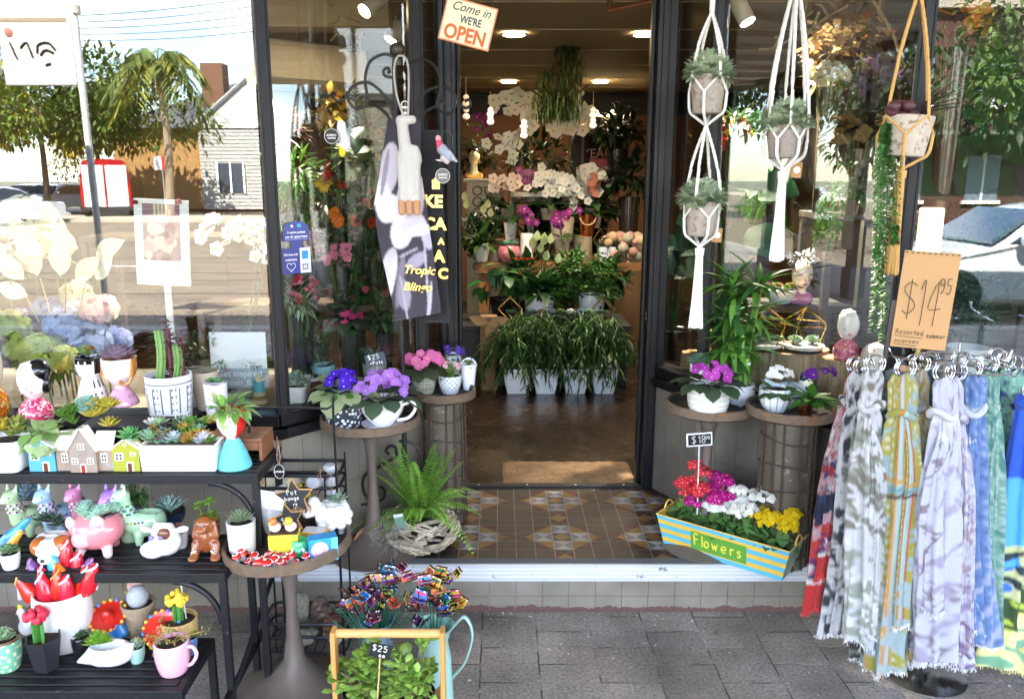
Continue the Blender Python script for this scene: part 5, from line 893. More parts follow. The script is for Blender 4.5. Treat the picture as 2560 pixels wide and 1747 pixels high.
# ---------------------------------------------------------------- round tray tables
def tray(lab,loc,z,r,foot=True,rx=0,ry=0,z0=0.0,drum=None):
 t=thing('tray_table', lab,'side table', (loc[0],loc[1],z0),0,'round weathered tray tables');zz=z-z0;R_=Matrix.Translation((0,0,zz))@Matrix.Rotation(ry,4,'Y')
 mb=MB();lathe(mb,[(.001,-.012),(r*.93,-.012),(r,-.004),(r,.026),(r-.008,.029),(r-.014,.024),(r-.018,.002),(.001,.0)],np.array([H(q) for q in ('#4c4038', '#4c4038', '#6a5848', '#786656', '#54463a', '#3a302a', '#3a302a')]),64,R_)
 mb.V=[v+RS.normal(0,.0006,v.shape) for v in mb.V];part('tray', mb,RUST,t,40)
 if drum:
  rr=drum;mb=MB();lathe(mb,[(rr*1.02,0),(rr*.98,zz*.45),(rr,zz-.013)],'#5e564a', 40);part('drum', mb,mat('galvanised_drum', .5,.15,ns=14,na=.3,bump=.25,dirt=('#8a8070', 30,.6)),t)
  mb=MB()
  for k in range(13):a=TAU*k/13+RS.uniform(-.1,.1);b=a+RS.uniform(-.25,.25);tube(mb,[((rr+.006)*cos(a),(rr+.006)*sin(a),0),((rr+.008)*cos((a+b)/2),(rr+.008)*sin((a+b)/2),zz*.5),((rr+.004)*cos(b),(rr+.004)*sin(b),zz-.014)],.0042,'#4a3a30', 5)
  for q in (.1,.24,.38,.52,.68,.84):a=np.linspace(0,TAU,33);tube(mb,np.c_[(rr+.008)*np.cos(a),(rr+.008)*np.sin(a),zz*q+.008*np.sin(a*2+q*9)],.0032,'#4a3c32', 5,cap=False)
  part('cage', mb,RUST,t)
 else:
  mb=MB();lathe(mb,[(.001,0),(r*.95,0),(r*.95,.006),(r*.7,.02),(r*.4,.05),(.035,.11),(.024,.19),(.018,zz*.55),(.019,zz*.7),(.028,zz-.08),(.055,zz-.022),(.06,zz-.013)],'#6e625a', 40);part('pedestal', mb,mat('brown_iron', .55,.25,ns=14,na=.25,bump=.15),t)
 return t
TA,TB,TC=(-.674,2.36),(-.497,2.95),(-.235,3.25);ZA,ZB,ZC=.505,.735,.76
tray('front weathered round tray table on a flared iron pedestal crowded with toadstools', TA,ZA,.2,ry=-.05);tray('weathered round tray table holding the teacup planter by the left wall', TB,ZB,.19,z0=.2)
tray('round tray top on a wire caged drum left of the open door', TC,ZC,.135,z0=.2,drum=.085)
p=put(608,1389,ZA,.04);s=PXM(1,p);agave=lambda c,r,n=30:Pl(lambda mb,a,h:[rosette(mb,(RS.uniform(-.01,.01),RS.uniform(-.01,.01),h+.004),r,c,n,SPIKE,None,1.45,.3) for _ in range(2)])
potted('pot_plant', 'tall white pot of grey green succulent on the front tray', 'pot plant', (p[0],p[1],ZA+.002),potprof(36*s,33*s,80*s),'#f0ede8', CERAM,agave('#8a9a78', .05))
p=put(668,1352,ZA,.03);t=potted('plant_pot', 'white tapered cup of tiny grass behind the star price boards', 'pot plant', (p[0]+.005,p[1]+.045,ZA),potprof(.042,.024,.105),'#f1f1f4', CERAM,Lf(lambda mb,r,h:bush(mb,(0,0,h),(.03,.03,.012),60,'#4a6a5a', .016,LANCE)))
mb=MB();box(mb,(-.045,-.001,-.03),(.045,.001,.03),'#f4f3f6', XF((0,0,.05),ry=.18));tube(mb,[(0,.002,-.06),(0,.002,.03)],.0015,'#e8e8e8');p2=PY(676,1250,2.42);solo('price_card', mb,PAPER,'plain white card leaning over the white tapered cup', 'price card', (p2[0],2.42,p2[2]-.05))
def star(r,r2=.42):return [((r if k%2 ==0 else r*r2)*cos(pi/2+k*pi/5),(r if k%2 ==0 else r*r2)*sin(pi/2+k*pi/5)) for k in range(10)]
for lab,x,y,Y,r,a,lines in (('star chalkboard reading Pot hangers above the front tray', 736,1243,2.41,.066,.12,[('Pot', -.022,.012,.016),('hange', -.032,-.006,.013),('rs', -.008,-.026,.012)]),('smaller star chalkboard reading ten dollars below the other star', 722,1298,2.385,.056,.25,[('$10', -.024,-.008,.019)])):
 p=PY(x,y,Y);t=thing('price_sign', lab,'price sign', p,0,'star shaped chalk price signs');R_=Matrix.Rotation(-a,4,'Y');mb=MB();prism(mb,star(r,.5),.006,'#c89a5a', R_);part('frame', mb,WOOD,t,0);mb=MB();prism(mb,star(r*.9,.5),.002,'#2c2a2c', Matrix.Translation((0,-.003,0))@R_);part('board', mb,CHALK,t,0)
 mb=MB();[hand(mb,s_,xx,zz,hh,c='#f0f0ea', t=.0009,M=Matrix.Translation((0,-.004,0))@R_) for s_,xx,zz,hh in lines];part('lettering', mb,MATTE,t);mb=MB();tube(mb,[(0,.004,-r*.3),(.004,.004,ZA-p[2])],.002,'#c8a878');part('stick', mb,WOOD,t)
def boxy(name,lab,x0,x1,yt,yb,dp,c,rz=0,lid=None,cat='box', dz=0):
 p=PZ((x0+x1)/2,yb,ZA);s=PXM(1,p);t=thing(name,lab,cat,(p[0],p[1],ZA),rz);mb=MB();w,h=(x1-x0)*s,(yb-yt)*s;box(mb,(-w/2,0,0),(w/2,dp,h),c);part('box_body', mb,SATIN,t,0,.003);return t,w,h
t,w,h=boxy('bird_planter', 'yellow box planter with two little birds perched on its soil', 673,747,1334,1394,.06,'#dcd23c', .1,cat='planter');mb=MB();box(mb,(-w/2+.004,.004,h-.001),(w/2-.004,.056,h+.003),'#5a3a22');part('soil', mb,SOIL,t,0)
for x,c,c2,c3 in ((-.025,'#d8783a', '#f0e8e0', '#2a2018'),(.022,'#e8b83a', '#f0e8d8', '#8a3a4a')):mb=MB();blob(mb,[('e', (x,.02,h+.02),(.018,.016,.016),c2),('e', (x-.004,.012,h+.042),(.013,.013,.013),c),('c', (x+.008,.03,h+.02),(x+.022,.036,h+.012),.008,.004,c3),('c', (x-.01,.002,h+.04),(x-.018,-.006,h+.037),.004,.001,'#e89a2c')],30,.005);part('bird', mb,CERAM,t,80)
t,w,h=boxy('bee_planter', 'orange box planter with a scowling face behind the green mug', 752,812,1330,1368,.05,'#e8a82c', -.1,cat='planter');mb=MB();box(mb,(-w/2+.004,.004,h-.001),(w/2-.004,.046,h+.002),'#d8d8dc');part('lid', mb,SATIN,t,0);mb=MB();[sphere(mb,(x,-.001,h*.5),(.005,.002,.003),'#c85a1e', 8) for x in (-.01,.01)];part('face', mb,SATIN,t)
t,w,h=boxy('gift_box', 'bright blue gift box with round window leaning on the tray rim', 776,846,1342,1402,.045,'#2c9ad8', .35);mb=MB();lathe(mb,[(.001,0),(.024,0),(.026,.002),(.001,.003)],'#e8b4d0', 24,XF((-.012,-.001,h*.55),rx=pi/2));part('window', mb,CERAM,t);mb=MB();box(mb,(-w/2+.004,-.0015,.006),(w/2-.02,0,.016),'#f0f4f8');box(mb,(w/2-.02,-.0015,.0),(w/2,-.0002,h),'#6cc0e8');box(mb,(-w/2,-.0015,0),(w/2-.021,-.0002,.005),'#3a3a98');part('print', mb,PAPER,t,0);mb=MB();blob(mb,[('e', (-.012,-.004,h*.5),(.012,.004,.012),'#f0d8e4')],20);part('toy', mb,CERAM,t,80)
p=put(752,1398,ZA,.03);gn='#4ab070'; animal('frog_mug', 'small green frog mug with goggle eyes between the yellow and blue boxes', 'mug', (p[0],p[1],ZA),[('c', (0,0,.016),(0,0,.04),.026,.027,gn),('e', (0,-.024,.03),(.02,.012,.012),'#5cc088'),('e', (-.013,-.026,.03),(.009,.007,.009),'#f4f4f0', 'hard'),('e', (.013,-.026,.03),(.009,.007,.009),'#f4f4f0', 'hard'),('e', (0,0,.07),(.022,.022,.03),'#2c8050', 'sub')],40,.005,CERAM,eyes([(-.013,-.034,.03),(.013,-.034,.03)],'#141414', .0035),group=None)
p=PZ(812,1346,ZA);wl='#efeceb'; curls=[('e', (.03+.05*cos(a)*cos(b),.05*cos(b)*sin(a),.06+.045*sin(b)),(.016,)*3,wl) for a in np.linspace(0,TAU,9)[:-1] for b in (-.5,.1,.7)]
animal('sheep_planter', 'white curly sheep planter turned left with a succulent on its back', 'planter', (p[0]-.01,p[1]+.05,ZA),[('e', (.03,0,.06),(.052,.045,.045),wl)]+curls+[('c', (-.025,-.01,.085),(-.05,-.02,.075),.024,.017,'#f4f0ee'),('e', (-.03,-.01,.112),(.02,.02,.016),wl),('c', (-.028,-.03,.1),(-.03,-.048,.088),.007,.004,'#e8d0d0')]+[('c', (x,y,.03),(x,y,.006),.011,.01,'#e0d8d8') for x in (0,.06) for y in (-.025,.025)],46,.007,CERAM,eyes([(-.05,-.037,.088),(-.062,-.02,.085)],'#3a4048', .004),lambda mb:rosette(mb,(.05,0,.105),.045,'#8aa08a', 26,SPIKE,None,1.3,.2))
CAPS=[(592,1406),(607,1398),(622,1414),(636,1402),(650,1420),(662,1404),(676,1398),(688,1416),(700,1396),(714,1412),(728,1404),(742,1416),(768,1404),(668,1424),(640,1424),(706,1424)]
proto=None
for k,(x,y) in enumerate(CAPS):
 p=PZ(x,y,ZA+.002)
 if proto is None:
  proto=thing('toadstool_ornament', '', 'ornament', p,0,'tiny red toadstools along the front tray rim');mb=MB();toadcap(mb,(0,0,.016),.015,.014,'#cc2218', '#f8f0ec', None,14);part('cap', mb,CERAM,proto,50);mb=MB();lathe(mb,[(.001,0),(.009,0),(.007,.016)],'#f0e8e0', 10);part('stem', mb,CERAM,proto);o=proto
 else:o=copy_tree(proto)
 o.location=[float(q) for q in p];o.rotation_euler=(0,0,k*1.3);f_=1+.25*sin(k*2.1);o.scale=(f_,f_,f_);o['label']='tiny red white dotted toadstool among the cluster along the tray rim'
# ---------------------------------------------------------------- goods on the second tray
def violet(c,c2,leafc='#43573c', n=22,lr=.05,fr=.016,head=.055,var=False):
 def g(t,r,h):
  def lf(mb):
   k=16;a=np.arange(k)*2.4;e=np.linspace(-.5,.5,k)*-1;d=np.c_[np.cos(a)*np.cos(e),np.sin(a)*np.cos(e),np.sin(e)];q_=np.where(e < .05,1.02,.5);p=np.c_[np.cos(a)*r*q_,np.sin(a)*r*q_,np.full(k,h*1.11+.012)]
   inst(mb,ROUND,p,d,None,lr*RS.uniform(.8,1.25,k),None,jit('#a8b88a' if var else leafc,k,.2))
   if var:inst(mb,LANCE,p+d*.003+np.array((0,0,.003)),d,None,lr*.9,lr*2,jit('#4f7a34', k,.2))
  P_(t,'foliage', LEAFM,lf,180)
  def fl(mb):blooms(mb,(0,-.005,h*1.08+.034),(head,head*.8,head*.75),n,c,fr,VIOLET,c2,(0,-.75,.5),.55,.85)
  P_(t,'flowers', PETAL,fl,180);P_(t,'stems', LEAFM,lambda mb:stems(mb,(0,0,h-.005),np.c_[RS.uniform(-head,head,8)*.7,RS.uniform(-head,head,8)*.5,np.full(8,h+.03)],.0018,'#7a6a5a'))
 return g
p=put(864,1074,ZB,.07);s=PXM(1,p)
def rings(N):
 v=N.n('TexVoronoi', i_Scale=62);N.l(N.co(),v.inputs[0]);r=N.ramp(v.outputs[0],[(.0,'#1c1f24'),(.13,'#1c1f24'),(.17,'#eef1f4'),(.38,'#dfe4e8'),(.44,'#2c3238'),(.6,'#3a4248')]);N.l(r,N.b.inputs['Base Color']);N.rgh(.2)
NQ=NT('ring_glaze');rings(NQ);RINGM=NQ.m
potted('violet_pot', 'black and white ringed pot of deep purple violets', 'pot plant', (p[0]-.005,p[1],ZB),potprof(48*s,45*s,86*s,.005,.002),'#ffffff', RINGM,violet('#4a22b8', '#e8e0f4', '#5a7a44', 30,.09,.02,.068,True))
p=put(958,1076,ZB,.06);s=PXM(1,p)
def cup(t,r,h):
 P_(t,'handle', CERAM,lambda mb:tube(mb,smoothline([(r*.85,-.02,h*.85),(r*1.45,-.03,h*1.05),(r*1.62,-.03,h*.78),(r*1.3,-.03,h*.4),(r*.75,-.02,h*.25)],5),.006,'#f4f0ee', 10));P_(t,'saucer', CERAM,lambda mb:lathe(mb,[(.001,-.006),(r*.7,-.006),(r*1.02,.004),(r*1.03,.007),(r*.68,-.001),(.001,-.001)],'#ece8f2', 40));violet('#b07ad8', '#f0d84a', '#4a5c46', 34,.085,.022,.105)(t,r,h)
potted('teacup_planter', 'big white teacup and saucer planted with lilac violets', 'planter', (p[0],p[1],ZB+.008),[(a,b) for a,b in potprof(55*s,26*s,66*s,.005,.014)],'#f6f2f0', CERAM,cup)
def slate(lab,x,y,Y,w,h,a,lines,zt,frame=None,name='price_sign', c='#3a4048', cc='#f0f0ea', tk=.001):
 p=PY(x,y,Y);t=thing(name,lab,'price sign', p);R_=Matrix.Rotation(-a,4,'Y');mb=MB();box(mb,(-w/2,0,-h/2),(w/2,.004,h/2),c,R_);part('board', mb,CHALK,t,0,.001)
 if frame:mb=MB();box(mb,(-w/2-.006,.001,-h/2-.006),(w/2+.006,.006,h/2+.006),frame,R_);part('frame', mb,PLASTIC,t,0,.004)
 mb=MB();[hand(mb,s_,xx,zz,hh,c=cc,t=tk,M=R_,w=ww) for s_,xx,zz,hh,ww in lines];part('lettering', mb,MATTE,t);mb=MB();tube(mb,[(0,.003,0),(.0+.02*a*5,.006,zt-p[2])],.0022,frame or '#c8a878');part('stick', mb,WOOD,t);return t
slate('slate sign chalked twenty five dollars plus pots above the teacup violets', 939,899,2.99,.078,.05,.2,[('$25', -.03,.004,.017,.016),('+Pots', -.026,-.018,.013,.011)],ZB+.06)
p=put(798,1005,ZB,.04);potted('violet_pot', 'pale blue ink splashed pot of broad dark leaves behind the ringed pot', 'pot plant', (p[0]+.002,p[1]+.03,ZB),potprof(.04,.036,.095),'#bccfe0', CERAM,lambda t,r,h:P_(t,'foliage', LEAFM,lambda mb:inst(mb,ROUND,np.tile((0,0,h+.01),(15,1))+RS.normal(0,.01,(15,3)),sph(15,.7),None,RS.uniform(.05,.085,15),None,jit('#3f4a3c', 15,.25)),180),cf=lambda u,q,r:'#2c3a58' if sin(u*34+q*120)*sin(u*13-q*60) > .75 else '#c4d6e6')
# ---------------------------------------------------------------- goods on the drum table
p=put(1060,989,ZC,.05);s=PXM(1,p);rib=mat('ribbed_pot', .7,ns=40,na=.3,bump=.3)
potted('violet_pot', 'grey ribbed pot of bright pink violets on the drum table', 'pot plant', (p[0],p[1],ZC),potprof(.052,.042,.098,belly=.004),'#ffffff', rib,violet('#e87ab0', '#f4d84a', '#4a523c', 30,.07,.023,.08),cf=lambda u,q,r:'#3c403a' if (u*50)%1 < .4 and (q*70)%1 < .85 else '#b8baa8', n=100)
p=put(1126,986,ZC,.05);s=PXM(1,p)
potted('begonia_pot', 'white diamond quilted pot of tiny pale pink blooms', 'pot plant', (p[0],p[1]-.02,ZC),potprof(.05,.034,.078,belly=.004),'#ffffff', CERAM,lambda t,r,h:(P_(t,'foliage', LEAFM,lambda mb:inst(mb,ROUND,np.tile((0,0,h+.008),(26,1)),sph(26,.5),None,RS.uniform(.035,.07,26),.04,jit('#6f9048', 26,.25)),180),P_(t,'flowers', PETAL,lambda mb:blooms(mb,(.0,0,h+.04),(.05,.03,.03),34,'#eec4c4', .008,CLUST,'#d88a8a'),180)),cf=lambda u,q,r:'#b4bcc8' if min((u*14+q*45)%1,(u*14-q*45)%1) < .22 else '#f2f4f6', n=90)
def bucket(lab,x,yb,dy,hpx,grow):
 p=put(x,yb,ZC,.03);s=PXM(1,p)
 def g(t,r,h):
  P_(t,'handle', CERAM,lambda mb:(tube(mb,arc((0,0,h),r*1.02,0,pi,20)*np.array((1,1,1.0)),.003,'#f0f0f6', 6),[sphere(mb,(r*cos(a),0,h+r*sin(a)),.006,'#f4f4fa', 8) for a in (1.1,1.4,1.7)]));P_(t,'printed_picture', PAPER,lambda mb:lathe(mb,[(r*.74,.012),(r*.88,h*.6)],'#58c0c0', 10,XF(),cf=lambda u,q,rr:'#58c0c0' if .62<u < .9 else '#f0f2f6'));grow(t,r,h)
 potted('flower_bucket', lab,'bucket', (p[0],p[1]+dy,ZC),potprof(.036,.024,hpx*s,.003),'#f0f2f6', CERAM,g)
bucket('white handled bucket with turquoise picture at the drum table edge', 1172,976,-.01,66,Lf(lambda mb,r,h:inst(mb,LEAF,np.tile((0,0,h),(7,1)),sph(7,.5),None,.05,.05,jit('#7a9a58', 7))))
bucket('white handled bucket of purple pansies behind the quilted pot', 1132,968,.05,66,lambda t,r,h:(P_(t,'foliage', LEAFM,lambda mb:bush(mb,(0,0,h+.01),(.05,.04,.03),60,'#5a7a4a', .03),180),P_(t,'flowers', PETAL,lambda mb:blooms(mb,(0,0,h+.035),(.045,.03,.03),16,'#5a3aa8', .016,VIOLET),180)))
# ---------------------------------------------------------------- wrought iron stand with things hung on it
YS=3.10;sx0=PY(1003,800,YS)[0];t=thing('iron_stand', 'tall black wrought iron display stand with ball finial and scroll hooks', 'display stand', (sx0,YS,.2));SO=np.array((sx0,YS,.2));IC='#262320'
cr=lambda *q:smoothline([PY(x/3.776+640,y/3.776,YS)-SO for x,y in q],5)
ztop=PY(1012,118,YS)[2]-.2;mb=MB();tube(mb,[(0,0,0),(0,0,ztop-.06)],.0105,IC,10);part('pole', mb,IRON,t);mb=MB();lathe(mb,[(.001,ztop-.07),(.014,ztop-.065),(.016,ztop-.045),(.011,ztop-.035)]+[(.028*sin(a)+.001,ztop-.01-.028*cos(a)) for a in np.linspace(.3,pi,12)],'#3a352c', 20);mb.xf(Matrix.Translation((.012,0,0)));part('finial', mb,SATIN,t)
for pts in ([(1310,1140),(1230,930),(1100,800),(1000,780),(900,830),(868,930),(930,1022),(1015,1012),(1050,950),(1030,910),(990,915)],[(1065,975),(1180,1030),(1280,1145)],[(1380,560),(1300,535),(1200,515),(1080,580),(1033,720),(1045,880),(1065,975)],[(870,870),(825,945),(760,950),(715,895),(740,868)],[(1290,735),(1220,720),(1205,670),(1245,645),(1262,680),(1240,690)],
   [(1400,600),(1480,585),(1560,560),(1660,600),(1738,720),(1740,850),(1705,1000)],[(1525,990),(1600,870),(1740,818),(1840,850),(1890,930),(1880,1010),(1830,1072),(1770,1062),(1715,1010),(1720,965),(1765,950),(1780,985)],[(1540,1112),(1620,1042),(1710,1000)],[(1890,905),(1930,990),(1985,1022),(2026,990),(2010,942),(1970,962)]):
 mb=MB();tube(mb,cr(*pts),.0058,IC,7);part('scroll_hook', mb,IRON,t)
cb=lambda *q:smoothline([PY(x/3.32+540,y/3.32+1040,YS)-SO for x,y in q],5)
for pts in ([(1520,210),(1590,210),(1680,270),(1710,380),(1700,520)],[(1510,330),(1400,390),(1340,430),(1230,500),(1225,620),(1290,700),(1380,690),(1400,620),(1360,580)],[(1500,330),(1490,260),(1440,250),(1410,290),(1440,315)],[(1545,260),(1560,330),(1640,400),(1700,460)],[(1290,730),(1190,740),(1130,830),(1140,940)]):mb=MB();tube(mb,cb(*pts),.0062,IC,7);part('scroll_foot', mb,IRON,t)
mb=MB();[tube(mb,smoothline([(0,0,.06),(.1*cos(a),.1*sin(a),.04),(.13*cos(a),.13*sin(a),.004)],4),.008,IC) for a in (.4,2.5,4.6)];part('tripod_foot', mb,IRON,t)
def quad(P00,P10,P01,P11,nu,nv,bulge=None):
 u=np.linspace(0,1,nu)[None,:,None];v=np.linspace(0,1,nv)[:,None,None];P=(np.array(P00)*(1-u)+np.array(P10)*u)*(1-v)+(np.array(P01)*(1-u)+np.array(P11)*u)*v
 return P+(bulge(u,v) if bulge else 0)
YT=3.03;nu,nv=56,150;ys=np.linspace(300,806,nv);xl=np.interp(ys,[300,440,510,600,806],[968,948,935,945,992]);xr=np.interp(ys,[300,440,600,785,806],[1050,1053,1076,1101,1103])
U,Vv=np.meshgrid(np.linspace(0,1,nu),np.linspace(0,1,nv));X_=xl[:,None]*(1-U)+xr[:,None]*U;Y_=300+(803-300)*Vv-22*U*Vv
P=np.array([[PY(X_[j,i],Y_[j,i],YT+.012*sin(U[j,i]*7+Vv[j,i]*2)) for i in range(nu)] for j in range(nv)]);C=np.tile(H('#3d3640'),(nv-1,nu-1,1));X2,Y2=X_[:-1,:-1],Y_[:-1,:-1]
for (ex,ey,a,b,th,c) in [(1000,700,9,70,.12,'#8d8494'),(1072,760,5,60,.1,'#cfc8d6'),(965,690,22,75,.25,'#d8d2dc'),(975,700,12,66,.22,'#ebe6ee'),(1010,735,16,40,-.1,'#a89fb0'),(1040,650,16,30,.9,'#b0a8ba'),(1065,590,14,34,-.3,'#c4bccb'),(972,420,26,66,.12,'#d6ccd8'),(958,500,24,56,-.1,'#efe6ec'),(975,520,30,36,.5,'#f6f0f4'),(1004,575,28,46,.2,'#f4edf2'),(1035,560,30,30,.6,'#d9cfdb'),(1045,575,34,14,-.25,'#f1ebf1'),(1012,490,20,50,.2,'#f3eaee'),(1040,520,16,34,.3,'#ddd2dc'),(1030,462,8,24,.1,'#5a5462'),(1050,480,12,40,.1,'#ead8dc'),(962,430,6,60,.16,'#a098a6')]:
 dx,dy=X2-ex,Y2-ey;r=np.hypot((dx*cos(th)+dy*sin(th))/a,(-dx*sin(th)+dy*cos(th))/b);m=r<1;C[m]=H(c)*.95*(.86+.14*np.sin(Y2[m]*.9+X2[m]*.5))[:,None]*(1-.25*np.clip(r[m]-.75,0,1)[:,None]*4*.5)
for x0_,y0_,x1_,y1_ in ((1000,690,1020,800),(1058,590,1072,790),(1000,640,1040,620)):
 q=np.clip(((X2-x0_)*(x1_-x0_)+(Y2-y0_)*(y1_-y0_))/((x1_-x0_)**2+(y1_-y0_)**2),0,1);m=np.hypot(X2-x0_-q*(x1_-x0_),Y2-y0_-q*(y1_-y0_))<2.5;C[m]=H('#b4aebc')
o0=PY(1010,300,YT);t=thing('tea_towel', 'grey tea towel printed with pale magnolias hanging on the iron stand', 'tea towel', o0);mb=MB();sheet(mb,P-o0,C);w=softcol(part('printed_cloth', mb,FABRIC,t,180));w.modifiers.new('thick', 'SOLIDIFY').thickness=.003
for s_,x,y,sz in (('Tropic', 1047,676,.044),('Blingo', 1043,718,.044)):q=PY(x,y,YT-.016)-o0;q[1]=-.018;mb=text(s_,sz,.3,.0008,.0006,'#d8c070', XF(q,ry=.05));part('gold_lettering', mb,GOLD,t,0)
nv2=40;P=np.array([[PY(np.interp(v,[0,1],[1035,1062])+u*np.interp(v,[0,1],[62,63]),326+v*480,3.085+.006*sin(u*5)) for u in np.linspace(0,1,12)] for v in np.linspace(0,1,nv2)]);o1=PY(1065,326,3.085)
t=thing('apron', 'folded black apron with gold capital letters behind the tea towel', 'apron', o1);mb=MB();sheet(mb,P-o1,'#1e1c1e');w=part('black_cloth', mb,FABRIC,t,180);w.modifiers.new('thick', 'SOLIDIFY').thickness=.004
for s_,x,y,sz in (('KE', 1083,505,.062),('CA', 1087,561,.062),('A', 1103,604,.03),('A', 1098,642,.062),('C', 1108,685,.055)):q=PY(x,y,3.075)-o1;mb=text(s_,sz,0,.0025,.0006,'#d8bc68', XF((q[0],-.016,q[2]),ry=.03));part('gold_lettering', mb,GOLD,t,0)
mb=MB();q=PY(1088,458,3.07)-o1;[box(mb,(q[0]-.012+k*.008,-.014,q[2]-.016),(q[0]-.007+k*.008,-.0125,q[2]+.012+.006*(k%2)),'#d8bc68') for k in range(4)];box(mb,(q[0]-.012,-.0142,q[2]-.022),(q[0]+.017,-.0126,q[2]-.0165),'#d8bc68');part('gold_crown', mb,GOLD,t,0)
YB_=2.985;W_=lambda x,y,d=0:PY(x,y,YB_+d);ob=W_(1015,300);f=lambda x,y,d=0:tuple(W_(x,y,d)-ob);wc='#c8c2ba'
t=thing('cotton_hanger', 'white cotton hanger bundle with tan tipped tassels over the tea towel', 'hanger', ob);mb=MB();blob(mb,[('c', f(1005,305),f(1015,390),.02,.024,wc),('c', f(1036,375),f(1042,400),.018,.018,wc),('c', f(1000,300),f(1030,300),.014,.016,wc)]+[('c', f(x,390),f(x+3,500),.0165,.0135,wc) for x in (1003,1021,1040)],52,.012);part('knotted_cotton', mb,ROPE,t,80)
for x in (1004,1023,1042):mb=MB();blob(mb,[('c', f(x,505,-.002),f(x+1,530,-.002),.0132,.0125,'#c08a60')],20);part('tan_tip', mb,FABRIC,t,80)
mb=MB();tube(mb,smoothline([f(1012,300),f(992,240),f(985,175),f(995,142),f(1016,150),f(1022,200),f(1020,300)],5),.011,wc,8,.35);part('strap', mb,ROPE,t);mb=MB();[tube(mb,arc(np.array(f(1012,y)),.012,0,TAU,14),.0022,'#e8e4e0', 6) for y in (262,276,290)];part('ring_chain', mb,CERAM,t)
def bird(lab,x,y,Y,prims,tagxy,tagc,words,hang,name='bird_ornament'):
 o=PY(x,y,Y);t=thing(name,lab,'bird ornament', o,0,'hanging bird ornaments');g=lambda a,b,d=0:tuple(PY(a,b,Y+d)-o);mb=MB();blob(mb,[(q[0],)+tuple((g(*z) if isinstance(z,tuple) and len(z)<4 and max(z)>50 else z) for z in q[1:]) for q in prims],46,.006);part('body', mb,MATTE,t,80)
 mb=MB();tube(mb,smoothline([np.array(g(*h)) for h in hang],5),.0012,'#2c2a28', 5);part('hanging_wire', mb,WIRE,t);c=np.array(g(*tagxy,-.03));mb=MB();lathe(mb,[(.001,-.001),(.0265,-.001),(.0265,.001),(.001,.001)],tagc,28,XF(c,rx=pi/2));tg=part('round_tag', mb,PAPER,t);mb=MB();tube(mb,arc(c+np.array((0,-.0015,0)),.0255,0,TAU,30),.0011,'#d8d6d2', 5);part('tag_rim', mb,PAPER,tg)
 mb=MB();[mb.join(text(s_,sz,0,.0003,.0004,'#e8e6e2', XF(c+np.array((0,-.003,dz))),sx=.7)) for s_,sz,dz in words];part('lettering', mb,PAPER,tg,0)
 return t,g
wt_='#f1efee'
t,g=bird('white cockatoo ornament with yellow crest hanging before the side glass', 842,345,2.98,[('c', (853,322),(862,362),.016,.019,wt_),('e', (853,312),(.015,.014,.015),wt_),('c', (848,302),(838,297),.006,.004,'#e8c82c'),('c', (852,300),(846,293),.005,.003,'#e8c82c'),('c', (868,312),(870,318),.006,.003,'#3a3432'),('c', (862,350),(866,362),.02,.012,'#dcd8dc'),('c', (856,368),(856,385),.013,.012,'#e8d02c'),('c', (848,366),(864,366),.006,.006,'#e8d02c')],(829,341),'#383532', [('ALFRESCO', .0105,.003),('GARDENWARE', .006,-.007)],[(850,300),(812,290),(815,240),(826,238)])
t,g=bird('pink and grey galah ornament hanging right of the black apron', 1115,380,2.98,[('c', (1096,352),(1103,372),.009,.016,'#d04a68'),('e', (1096,346),(.010,.011,.011),'#e89aa8'),('c', (1094,344),(1094,352),.004,.002,'#c8b8a8'),('c', (1106,374),(1122,392),.019,.016,'#9a9fae'),('c', (1120,386),(1142,404),.016,.004,'#b4b8c4'),('c', (1110,396),(1118,404),.014,.01,'#c8bcb4'),('c', (1100,402),(1090,400),.004,.002,'#d8d4d0')],(1107,440),'#6e6a68', [('ALFRESCO', .0105,.004),('GARDENWARE', .0065,-.007)],[(1108,372),(1104,340),(1116,326),(1130,340),(1132,370)])
c=PY(1170,60,3.0);t=thing('open_sign', 'tilted cream enamel sign reading come in we are open', 'sign', c);R_=Matrix.Rotation(radians(14.5),4,'Y');q=PXM(1,c);w,h=131*q,105*q
mb=MB();box(mb,(-w/2,0,-h/2),(w/2,.004,h/2),'#d8895c', R_);part('border', mb,SATIN,t,0,.003);mb=MB();box(mb,(-w/2+.006,-.0012,-h/2+.006),(w/2-.006,-.0002,h/2-.006),'#efe2b8', R_);part('face', mb,mat('enamel_sign', .5,ns=12,na=.08,dirt=('#c8784c', 20,.7)),t,0)
for s_,sz,x,z,c_,sh,bo,sx in (('Come in', .042,0,.047,'#4a5a60', .35,.0003,.95),("WE'RE", .036,.008,.008,'#3c5468', 0,.0008,.75),('OPEN', .068,-.002,-.042,'#cc6a3a', 0,.0022,.85)):mb=text(s_,sz,sh,bo,.0005,c_,R_@XF((x,-.0022,z)),sx=sx);part('lettering', mb,MATTE,t,0)
mb=MB();[tube(mb,[np.array(R_@Vector((x,.002,h/2-.006))),(.0,.0,.42)],.0012,'#3a3028', 5) for x in (-w*.4,w*.4)];part('cord', mb,MATTE,t)
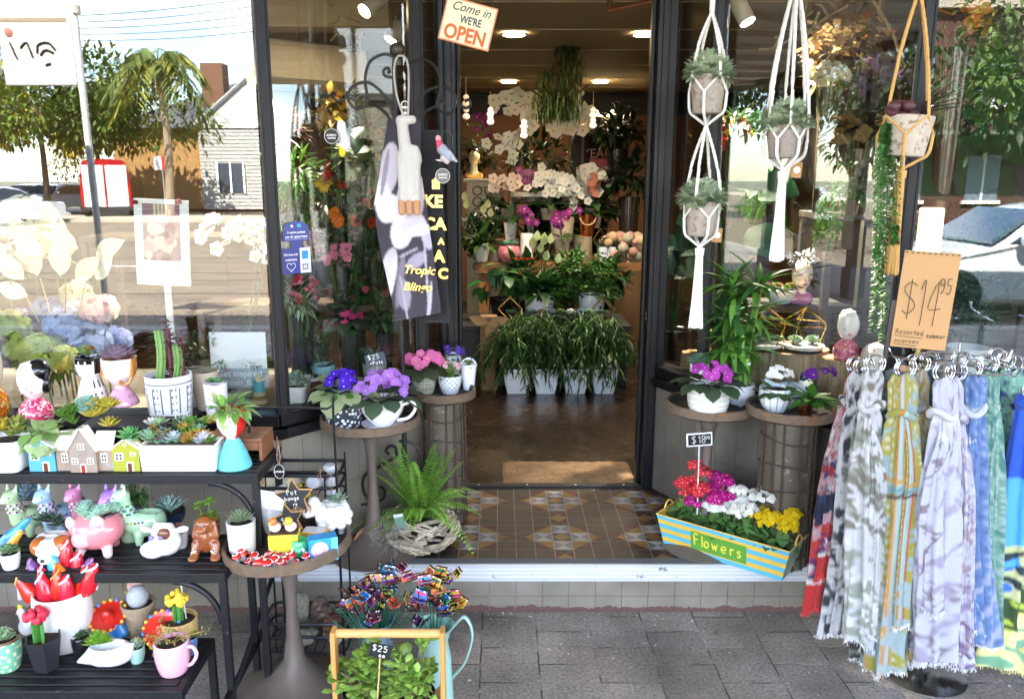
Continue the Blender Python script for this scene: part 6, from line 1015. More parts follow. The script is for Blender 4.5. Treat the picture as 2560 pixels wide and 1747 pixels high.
# ---------------------------------------------------------------- wire caddy by the left wall
t=thing('wire_caddy', 'black two tier wire caddy of small garden ornaments below the splayed window', 'wire rack', (-.69,2.62,0));BW='#1c1c1e'
def loop(x0,x1,y0,y1,z,r=.03):return np.concatenate([arc((x1-r,y1-r,z),r,0,pi/2,6,'xy'),arc((x0+r,y1-r,z),r,pi/2,pi,6,'xy'),arc((x0+r,y0+r,z),r,pi,1.5*pi,6,'xy'),arc((x1-r,y0+r,z),r,1.5*pi,TAU,6,'xy'),[(x1,y1-r,z)]])
for z0,zs in ((.575,(.0,.05,.095)),(.008,(.0,.06,.11))):
 mb=MB()
 for k,z in enumerate(zs):tube(mb,loop(-.145,.145,-.075,.075,z0+z),.0035 if k ==0 else .006,BW,6,cap=False,flat=1.0)
 for x in np.linspace(-.12,.12,9):tube(mb,[(x,-.075,z0),(x,.075,z0)],.0018,BW,5)
 for x in (-.1,.1):
  for y in (-.075,.075):tube(mb,[(x,y,z0),(x,y,z0+zs[2])],.003,BW,5)
 part('basket', mb,WIRE,t)
mb=MB();tube(mb,smoothline([(-.14,-.078,0),(-.14,-.078,.88),(-.12,-.078,.905),(.12,-.078,.905),(.14,-.078,.88),(.14,-.078,0)],5),.0045,BW,6);tube(mb,[(.14,.078,0),(.14,.078,.7)],.004,BW,6);tube(mb,[(-.14,.078,0),(-.14,.078,.7)],.004,BW,6);part('frame', mb,WIRE,t)
CZ=.58;bee=lambda x,y,z:[('c', (x-.018+.009*k,y,z),(x-.014+.009*k,y,z),.012,.012,['#d8c03c', '#2a2420'][k%2],'hard') for k in range(5)]
for lab,x,y,prims,nm in (('cream plush bird lying on its side in the caddy', -.075,.02,[('c', (-.04,0,.03),(.05,0,.035),.026,.022,'#d8ccb0'),('e', (-.07,0,.035),(.026,.026,.026),'#c89a68'),('c', (.05,0,.035),(.085,0,.03),.016,.006,'#b0a888')],'bird_ornament'),('white egg shaped ornament lying in the caddy', -.04,-.045,[('e', (0,0,.025),(.04,.02,.022),'#f0ece8')],'egg_ornament'),('striped bee ornament nearest the caddy front rail', .03,-.05,bee(0,0,.04),'bee_ornament'),('striped bee ornament low at the front of the caddy', .012,-.052,bee(0,0,.015),'bee_ornament'),('dark red bird ornament on the caddy floor', -.02,-.055,[('c', (-.02,0,.012),(.02,0,.014),.014,.01,'#8a3a38')],'bird_ornament')):animal(nm,lab,'ornament', (-.69+x,2.62+y,CZ),prims,34,.004,MATTE,group='ornaments in the wire caddy')
for lab,x,y,rz_,c in (('frosted glass knob bottle standing in the caddy corner', .105,.0,0,'#c8ccd2'),('grey glass bird bottle lying near the caddy bees', .06,.02,1.2,'#a8a8ac')):mb=MB();lathe(mb,[(.001,0),(.026,0),(.028,.02),(.018,.045),(.012,.055),(.013,.075),(.024,.085),(.026,.095),(.02,.102),(.001,.103)],c,24,XF(rx=rz_));solo('glass_bottle', mb,SATIN,lab,'bottle', (-.69+x,2.62+y,CZ+(.03 if rz_ else 0)))
o=PY(698,1178,2.53);t=thing('round_tag', 'black oval gift tag tied with string to the caddy rail', 'tag', o);mb=MB();sphere(mb,(0,0,0),(.016,.0015,.024),'#1c1a1c', 20);part('disc', mb,PAPER,t);mb=MB();tube(mb,np.c_[.0165*np.cos(np.linspace(0,TAU,24)),np.full(24,-.001),.0245*np.sin(np.linspace(0,TAU,24))],.001,'#e8e6e2', 5);[tube(mb,smoothline([(0,0,.024),(x,.002,.05),(0,.01,.09)],4),.0007,'#d8d4d0', 4) for x in (-.006,.006)];part('string', mb,PAPER,t);mb=text('ALFRESCO', .0075,0,.0003,.0003,'#f0eeea', XF((0,-.0025,0)));part('lettering', mb,PAPER,t,0)
t=thing('raffia_tie', 'loose brown raffia ties straggling over the wire caddy', 'raffia', PY(740,1170,2.5));o=np.array(t.location)
for x0,y0,x1,y1 in ((692,1090,700,1165),(680,1095,698,1150),(705,1100,694,1160),(790,1180,840,1160),(795,1200,815,1170),(800,1165,790,1240),(825,1180,826,1245)):P_(t,'strand', MATTE,lambda mb:tube(mb,smoothline([PY(x0,y0,2.5+RS.uniform(0,.05))-o,PY((x0+x1)/2+RS.uniform(-9,9),(y0+y1)/2,2.5)-o,PY(x1,y1,2.52)-o],4),.0009,'#a8785a', 4))
o=PY(828,1256,2.5);mb=MB();lathe(mb,[(.010,-.006),(.021,-.006),(.023,0),(.021,.006),(.010,.006),(.010,-.006)],'#ffffff', 28,XF(rx=pi/2),cf=lambda u,q,r:'#e8ece8' if r < .016 else '#4a7a6a');tube(mb,[(0,0,.02),(0,.02,.1)],.0008,'#8a6a4a', 4);solo('ring_ornament', mb,CERAM,'green glazed ring ornament dangling on a cord above the sheep', 'ornament', o)
for k,(x,y,c,sz,r_) in enumerate([(748,1518,'#8a8478', (.035,.03,.06),.3),(800,1530,'#5a4840', (.04,.03,.075),-.2),(838,1555,'#7a5038', (.045,.03,.035),.4),(862,1530,'#4a4440', (.025,.025,.065),-.4),(765,1590,'#c8bea8', (.05,.03,.02),.1),(840,1590,'#c8c0ac', (.045,.03,.02),-.1)]):
 mb=MB();blob(mb,[('e', (0,0,0),sz,c,(.2*k,r_,k))]+[('e', tuple(RS.uniform(-.5,.5,3)*np.array(sz)),tuple(np.array(sz)*RS.uniform(.5,.8,3)),c,(k,k*.7,0)) for _ in range(3)],26,.003);mb.V=[v+RS.normal(0,.0012,v.shape) for v in mb.V];p=PY(x,y,2.62+.02*(k%2))
 solo('rock', mb,STONE,['pale split rock standing nearest the pedestal in the low basket', 'tall brown rock leaning in the low basket', 'rust red wedge rock on top of the low basket', 'dark slab rock at the basket end beside the jug', 'cream flat rock at the bottom of the low basket', 'cream flat rock under the rust red rock'][k],'rock', p,'rocks in the low wire basket', smooth=25)
o=PY(890,1350,2.62);mb=MB();P=np.array([[(.012*sin(pi*v)*(u-.5)*2+.02*v,.004*cos(u*3),-.01+.075*v) for u in np.linspace(0,1,6)] for v in np.linspace(0,1,12)]);sheet(mb,P,'#c08a5c');w=solo('paper_leaf', mb,PAPER,'tan paper leaf tag standing at the tray table edge', 'tag', PZ(880,1395,.2)+np.array((0,.05,0)),smooth=180);w.modifiers.new('thick', 'SOLIDIFY').thickness=.0015;w.location.z=.2;w.scale=(1.6,1.6,1.6)
p=PZ(860,1310,.2);mb=MB()
for k in range(30):tube(mb,[(-.14+k*.0095,-.11,.004),(-.14+k*.0095,.05,.004)],.0012,'#3a3a3c', 4)
for k in range(16):tube(mb,[(-.14,-.11+k*.0105,.006),(.14,-.11+k*.0105,.006)],.0012,'#3a3a3c', 4)
solo('wire_mesh_mat', mb,IRON,'black wire mesh mat on the step under the tray pedestal', 'mat', (-.64,2.98,.2))
# ---------------------------------------------------------------- fern in a driftwood basket
p=put(1052,1408,.2,.13);p[1]=3.0;p[0]=(1052-1249)/2000*DP((0,3.0,.3));t=thing('fern_basket', 'lush green fern in a round driftwood twig basket beside the doorway', 'pot plant', (p[0],p[1],.2));mb=MB()
for k in range(190):
 z=RS.uniform(.008,.14);r=.095+.06*sin(pi*min(1,z/.15));a=RS.uniform(0,TAU);b=a+RS.uniform(.5,.9)*RS.choice([-1,1]);z2=np.clip(z+RS.uniform(-.05,.05),.008,.14);r2=.095+.06*sin(pi*min(1,z2/.15));tube(mb,[(r*cos(a),r*sin(a),z),(r2*cos(b),r2*sin(b),z2)],RS.uniform(.0045,.0085),jit(['#c8b89e', '#a89a84', '#dcccb0', '#8f8270'][k%4],1,.1)[0],6)
lathe(mb,[(.001,.006),(.07,.006),(.1,.06),(.085,.12),(.001,.12)],'#3a3028', 20);part('twig_basket', mb,DRIFT,t);mb=MB()
for k in range(90):a=RS.uniform(2.2,4.4);q=np.array((.12*cos(a),.12*sin(a)-.02,.13));tube(mb,smoothline([q,q+RS.normal(0,.03,3)+np.array((-.02,-.02,-.03)),q+RS.normal(0,.03,3)+np.array((-.03,-.02,-.075))],4),.0008,'#9a948a', 3)
part('spanish_moss', mb,MATTE,t);mb=MB()
for k in range(52):
 a=k*2.4+RS.uniform(-.2,.2);e=RS.uniform(.35,1.45);L=RS.uniform(.2,.36)*(1 if e<1.0 else .95);d=np.array((cos(a),sin(a)*.8,0));q=np.linspace(0,1,16)[:,None];P=np.array((0,.0,.13))+d*L*q*cos(e*.85)+np.array((0,0,1))*(L*q*sin(e)*1.05-L*(.55 if e<1 else .22)*q**2.4);tube(mb,P,np.linspace(.0016,.0006,16),'#6a7a34', 4,cap=False)
 n=44;i=np.repeat(np.linspace(.1,1,n//2),2);p_=np.stack([np.interp(i,q[:,0],P[:,j]) for j in range(3)],1);tn=nrm(np.stack([np.interp(i,q[:,0],np.gradient(P[:,j])) for j in range(3)],1));s_=nrm(np.cross(tn,(0,0,1)))*np.tile([1,-1],n//2)[:,None]
 inst(mb,TINY,p_,s_+tn*.3+np.array((0,0,-.1)),np.cross(s_,tn)*np.tile([1,-1],n//2)[:,None]+np.array((0,0,.6)),.034*np.sin(np.clip(1.08-i,0,1)*pi*.62)+.005,.015,jit(['#8fbc4c', '#7aac3c', '#a0cc5c', '#6c9a38'][k%4],n,.18))
part('fronds', mb,LEAFM,t,180);mb=MB();box(mb,(-.02,-.001,0),(.02,.001,.045),'#7a9a86', XF((-.062,-.115,.125),rz=-.2,ry=-.25));box(mb,(-.02,-.0015,.046),(.02,.0015,.058),'#e4ecf0', XF((-.062,-.115,.125),rz=-.2,ry=-.25));part('plant_label', mb,PLASTIC,t,0)
# ---------------------------------------------------------------- enamel jugs of butterfly stakes
def jug(name,lab,x,Y,rimy,c,handle):
 z=PY(x,rimy,Y)[2];X=PY(x,rimy,Y)[0];t=thing(name,lab,'jug', (X,Y,0),0,'enamel jugs of garden stakes');r=.066 if handle else .058
 mb=MB();lathe(mb,[(.001,0),(.062,0),(.06,.03),(.054,z*.6),(.045,z*.82),(r*.85,z*.94),(r,z),(r-.003,z+.001),(.042,z*.83),(.05,z*.6),(.001,z*.5)],c,36);part('jug_body', mb,CERAM,t)
 if handle:mb=MB();tube(mb,smoothline([(r*.95,0,z-.004),(r*1.5,-.005,z+.03),(r*1.85,-.006,z-.03),(r*1.5,-.004,z*.55),(.055,0,z*.32)],6),.011,c,8,.4);part('handle', mb,CERAM,t)
 return t,X,z,r
WING=['#d84a2c', '#e89a2c', '#e8d03c', '#3a6ad0', '#7a2c8a', '#1c1c22', '#2c8a5a', '#c83a6a', '#4aa0c8', '#e87a5a', '#5a2430', '#d8b43c']
def stakes(t,X,Y,z,n,seed,sp):
 RS.seed(seed)
 for k in range(n):
  a=RS.uniform(0,TAU);d=np.array((cos(a)*RS.uniform(.2,1),sin(a)*RS.uniform(.1,.8),0));tip=np.array((0,0,z))+d*sp+np.array((0,0,RS.uniform(.03,.15)));c1,c2=WING[RS.randint(12)],WING[RS.randint(12)]
  b=thing('butterfly_stake', '%s and %s butterfly stake in the %s jug' % (CN[c1],CN[c2],'mint' if X>-.2 else 'grey blue'),'garden stake', np.array((X,Y,0))+tip,RS.uniform(0,TAU),'butterfly garden stakes');mb=MB();loc=np.array(b.location);base=np.array((X,Y,z*.55))-loc;Rz=np.array(Matrix.Rotation(-b.rotation_euler.z,3,'Z'));tube(mb,[np.array((0,0,0)),Rz@base],.0011,'#3a8a6a' if k%3 else '#2c3a3a', 4);part('stem', mb,WIRE,b)
  for s_ in (-1,1):
   mb=MB();up=RS.uniform(.2,1.1);P=np.array([[((.005+.03*u*(1-.15*abs(v-.3)))*cos(up)*s_*1,-.026+.052*v*(1-.25*u)+.006*u*cos(v*7),(.005+.03*u)*sin(up)) for v in np.linspace(0,1,9)] for u in np.linspace(0,1,7)]);C=np.zeros((6,8,3));C[:]=H(c1);C[2:4,1:7]=H(c2);C[5]=H('#141416');C[:,3:4]=H('#141416');C[4,::3]=H('#f0e8d8');sheet(mb,P,C);w=part('wing', mb,SATIN,b,180);w.modifiers.new('thick', 'SOLIDIFY').thickness=.0012
  mb=MB();blob(mb,[('c', (0,-.02,0),(0,.02,0),.003,.002,'#1c1a18'),('e', (0,-.024,.002),(.004,.004,.004),c2)],14,.002);part('body', mb,SATIN,b,80)
CN=dict(zip(WING,['red', 'orange', 'yellow', 'blue', 'purple', 'black', 'green', 'pink', 'sky blue', 'coral', 'maroon', 'gold']))
t,X,z,r=jug('enamel_jug', 'grey blue enamel jug bristling with butterfly stakes behind the timber trug', 942,2.38,1549,'#8fa8c0', False);stakes(t,X,2.38,z,36,5,.13)
mb=MB()
for k in range(70):a=RS.uniform(0,TAU);rr=RS.uniform(.02,.16);tube(mb,[(.02*cos(a),.02*sin(a),z*.6),(rr*cos(a),rr*sin(a)*.6,z+RS.uniform(.02,.1))],.0011,'#3a7a5c', 4)
part('green_wires', mb,WIRE,t)
t,X,z,r=jug('enamel_jug', 'mint enamel jug with a curved handle and bright butterfly stakes', 1084,2.28,1561,'#a8d0c8', True);stakes(t,X,2.28,z,30,9,.1)
# ---------------------------------------------------------------- timber trug of jade plants
Yt=2.04;c=PY(970,1582,Yt);w=272*PXM(1,c);t=thing('timber_trug', 'pale timber trug with round top handle lined with hessian', 'trug', (c[0],Yt,0));wd='#c8904c'; hz=c[2]
for s_ in (-1,1):mb=MB();box(mb,(s_*w/2-.007,-.022,.0),(s_*w/2+.007,.022,hz+.012),wd);box(mb,(s_*(w/2-.002)-.006,-.1,0),(s_*(w/2-.002)+.006,-.0225,.11),wd);box(mb,(s_*(w/2-.002)-.006,.0225,0),(s_*(w/2-.002)+.006,.1,.11),wd);part('end_board', mb,WOOD,t,0,.003)
mb=MB();tube(mb,[(-w/2+.0075,0,hz),(w/2-.0075,0,hz)],.0125,'#dcaa68', 14);part('handle', mb,WOODX,t)
for y in (-.1,.1):mb=MB();box(mb,(-w/2+.009,y-.005,0),(w/2-.009,y+.005,.1),wd);part('side_board', mb,WOODX,t,0,.002)
mb=MB();P=np.array([[((-1+2*u)*(w/2-.012),-.09+.18*v,.115+.03*abs(2*v-1)**2+.018*sin(u*9+v*4)+.02*abs(2*u-1)**4) for u in np.linspace(0,1,30)] for v in np.linspace(0,1,14)]);sheet(mb,P,'#c89c6c');part('hessian_lining', mb,FABRIC,t,180)
for lab,dx in (('thick stemmed jade plant in black pot beside the price stick', -.078),('thick stemmed jade plant in black pot under the trug handle end post', .072)):
 def jade(t,r,h):
  tips=[];
  def tr(mb):
   for k in range(19):d=sph(1,.75)[0];e=np.array((0,0,h))+d*np.array((.066,.055,.17))*RS.uniform(.7,1.05);tips.append(e);tube(mb,smoothline([(0,0,h-.01),(d[0]*.02,d[1]*.02,h+.04),e],4),np.linspace(.007,.003,9),'#7a6a4c', 6)
  P_(t,'branches', BARK,tr)
  def lv(mb):
   for e in tips:n=20;inst(mb,JADE,e+RS.normal(0,.015,(n,3)),sph(n,.5)+np.array((0,0,.3)),None,RS.uniform(.024,.038,n),None,jit(['#88a848', '#9aba58', '#76943a'][RS.randint(3)],n,.2))
  P_(t,'foliage', WAXY,lv,180)
 potted('jade_plant', lab,'pot plant', (c[0]+dx,Yt,.085),potprof(.058,.045,.125,.003),'#18181a', PLASTIC,jade,'jade plants in the trug')
slate('black chalk sign for jade plants at twenty five dollars each', 951,1627,1.98,.062,.042,-.2,[('$25', -.025,.001,.017,.015),('ea', -.004,-.016,.01,.01)],.16,c='#161618')
mb=MB();RS.seed(21);n=170;q=np.c_[RS.uniform(-.9,1.9,n),RS.uniform(2.0,2.81,n)];m=RS.rand(n) < .35;q[m,1]=2.82-np.abs(RS.normal(0,.03,m.sum()));inst(mb,leafT(2,.6,.1,.1),np.c_[q,np.full(n,.004)],np.c_[RS.normal(0,1,(n,2)),RS.uniform(-.05,.15,n)],None,RS.uniform(.004,.014,n),None,jit(['#d8d2c6', '#8a7450', '#4a3c2a', '#c8b89a'][0],n,.45,.2));o=part('litter', mb,PAPER,None,0);o['kind']='stuff'; o['label']='scattered petals and leaf scraps on the pavers'
# ---------------------------------------------------------------- behind the left window
ZW=.757
def cluster(name,lab,cat,p,fn,group=None,m=None):t=thing(name,lab,cat,p,0,group);fn(t);return t
def hydrangea(lab,x,y,Y,rp,c,c2='#f4f4e8', leaf='#5a7a3c'):
 p=PY(x,y,Y);r=PXM(rp,p);t=thing('hydrangea', lab,'flower', p,0,'hydrangea heads in the left window')
 P_(t,'flower_head', PETAL,lambda mb:blooms(mb,(0,0,0),(r,r,r*.85),150,c,r*.24,HYDR,c2,(0,-.3,.2),1.0,.3,.16),180)
 P_(t,'leaves', LEAFM,lambda mb:(inst(mb,LEAF,np.tile((0,.02,-r*.7),(5,1)),sph(5)+np.array((0,-.3,-.2)),None,r*1.1,r*1.0,jit(leaf,5)),tube(mb,[(0,0,-r*.5),(0,.03,ZW-p[2])],.004,leaf)))
for a in (('lime green hydrangea head lowest beside the gold bowl', 105,880,3.0,56,'#a8bc5a'),('lime green hydrangea head at the far end of the window', 22,815,3.05,48,'#a0b050'),('pale blue hydrangea head under the pink one', 220,850,3.1,56,'#a4b4dc'),('light pink hydrangea head topmost by the sign pole reflection', 248,772,3.15,46,'#ecc4c4'),('deep blue hydrangea head among the blue ones', 120,780,3.2,46,'#7a8ac8'),('lavender hydrangea head at the window end', 55,800,3.25,36,'#a898c0'),('cream hydrangea head with pink blush above the blue ones', 190,735,3.25,40,'#e4dcb4'),('big white hydrangea head highest in the left window', 70,560,3.2,80,'#f2f0e8'),('pale green hydrangea head between the lime ones', 62,870,2.98,46,'#b8c878'),('sky blue hydrangea head beneath the pink blush one', 165,810,3.12,52,'#9cb0e0'),('periwinkle hydrangea head by the purple rosette lady', 285,850,3.2,42,'#a8b0e4'),('blush pink hydrangea head beside the light pink one', 205,775,3.2,42,'#ecd0d4'),('white hydrangea head low at the window end', 10,640,3.1,60,'#f2ede2'),('yellow green hydrangea head at the window foot', 150,895,2.97,44,'#b4c06a'),('smaller white hydrangea head beside the biggest white one', 130,610,3.15,52,'#f0ecd8')):hydrangea(*a)
def goldleaf(t):
 def f(mb):
  for x,y,a,L in ((60,700,2.2,90),(95,690,1.75,110),(150,690,1.3,110),(190,700,.7,95),(240,640,.5,90),(110,640,2.4,90),(165,640,1.6,95),(70,740,2.7,80),(240,700,.9,80)):
   p=PY(x,y,3.02+.05*sin(x))-np.array(t.location);inst(mb,leafT(6,.55,.1,.15),p,(cos(a),-.25,sin(a)),(0,-1,.3),PXM(L,p+np.array(t.location)),None,jit('#ece2c4', 1,.06))
 P_(t,'leaves', SATIN,f,180);P_(t,'stems', GOLD,lambda mb:[tube(mb,[(0,0,-.25),(x,.01,.0),(x*1.4,0,.1)],.003,'#c8b078', 5) for x in (-.1,-.03,.04,.1)])
cluster('magnolia_leaf_spray', 'cream and gold magnolia leaf spray above the hydrangeas', 'dried leaves', PY(135,760,3.08),goldleaf)
Yp=3.03;c=PY(405,610,Yp);q=PXM(1,c);t=thing('photo_poster', 'white framed flower photograph poster standing in the left window', 'poster', c);mb=MB();box(mb,(-68*q,0,-105*q),(68*q,.01,110*q),'#f4f2f2', XF(ry=.05));part('frame', mb,PAPER,t,0,.004)
mb=MB();RS.seed(3);U_,V_=np.meshgrid(np.linspace(-1,1,40),np.linspace(-1,1,56));C=np.zeros((56,40,3));C[:]=H('#8a6a78')
for k in range(26):a,b,r=RS.uniform(-.9,.9),RS.uniform(-.95,.6),RS.uniform(.15,.38);C[np.hypot((U_-a),(V_-b)*1.3)<r]=H(['#e8c4bc', '#d8a4a4', '#f0dcc8', '#b87a84', '#e8d8b8', '#6a4450', '#f4e8e0'][k%7])
C[(np.abs(U_) < .5*(1-V_**2*.2))&(V_ > .55)&(np.sin(U_*30)>-.3)]=H('#e8dcb0');C[np.hypot(U_-.25,(V_+.1)*1.3) < .16]=H('#4a2a38')
P=np.stack([U_*46*q,np.full_like(U_,-.001),V_*70*q+28*q],-1)[:,:];P=np.concatenate([P,P[-1:]],0);P=np.concatenate([P,P[:,-1:]],1);P[-1,:,2] +=.001;P[:,-1,0] +=.001;P=P@np.array(Matrix.Rotation(.05,3,'Y')).T;sheet(mb,P,C);softcol(part('picture', mb,PAPER,t,0))
mb=MB();[blooms(mb,(x*q,-.004,102*q),(.01,.004,.01),12,cc,.008,HYDR,cc,(0,-1,0)) for x,cc in ((-58,'#7a2038'),(50,'#c8848c'))];part('paper_rosettes', mb,PETAL,t,180);mb=MB();box(mb,(-.012,.011,ZW-c[2]),(.012,.02,-100*q),'#d8d4d0');part('stand', mb,WOOD,t,0)
def orchid(name,lab,p,sprays,c,r,c2='#e8c848', pot=None,leaves=6,group=None,stemc='#5a6a34', face=(0,-1,.1),n=11):
 t=thing(name,lab,'orchid', p,0,group);p=np.array(p,float)
 for pts in sprays:
  mbF,mbS=MB(),MB()
  L=smoothline(np.array([np.array(z)-p for z in pts]),6);tube(mbS,L,.003,stemc,5);k=max(2,int(n*1.0));i=np.linspace(.35,1,k)*(len(L)-1);q=np.stack([np.interp(i,np.arange(len(L)),L[:,j]) for j in range(3)],1)+RS.normal(0,r*.45,(k,3));inst(mbF,ORCH,q,nrm(np.array(face)+RS.normal(0,.3,(k,3))),(0,0,1),r*RS.uniform(.85,1.1,k),None,jit(c,k,.06),c2);part('stem', mbS,LEAFM,t);part('flower_spray', mbF,PETAL,t,180)
 if leaves:P_(t,'leaves', LEAFM,lambda mb:inst(mb,leafT(5,.4,.15,.5),np.tile((0,0,.01),(leaves,1)),np.c_[np.cos(np.arange(leaves)*2.4),np.sin(np.arange(leaves)*2.4)-.3,np.full(leaves,.5)],None,r*5,r*4.2,jit('#3f6230', leaves)),180)
 if pot:P_(t,'pot', CERAM,lambda mb:lathe(mb,[(.001,-pot[1]),(pot[0]*.75,-pot[1]),(pot[0],0),(pot[0]*.9,0),(.001,-.01)],pot[2],28))
 return t
b=PY(600,880,3.25);b[2]=ZW+.12;orchid('orchid', 'white moth orchid arching across the left window beside the poster', b,[[b,PY(650,640,3.2),PY(560,560,3.15),PY(490,590,3.1)],[b,PY(640,640,3.2),PY(600,555,3.15),PY(560,625,3.1)],[b,PY(665,650,3.2),PY(650,565,3.18),PY(600,590,3.15)]],'#f6f4f4', .03,pot=(.06,.12,'#e8e8ea'))
p=PY(480,870,3.2);potted('pot_plant', 'dark leaved jewel plant in a grey pot behind the tall cactus', 'pot plant', (p[0],p[1],ZW),potprof(.07,.055,.12),'#7a7e84', CLAY,Lf(lambda mb,r,h:bush(mb,(0,0,h+.07),(.055,.05,.1),170,'#2c4428', .032,LEAF,.1)))
c=PY(597,905,2.99);q=PXM(1,c);t=thing('shop_card', 'white flower bordered card reading get inspired inside the left window', 'sign', c);mb=MB();box(mb,(-70*q,0,-16*q),(70*q,.003,76*q),'#f3f2f4');box(mb,(-66*q,0,-66*q),(72*q,.003,-16.5*q),'#a4b0bc');part('card', mb,PAPER,t,0);mb=MB()
bush(mb,(-50*q,-.004,-6*q),(.03,.002,.012),30,'#5a8a6a', .018,LEAF,.2,0,0,'#c87a8a');bush(mb,(30*q,-.004,-8*q),(.04,.002,.01),30,'#6a9a7a', .018,LEAF,.2,0,0,'#d8909a');bush(mb,(-62*q,-.004,66*q),(.012,.002,.02),16,'#7aa88a', .018,LEAF,.2,0);part('printed_leaves', mb,PAPER,t,0)
for s_,z,sz in (('Get inspired', -30,24),('#balmain_florist', -53,20)):mb=text(s_,sz*q,0,.0002,.0004,'#f8f8f8', XF((0,-.0015,z*q)),sx=.95);part('lettering', mb,PAPER,t,0)
p=PZ(660,1045,ZW);t=potted('candle_vase', 'tan ribbed reed vase with turquoise neck by the corner post', 'vase', (p[0]-.03,2.98,ZW),[(.001,0),(.032,0),(.034,.03),(.022,.09),(.02,.115),(.024,.13),(.021,.13),(.001,.12)],'#b09a78', MATTE,lambda t,r,h:P_(t,'paper_spray', PAPER,lambda mb:inst(mb,LEAF,np.tile((0,0,h),(5,1)),sph(5,1)+np.array((0,0,1)),None,.06,.05,jit('#d8d8a8', 5)),180),cf=lambda u,q,r:('#4ab0b8' if q > .085 else ('#8a7250' if (q*90)%1 < .4 else '#c8b290')))
p=PY(480,960,3.0);t=thing('trough_planter', 'long white trough with grey green rosettes behind the patterned cactus pot', 'planter', (p[0],3.02,ZW));mb=MB();trough(mb,.3,.1,.085,.007,'#eceef4', .004);part('pot', mb,CERAM,t,0,.003);P_(t,'foliage', WAXY,lambda mb:[rosette(mb,(RS.uniform(-.13,.13),RS.uniform(-.03,.03),.085),.04,['#8fa890', '#7a8a6a'][k%2],22) for k in range(8)],180);mb=MB();box(mb,(-.143,-.043,.06),(.143,.043,.078),'#3a2c20');part('soil', mb,SOIL,t,0)
# ---------------------------------------------------------------- stickers on the splayed glass
A_,B2=np.array(CL),np.array(SL);tl=(B2-A_)/np.linalg.norm(B2-A_);nl=np.array((tl[1],-tl[0]));GLn=-.033
def onglass(x,y):
 r=ray(x,y);P0=A_+nl*GLn;k=(P0@nl)/(r[:2]@nl);return np.array((r[0]*k,r[1]*k,EYE+r[2]*k))
ga=math.atan2(tl[1],tl[0])
def sticker(lab,x0,x1,y0,y1,c,build):
 a,b=onglass(x0,(y0+y1)/2),onglass(x1,(y0+y1)/2);w=np.linalg.norm((b-a)[:2]);h=onglass(x0,y0)[2]-onglass(x0,y1)[2];ctr=(a+b)/2;t=thing('window_sticker', lab,'sticker', (ctr[0]+nl[0]*.002,ctr[1]+nl[1]*.002,ctr[2]),ga);build(t,w,h);return t
def st1(t,w,h):
 mb=MB();o=[(-w/2,-h*.22),(-w/2,h*.25)]+[(w/2*cos(a),h*.25+h*.25*sin(a)) for a in np.linspace(pi,0,14)]+[(w/2,h*.25),(w/2,-h*.22),(w*.2,-h*.24),(w*.2,-h/2),(-w*.2,-h/2),(-w*.2,-h*.24)];prism(mb,o,.0012,'#23348c');part('film', mb,PLASTIC,t,0)
 for s_,z,sz in (('3 extra points', .10,.15),('per $1 spent here', -.06,.14)):mb=text(s_,h*sz*.8,.1,.0003,.0003,'#f4f6fa', XF((0,-.0012,h*z)),sx=w/(h*.98));part('lettering', mb,PAPER,t,0)
 mb=MB();lathe(mb,[(.001,0),(h*.06,0)],'#d8dce8', 14,XF((-w*.15,-.001,h*.33),rx=pi/2));box(mb,(w*.05,-.001,h*.28),(w*.2,-.0002,h*.4),'#5ab0e0');box(mb,(-w*.4,-.001,-h*.16),(w*.4,-.0002,-h*.145),'#c8d0e8');part('emblem', mb,PAPER,t,0)
def st2(t,w,h):
 mb=MB();box(mb,(-w/2,0,-h/2),(w*.14,.0012,h/2),'#202c8a');part('film', mb,PLASTIC,t,0);mb=MB();box(mb,(w*.141,0,-h/2),(w/2,.0012,h/2),'#f2f4f6');part('white_panel', mb,PLASTIC,t,0)
 mb=MB();box(mb,(w*.2,-.001,h*.05),(w*.42,-.0002,h*.38),'#3a9ad8');[box(mb,(w*(.2+.075*i),-.001,-h*(.14+.09*j)-h*.07),(w*(.26+.075*i),-.0002,-h*(.14+.09*j)),['#3a5ac8', '#c83a3a', '#3a9a5a', '#d8d8d8'][(i*2+j)%4]) for i in range(3) for j in range(3)];part('emblem', mb,PAPER,t,0)
 for s_,z in (('We love our', .26),('customers', .06)):mb=text(s_,h*.15,.3,.0002,.0003,'#f4f6fa', XF((-w*.18,-.0012,h*z)),sx=.62*w/h);part('lettering', mb,PAPER,t,0)
 mb=MB();tube(mb,[(-w*.18+w*.012*(16*sin(a)**3)*.75,-.0012,-h*.22+h*.012*(13*cos(a)-5*cos(2*a)-2*cos(3*a)-cos(4*a))) for a in np.linspace(0,TAU,30)],.0012,'#f0f2f8', 5);part('heart', mb,PAPER,t)
sticker('round topped blue sticker about extra points on the left side glass', 706,772,553,622,'', st1);sticker('blue and white square sticker about loving customers on the side glass', 702,776,620,684,'', st2)
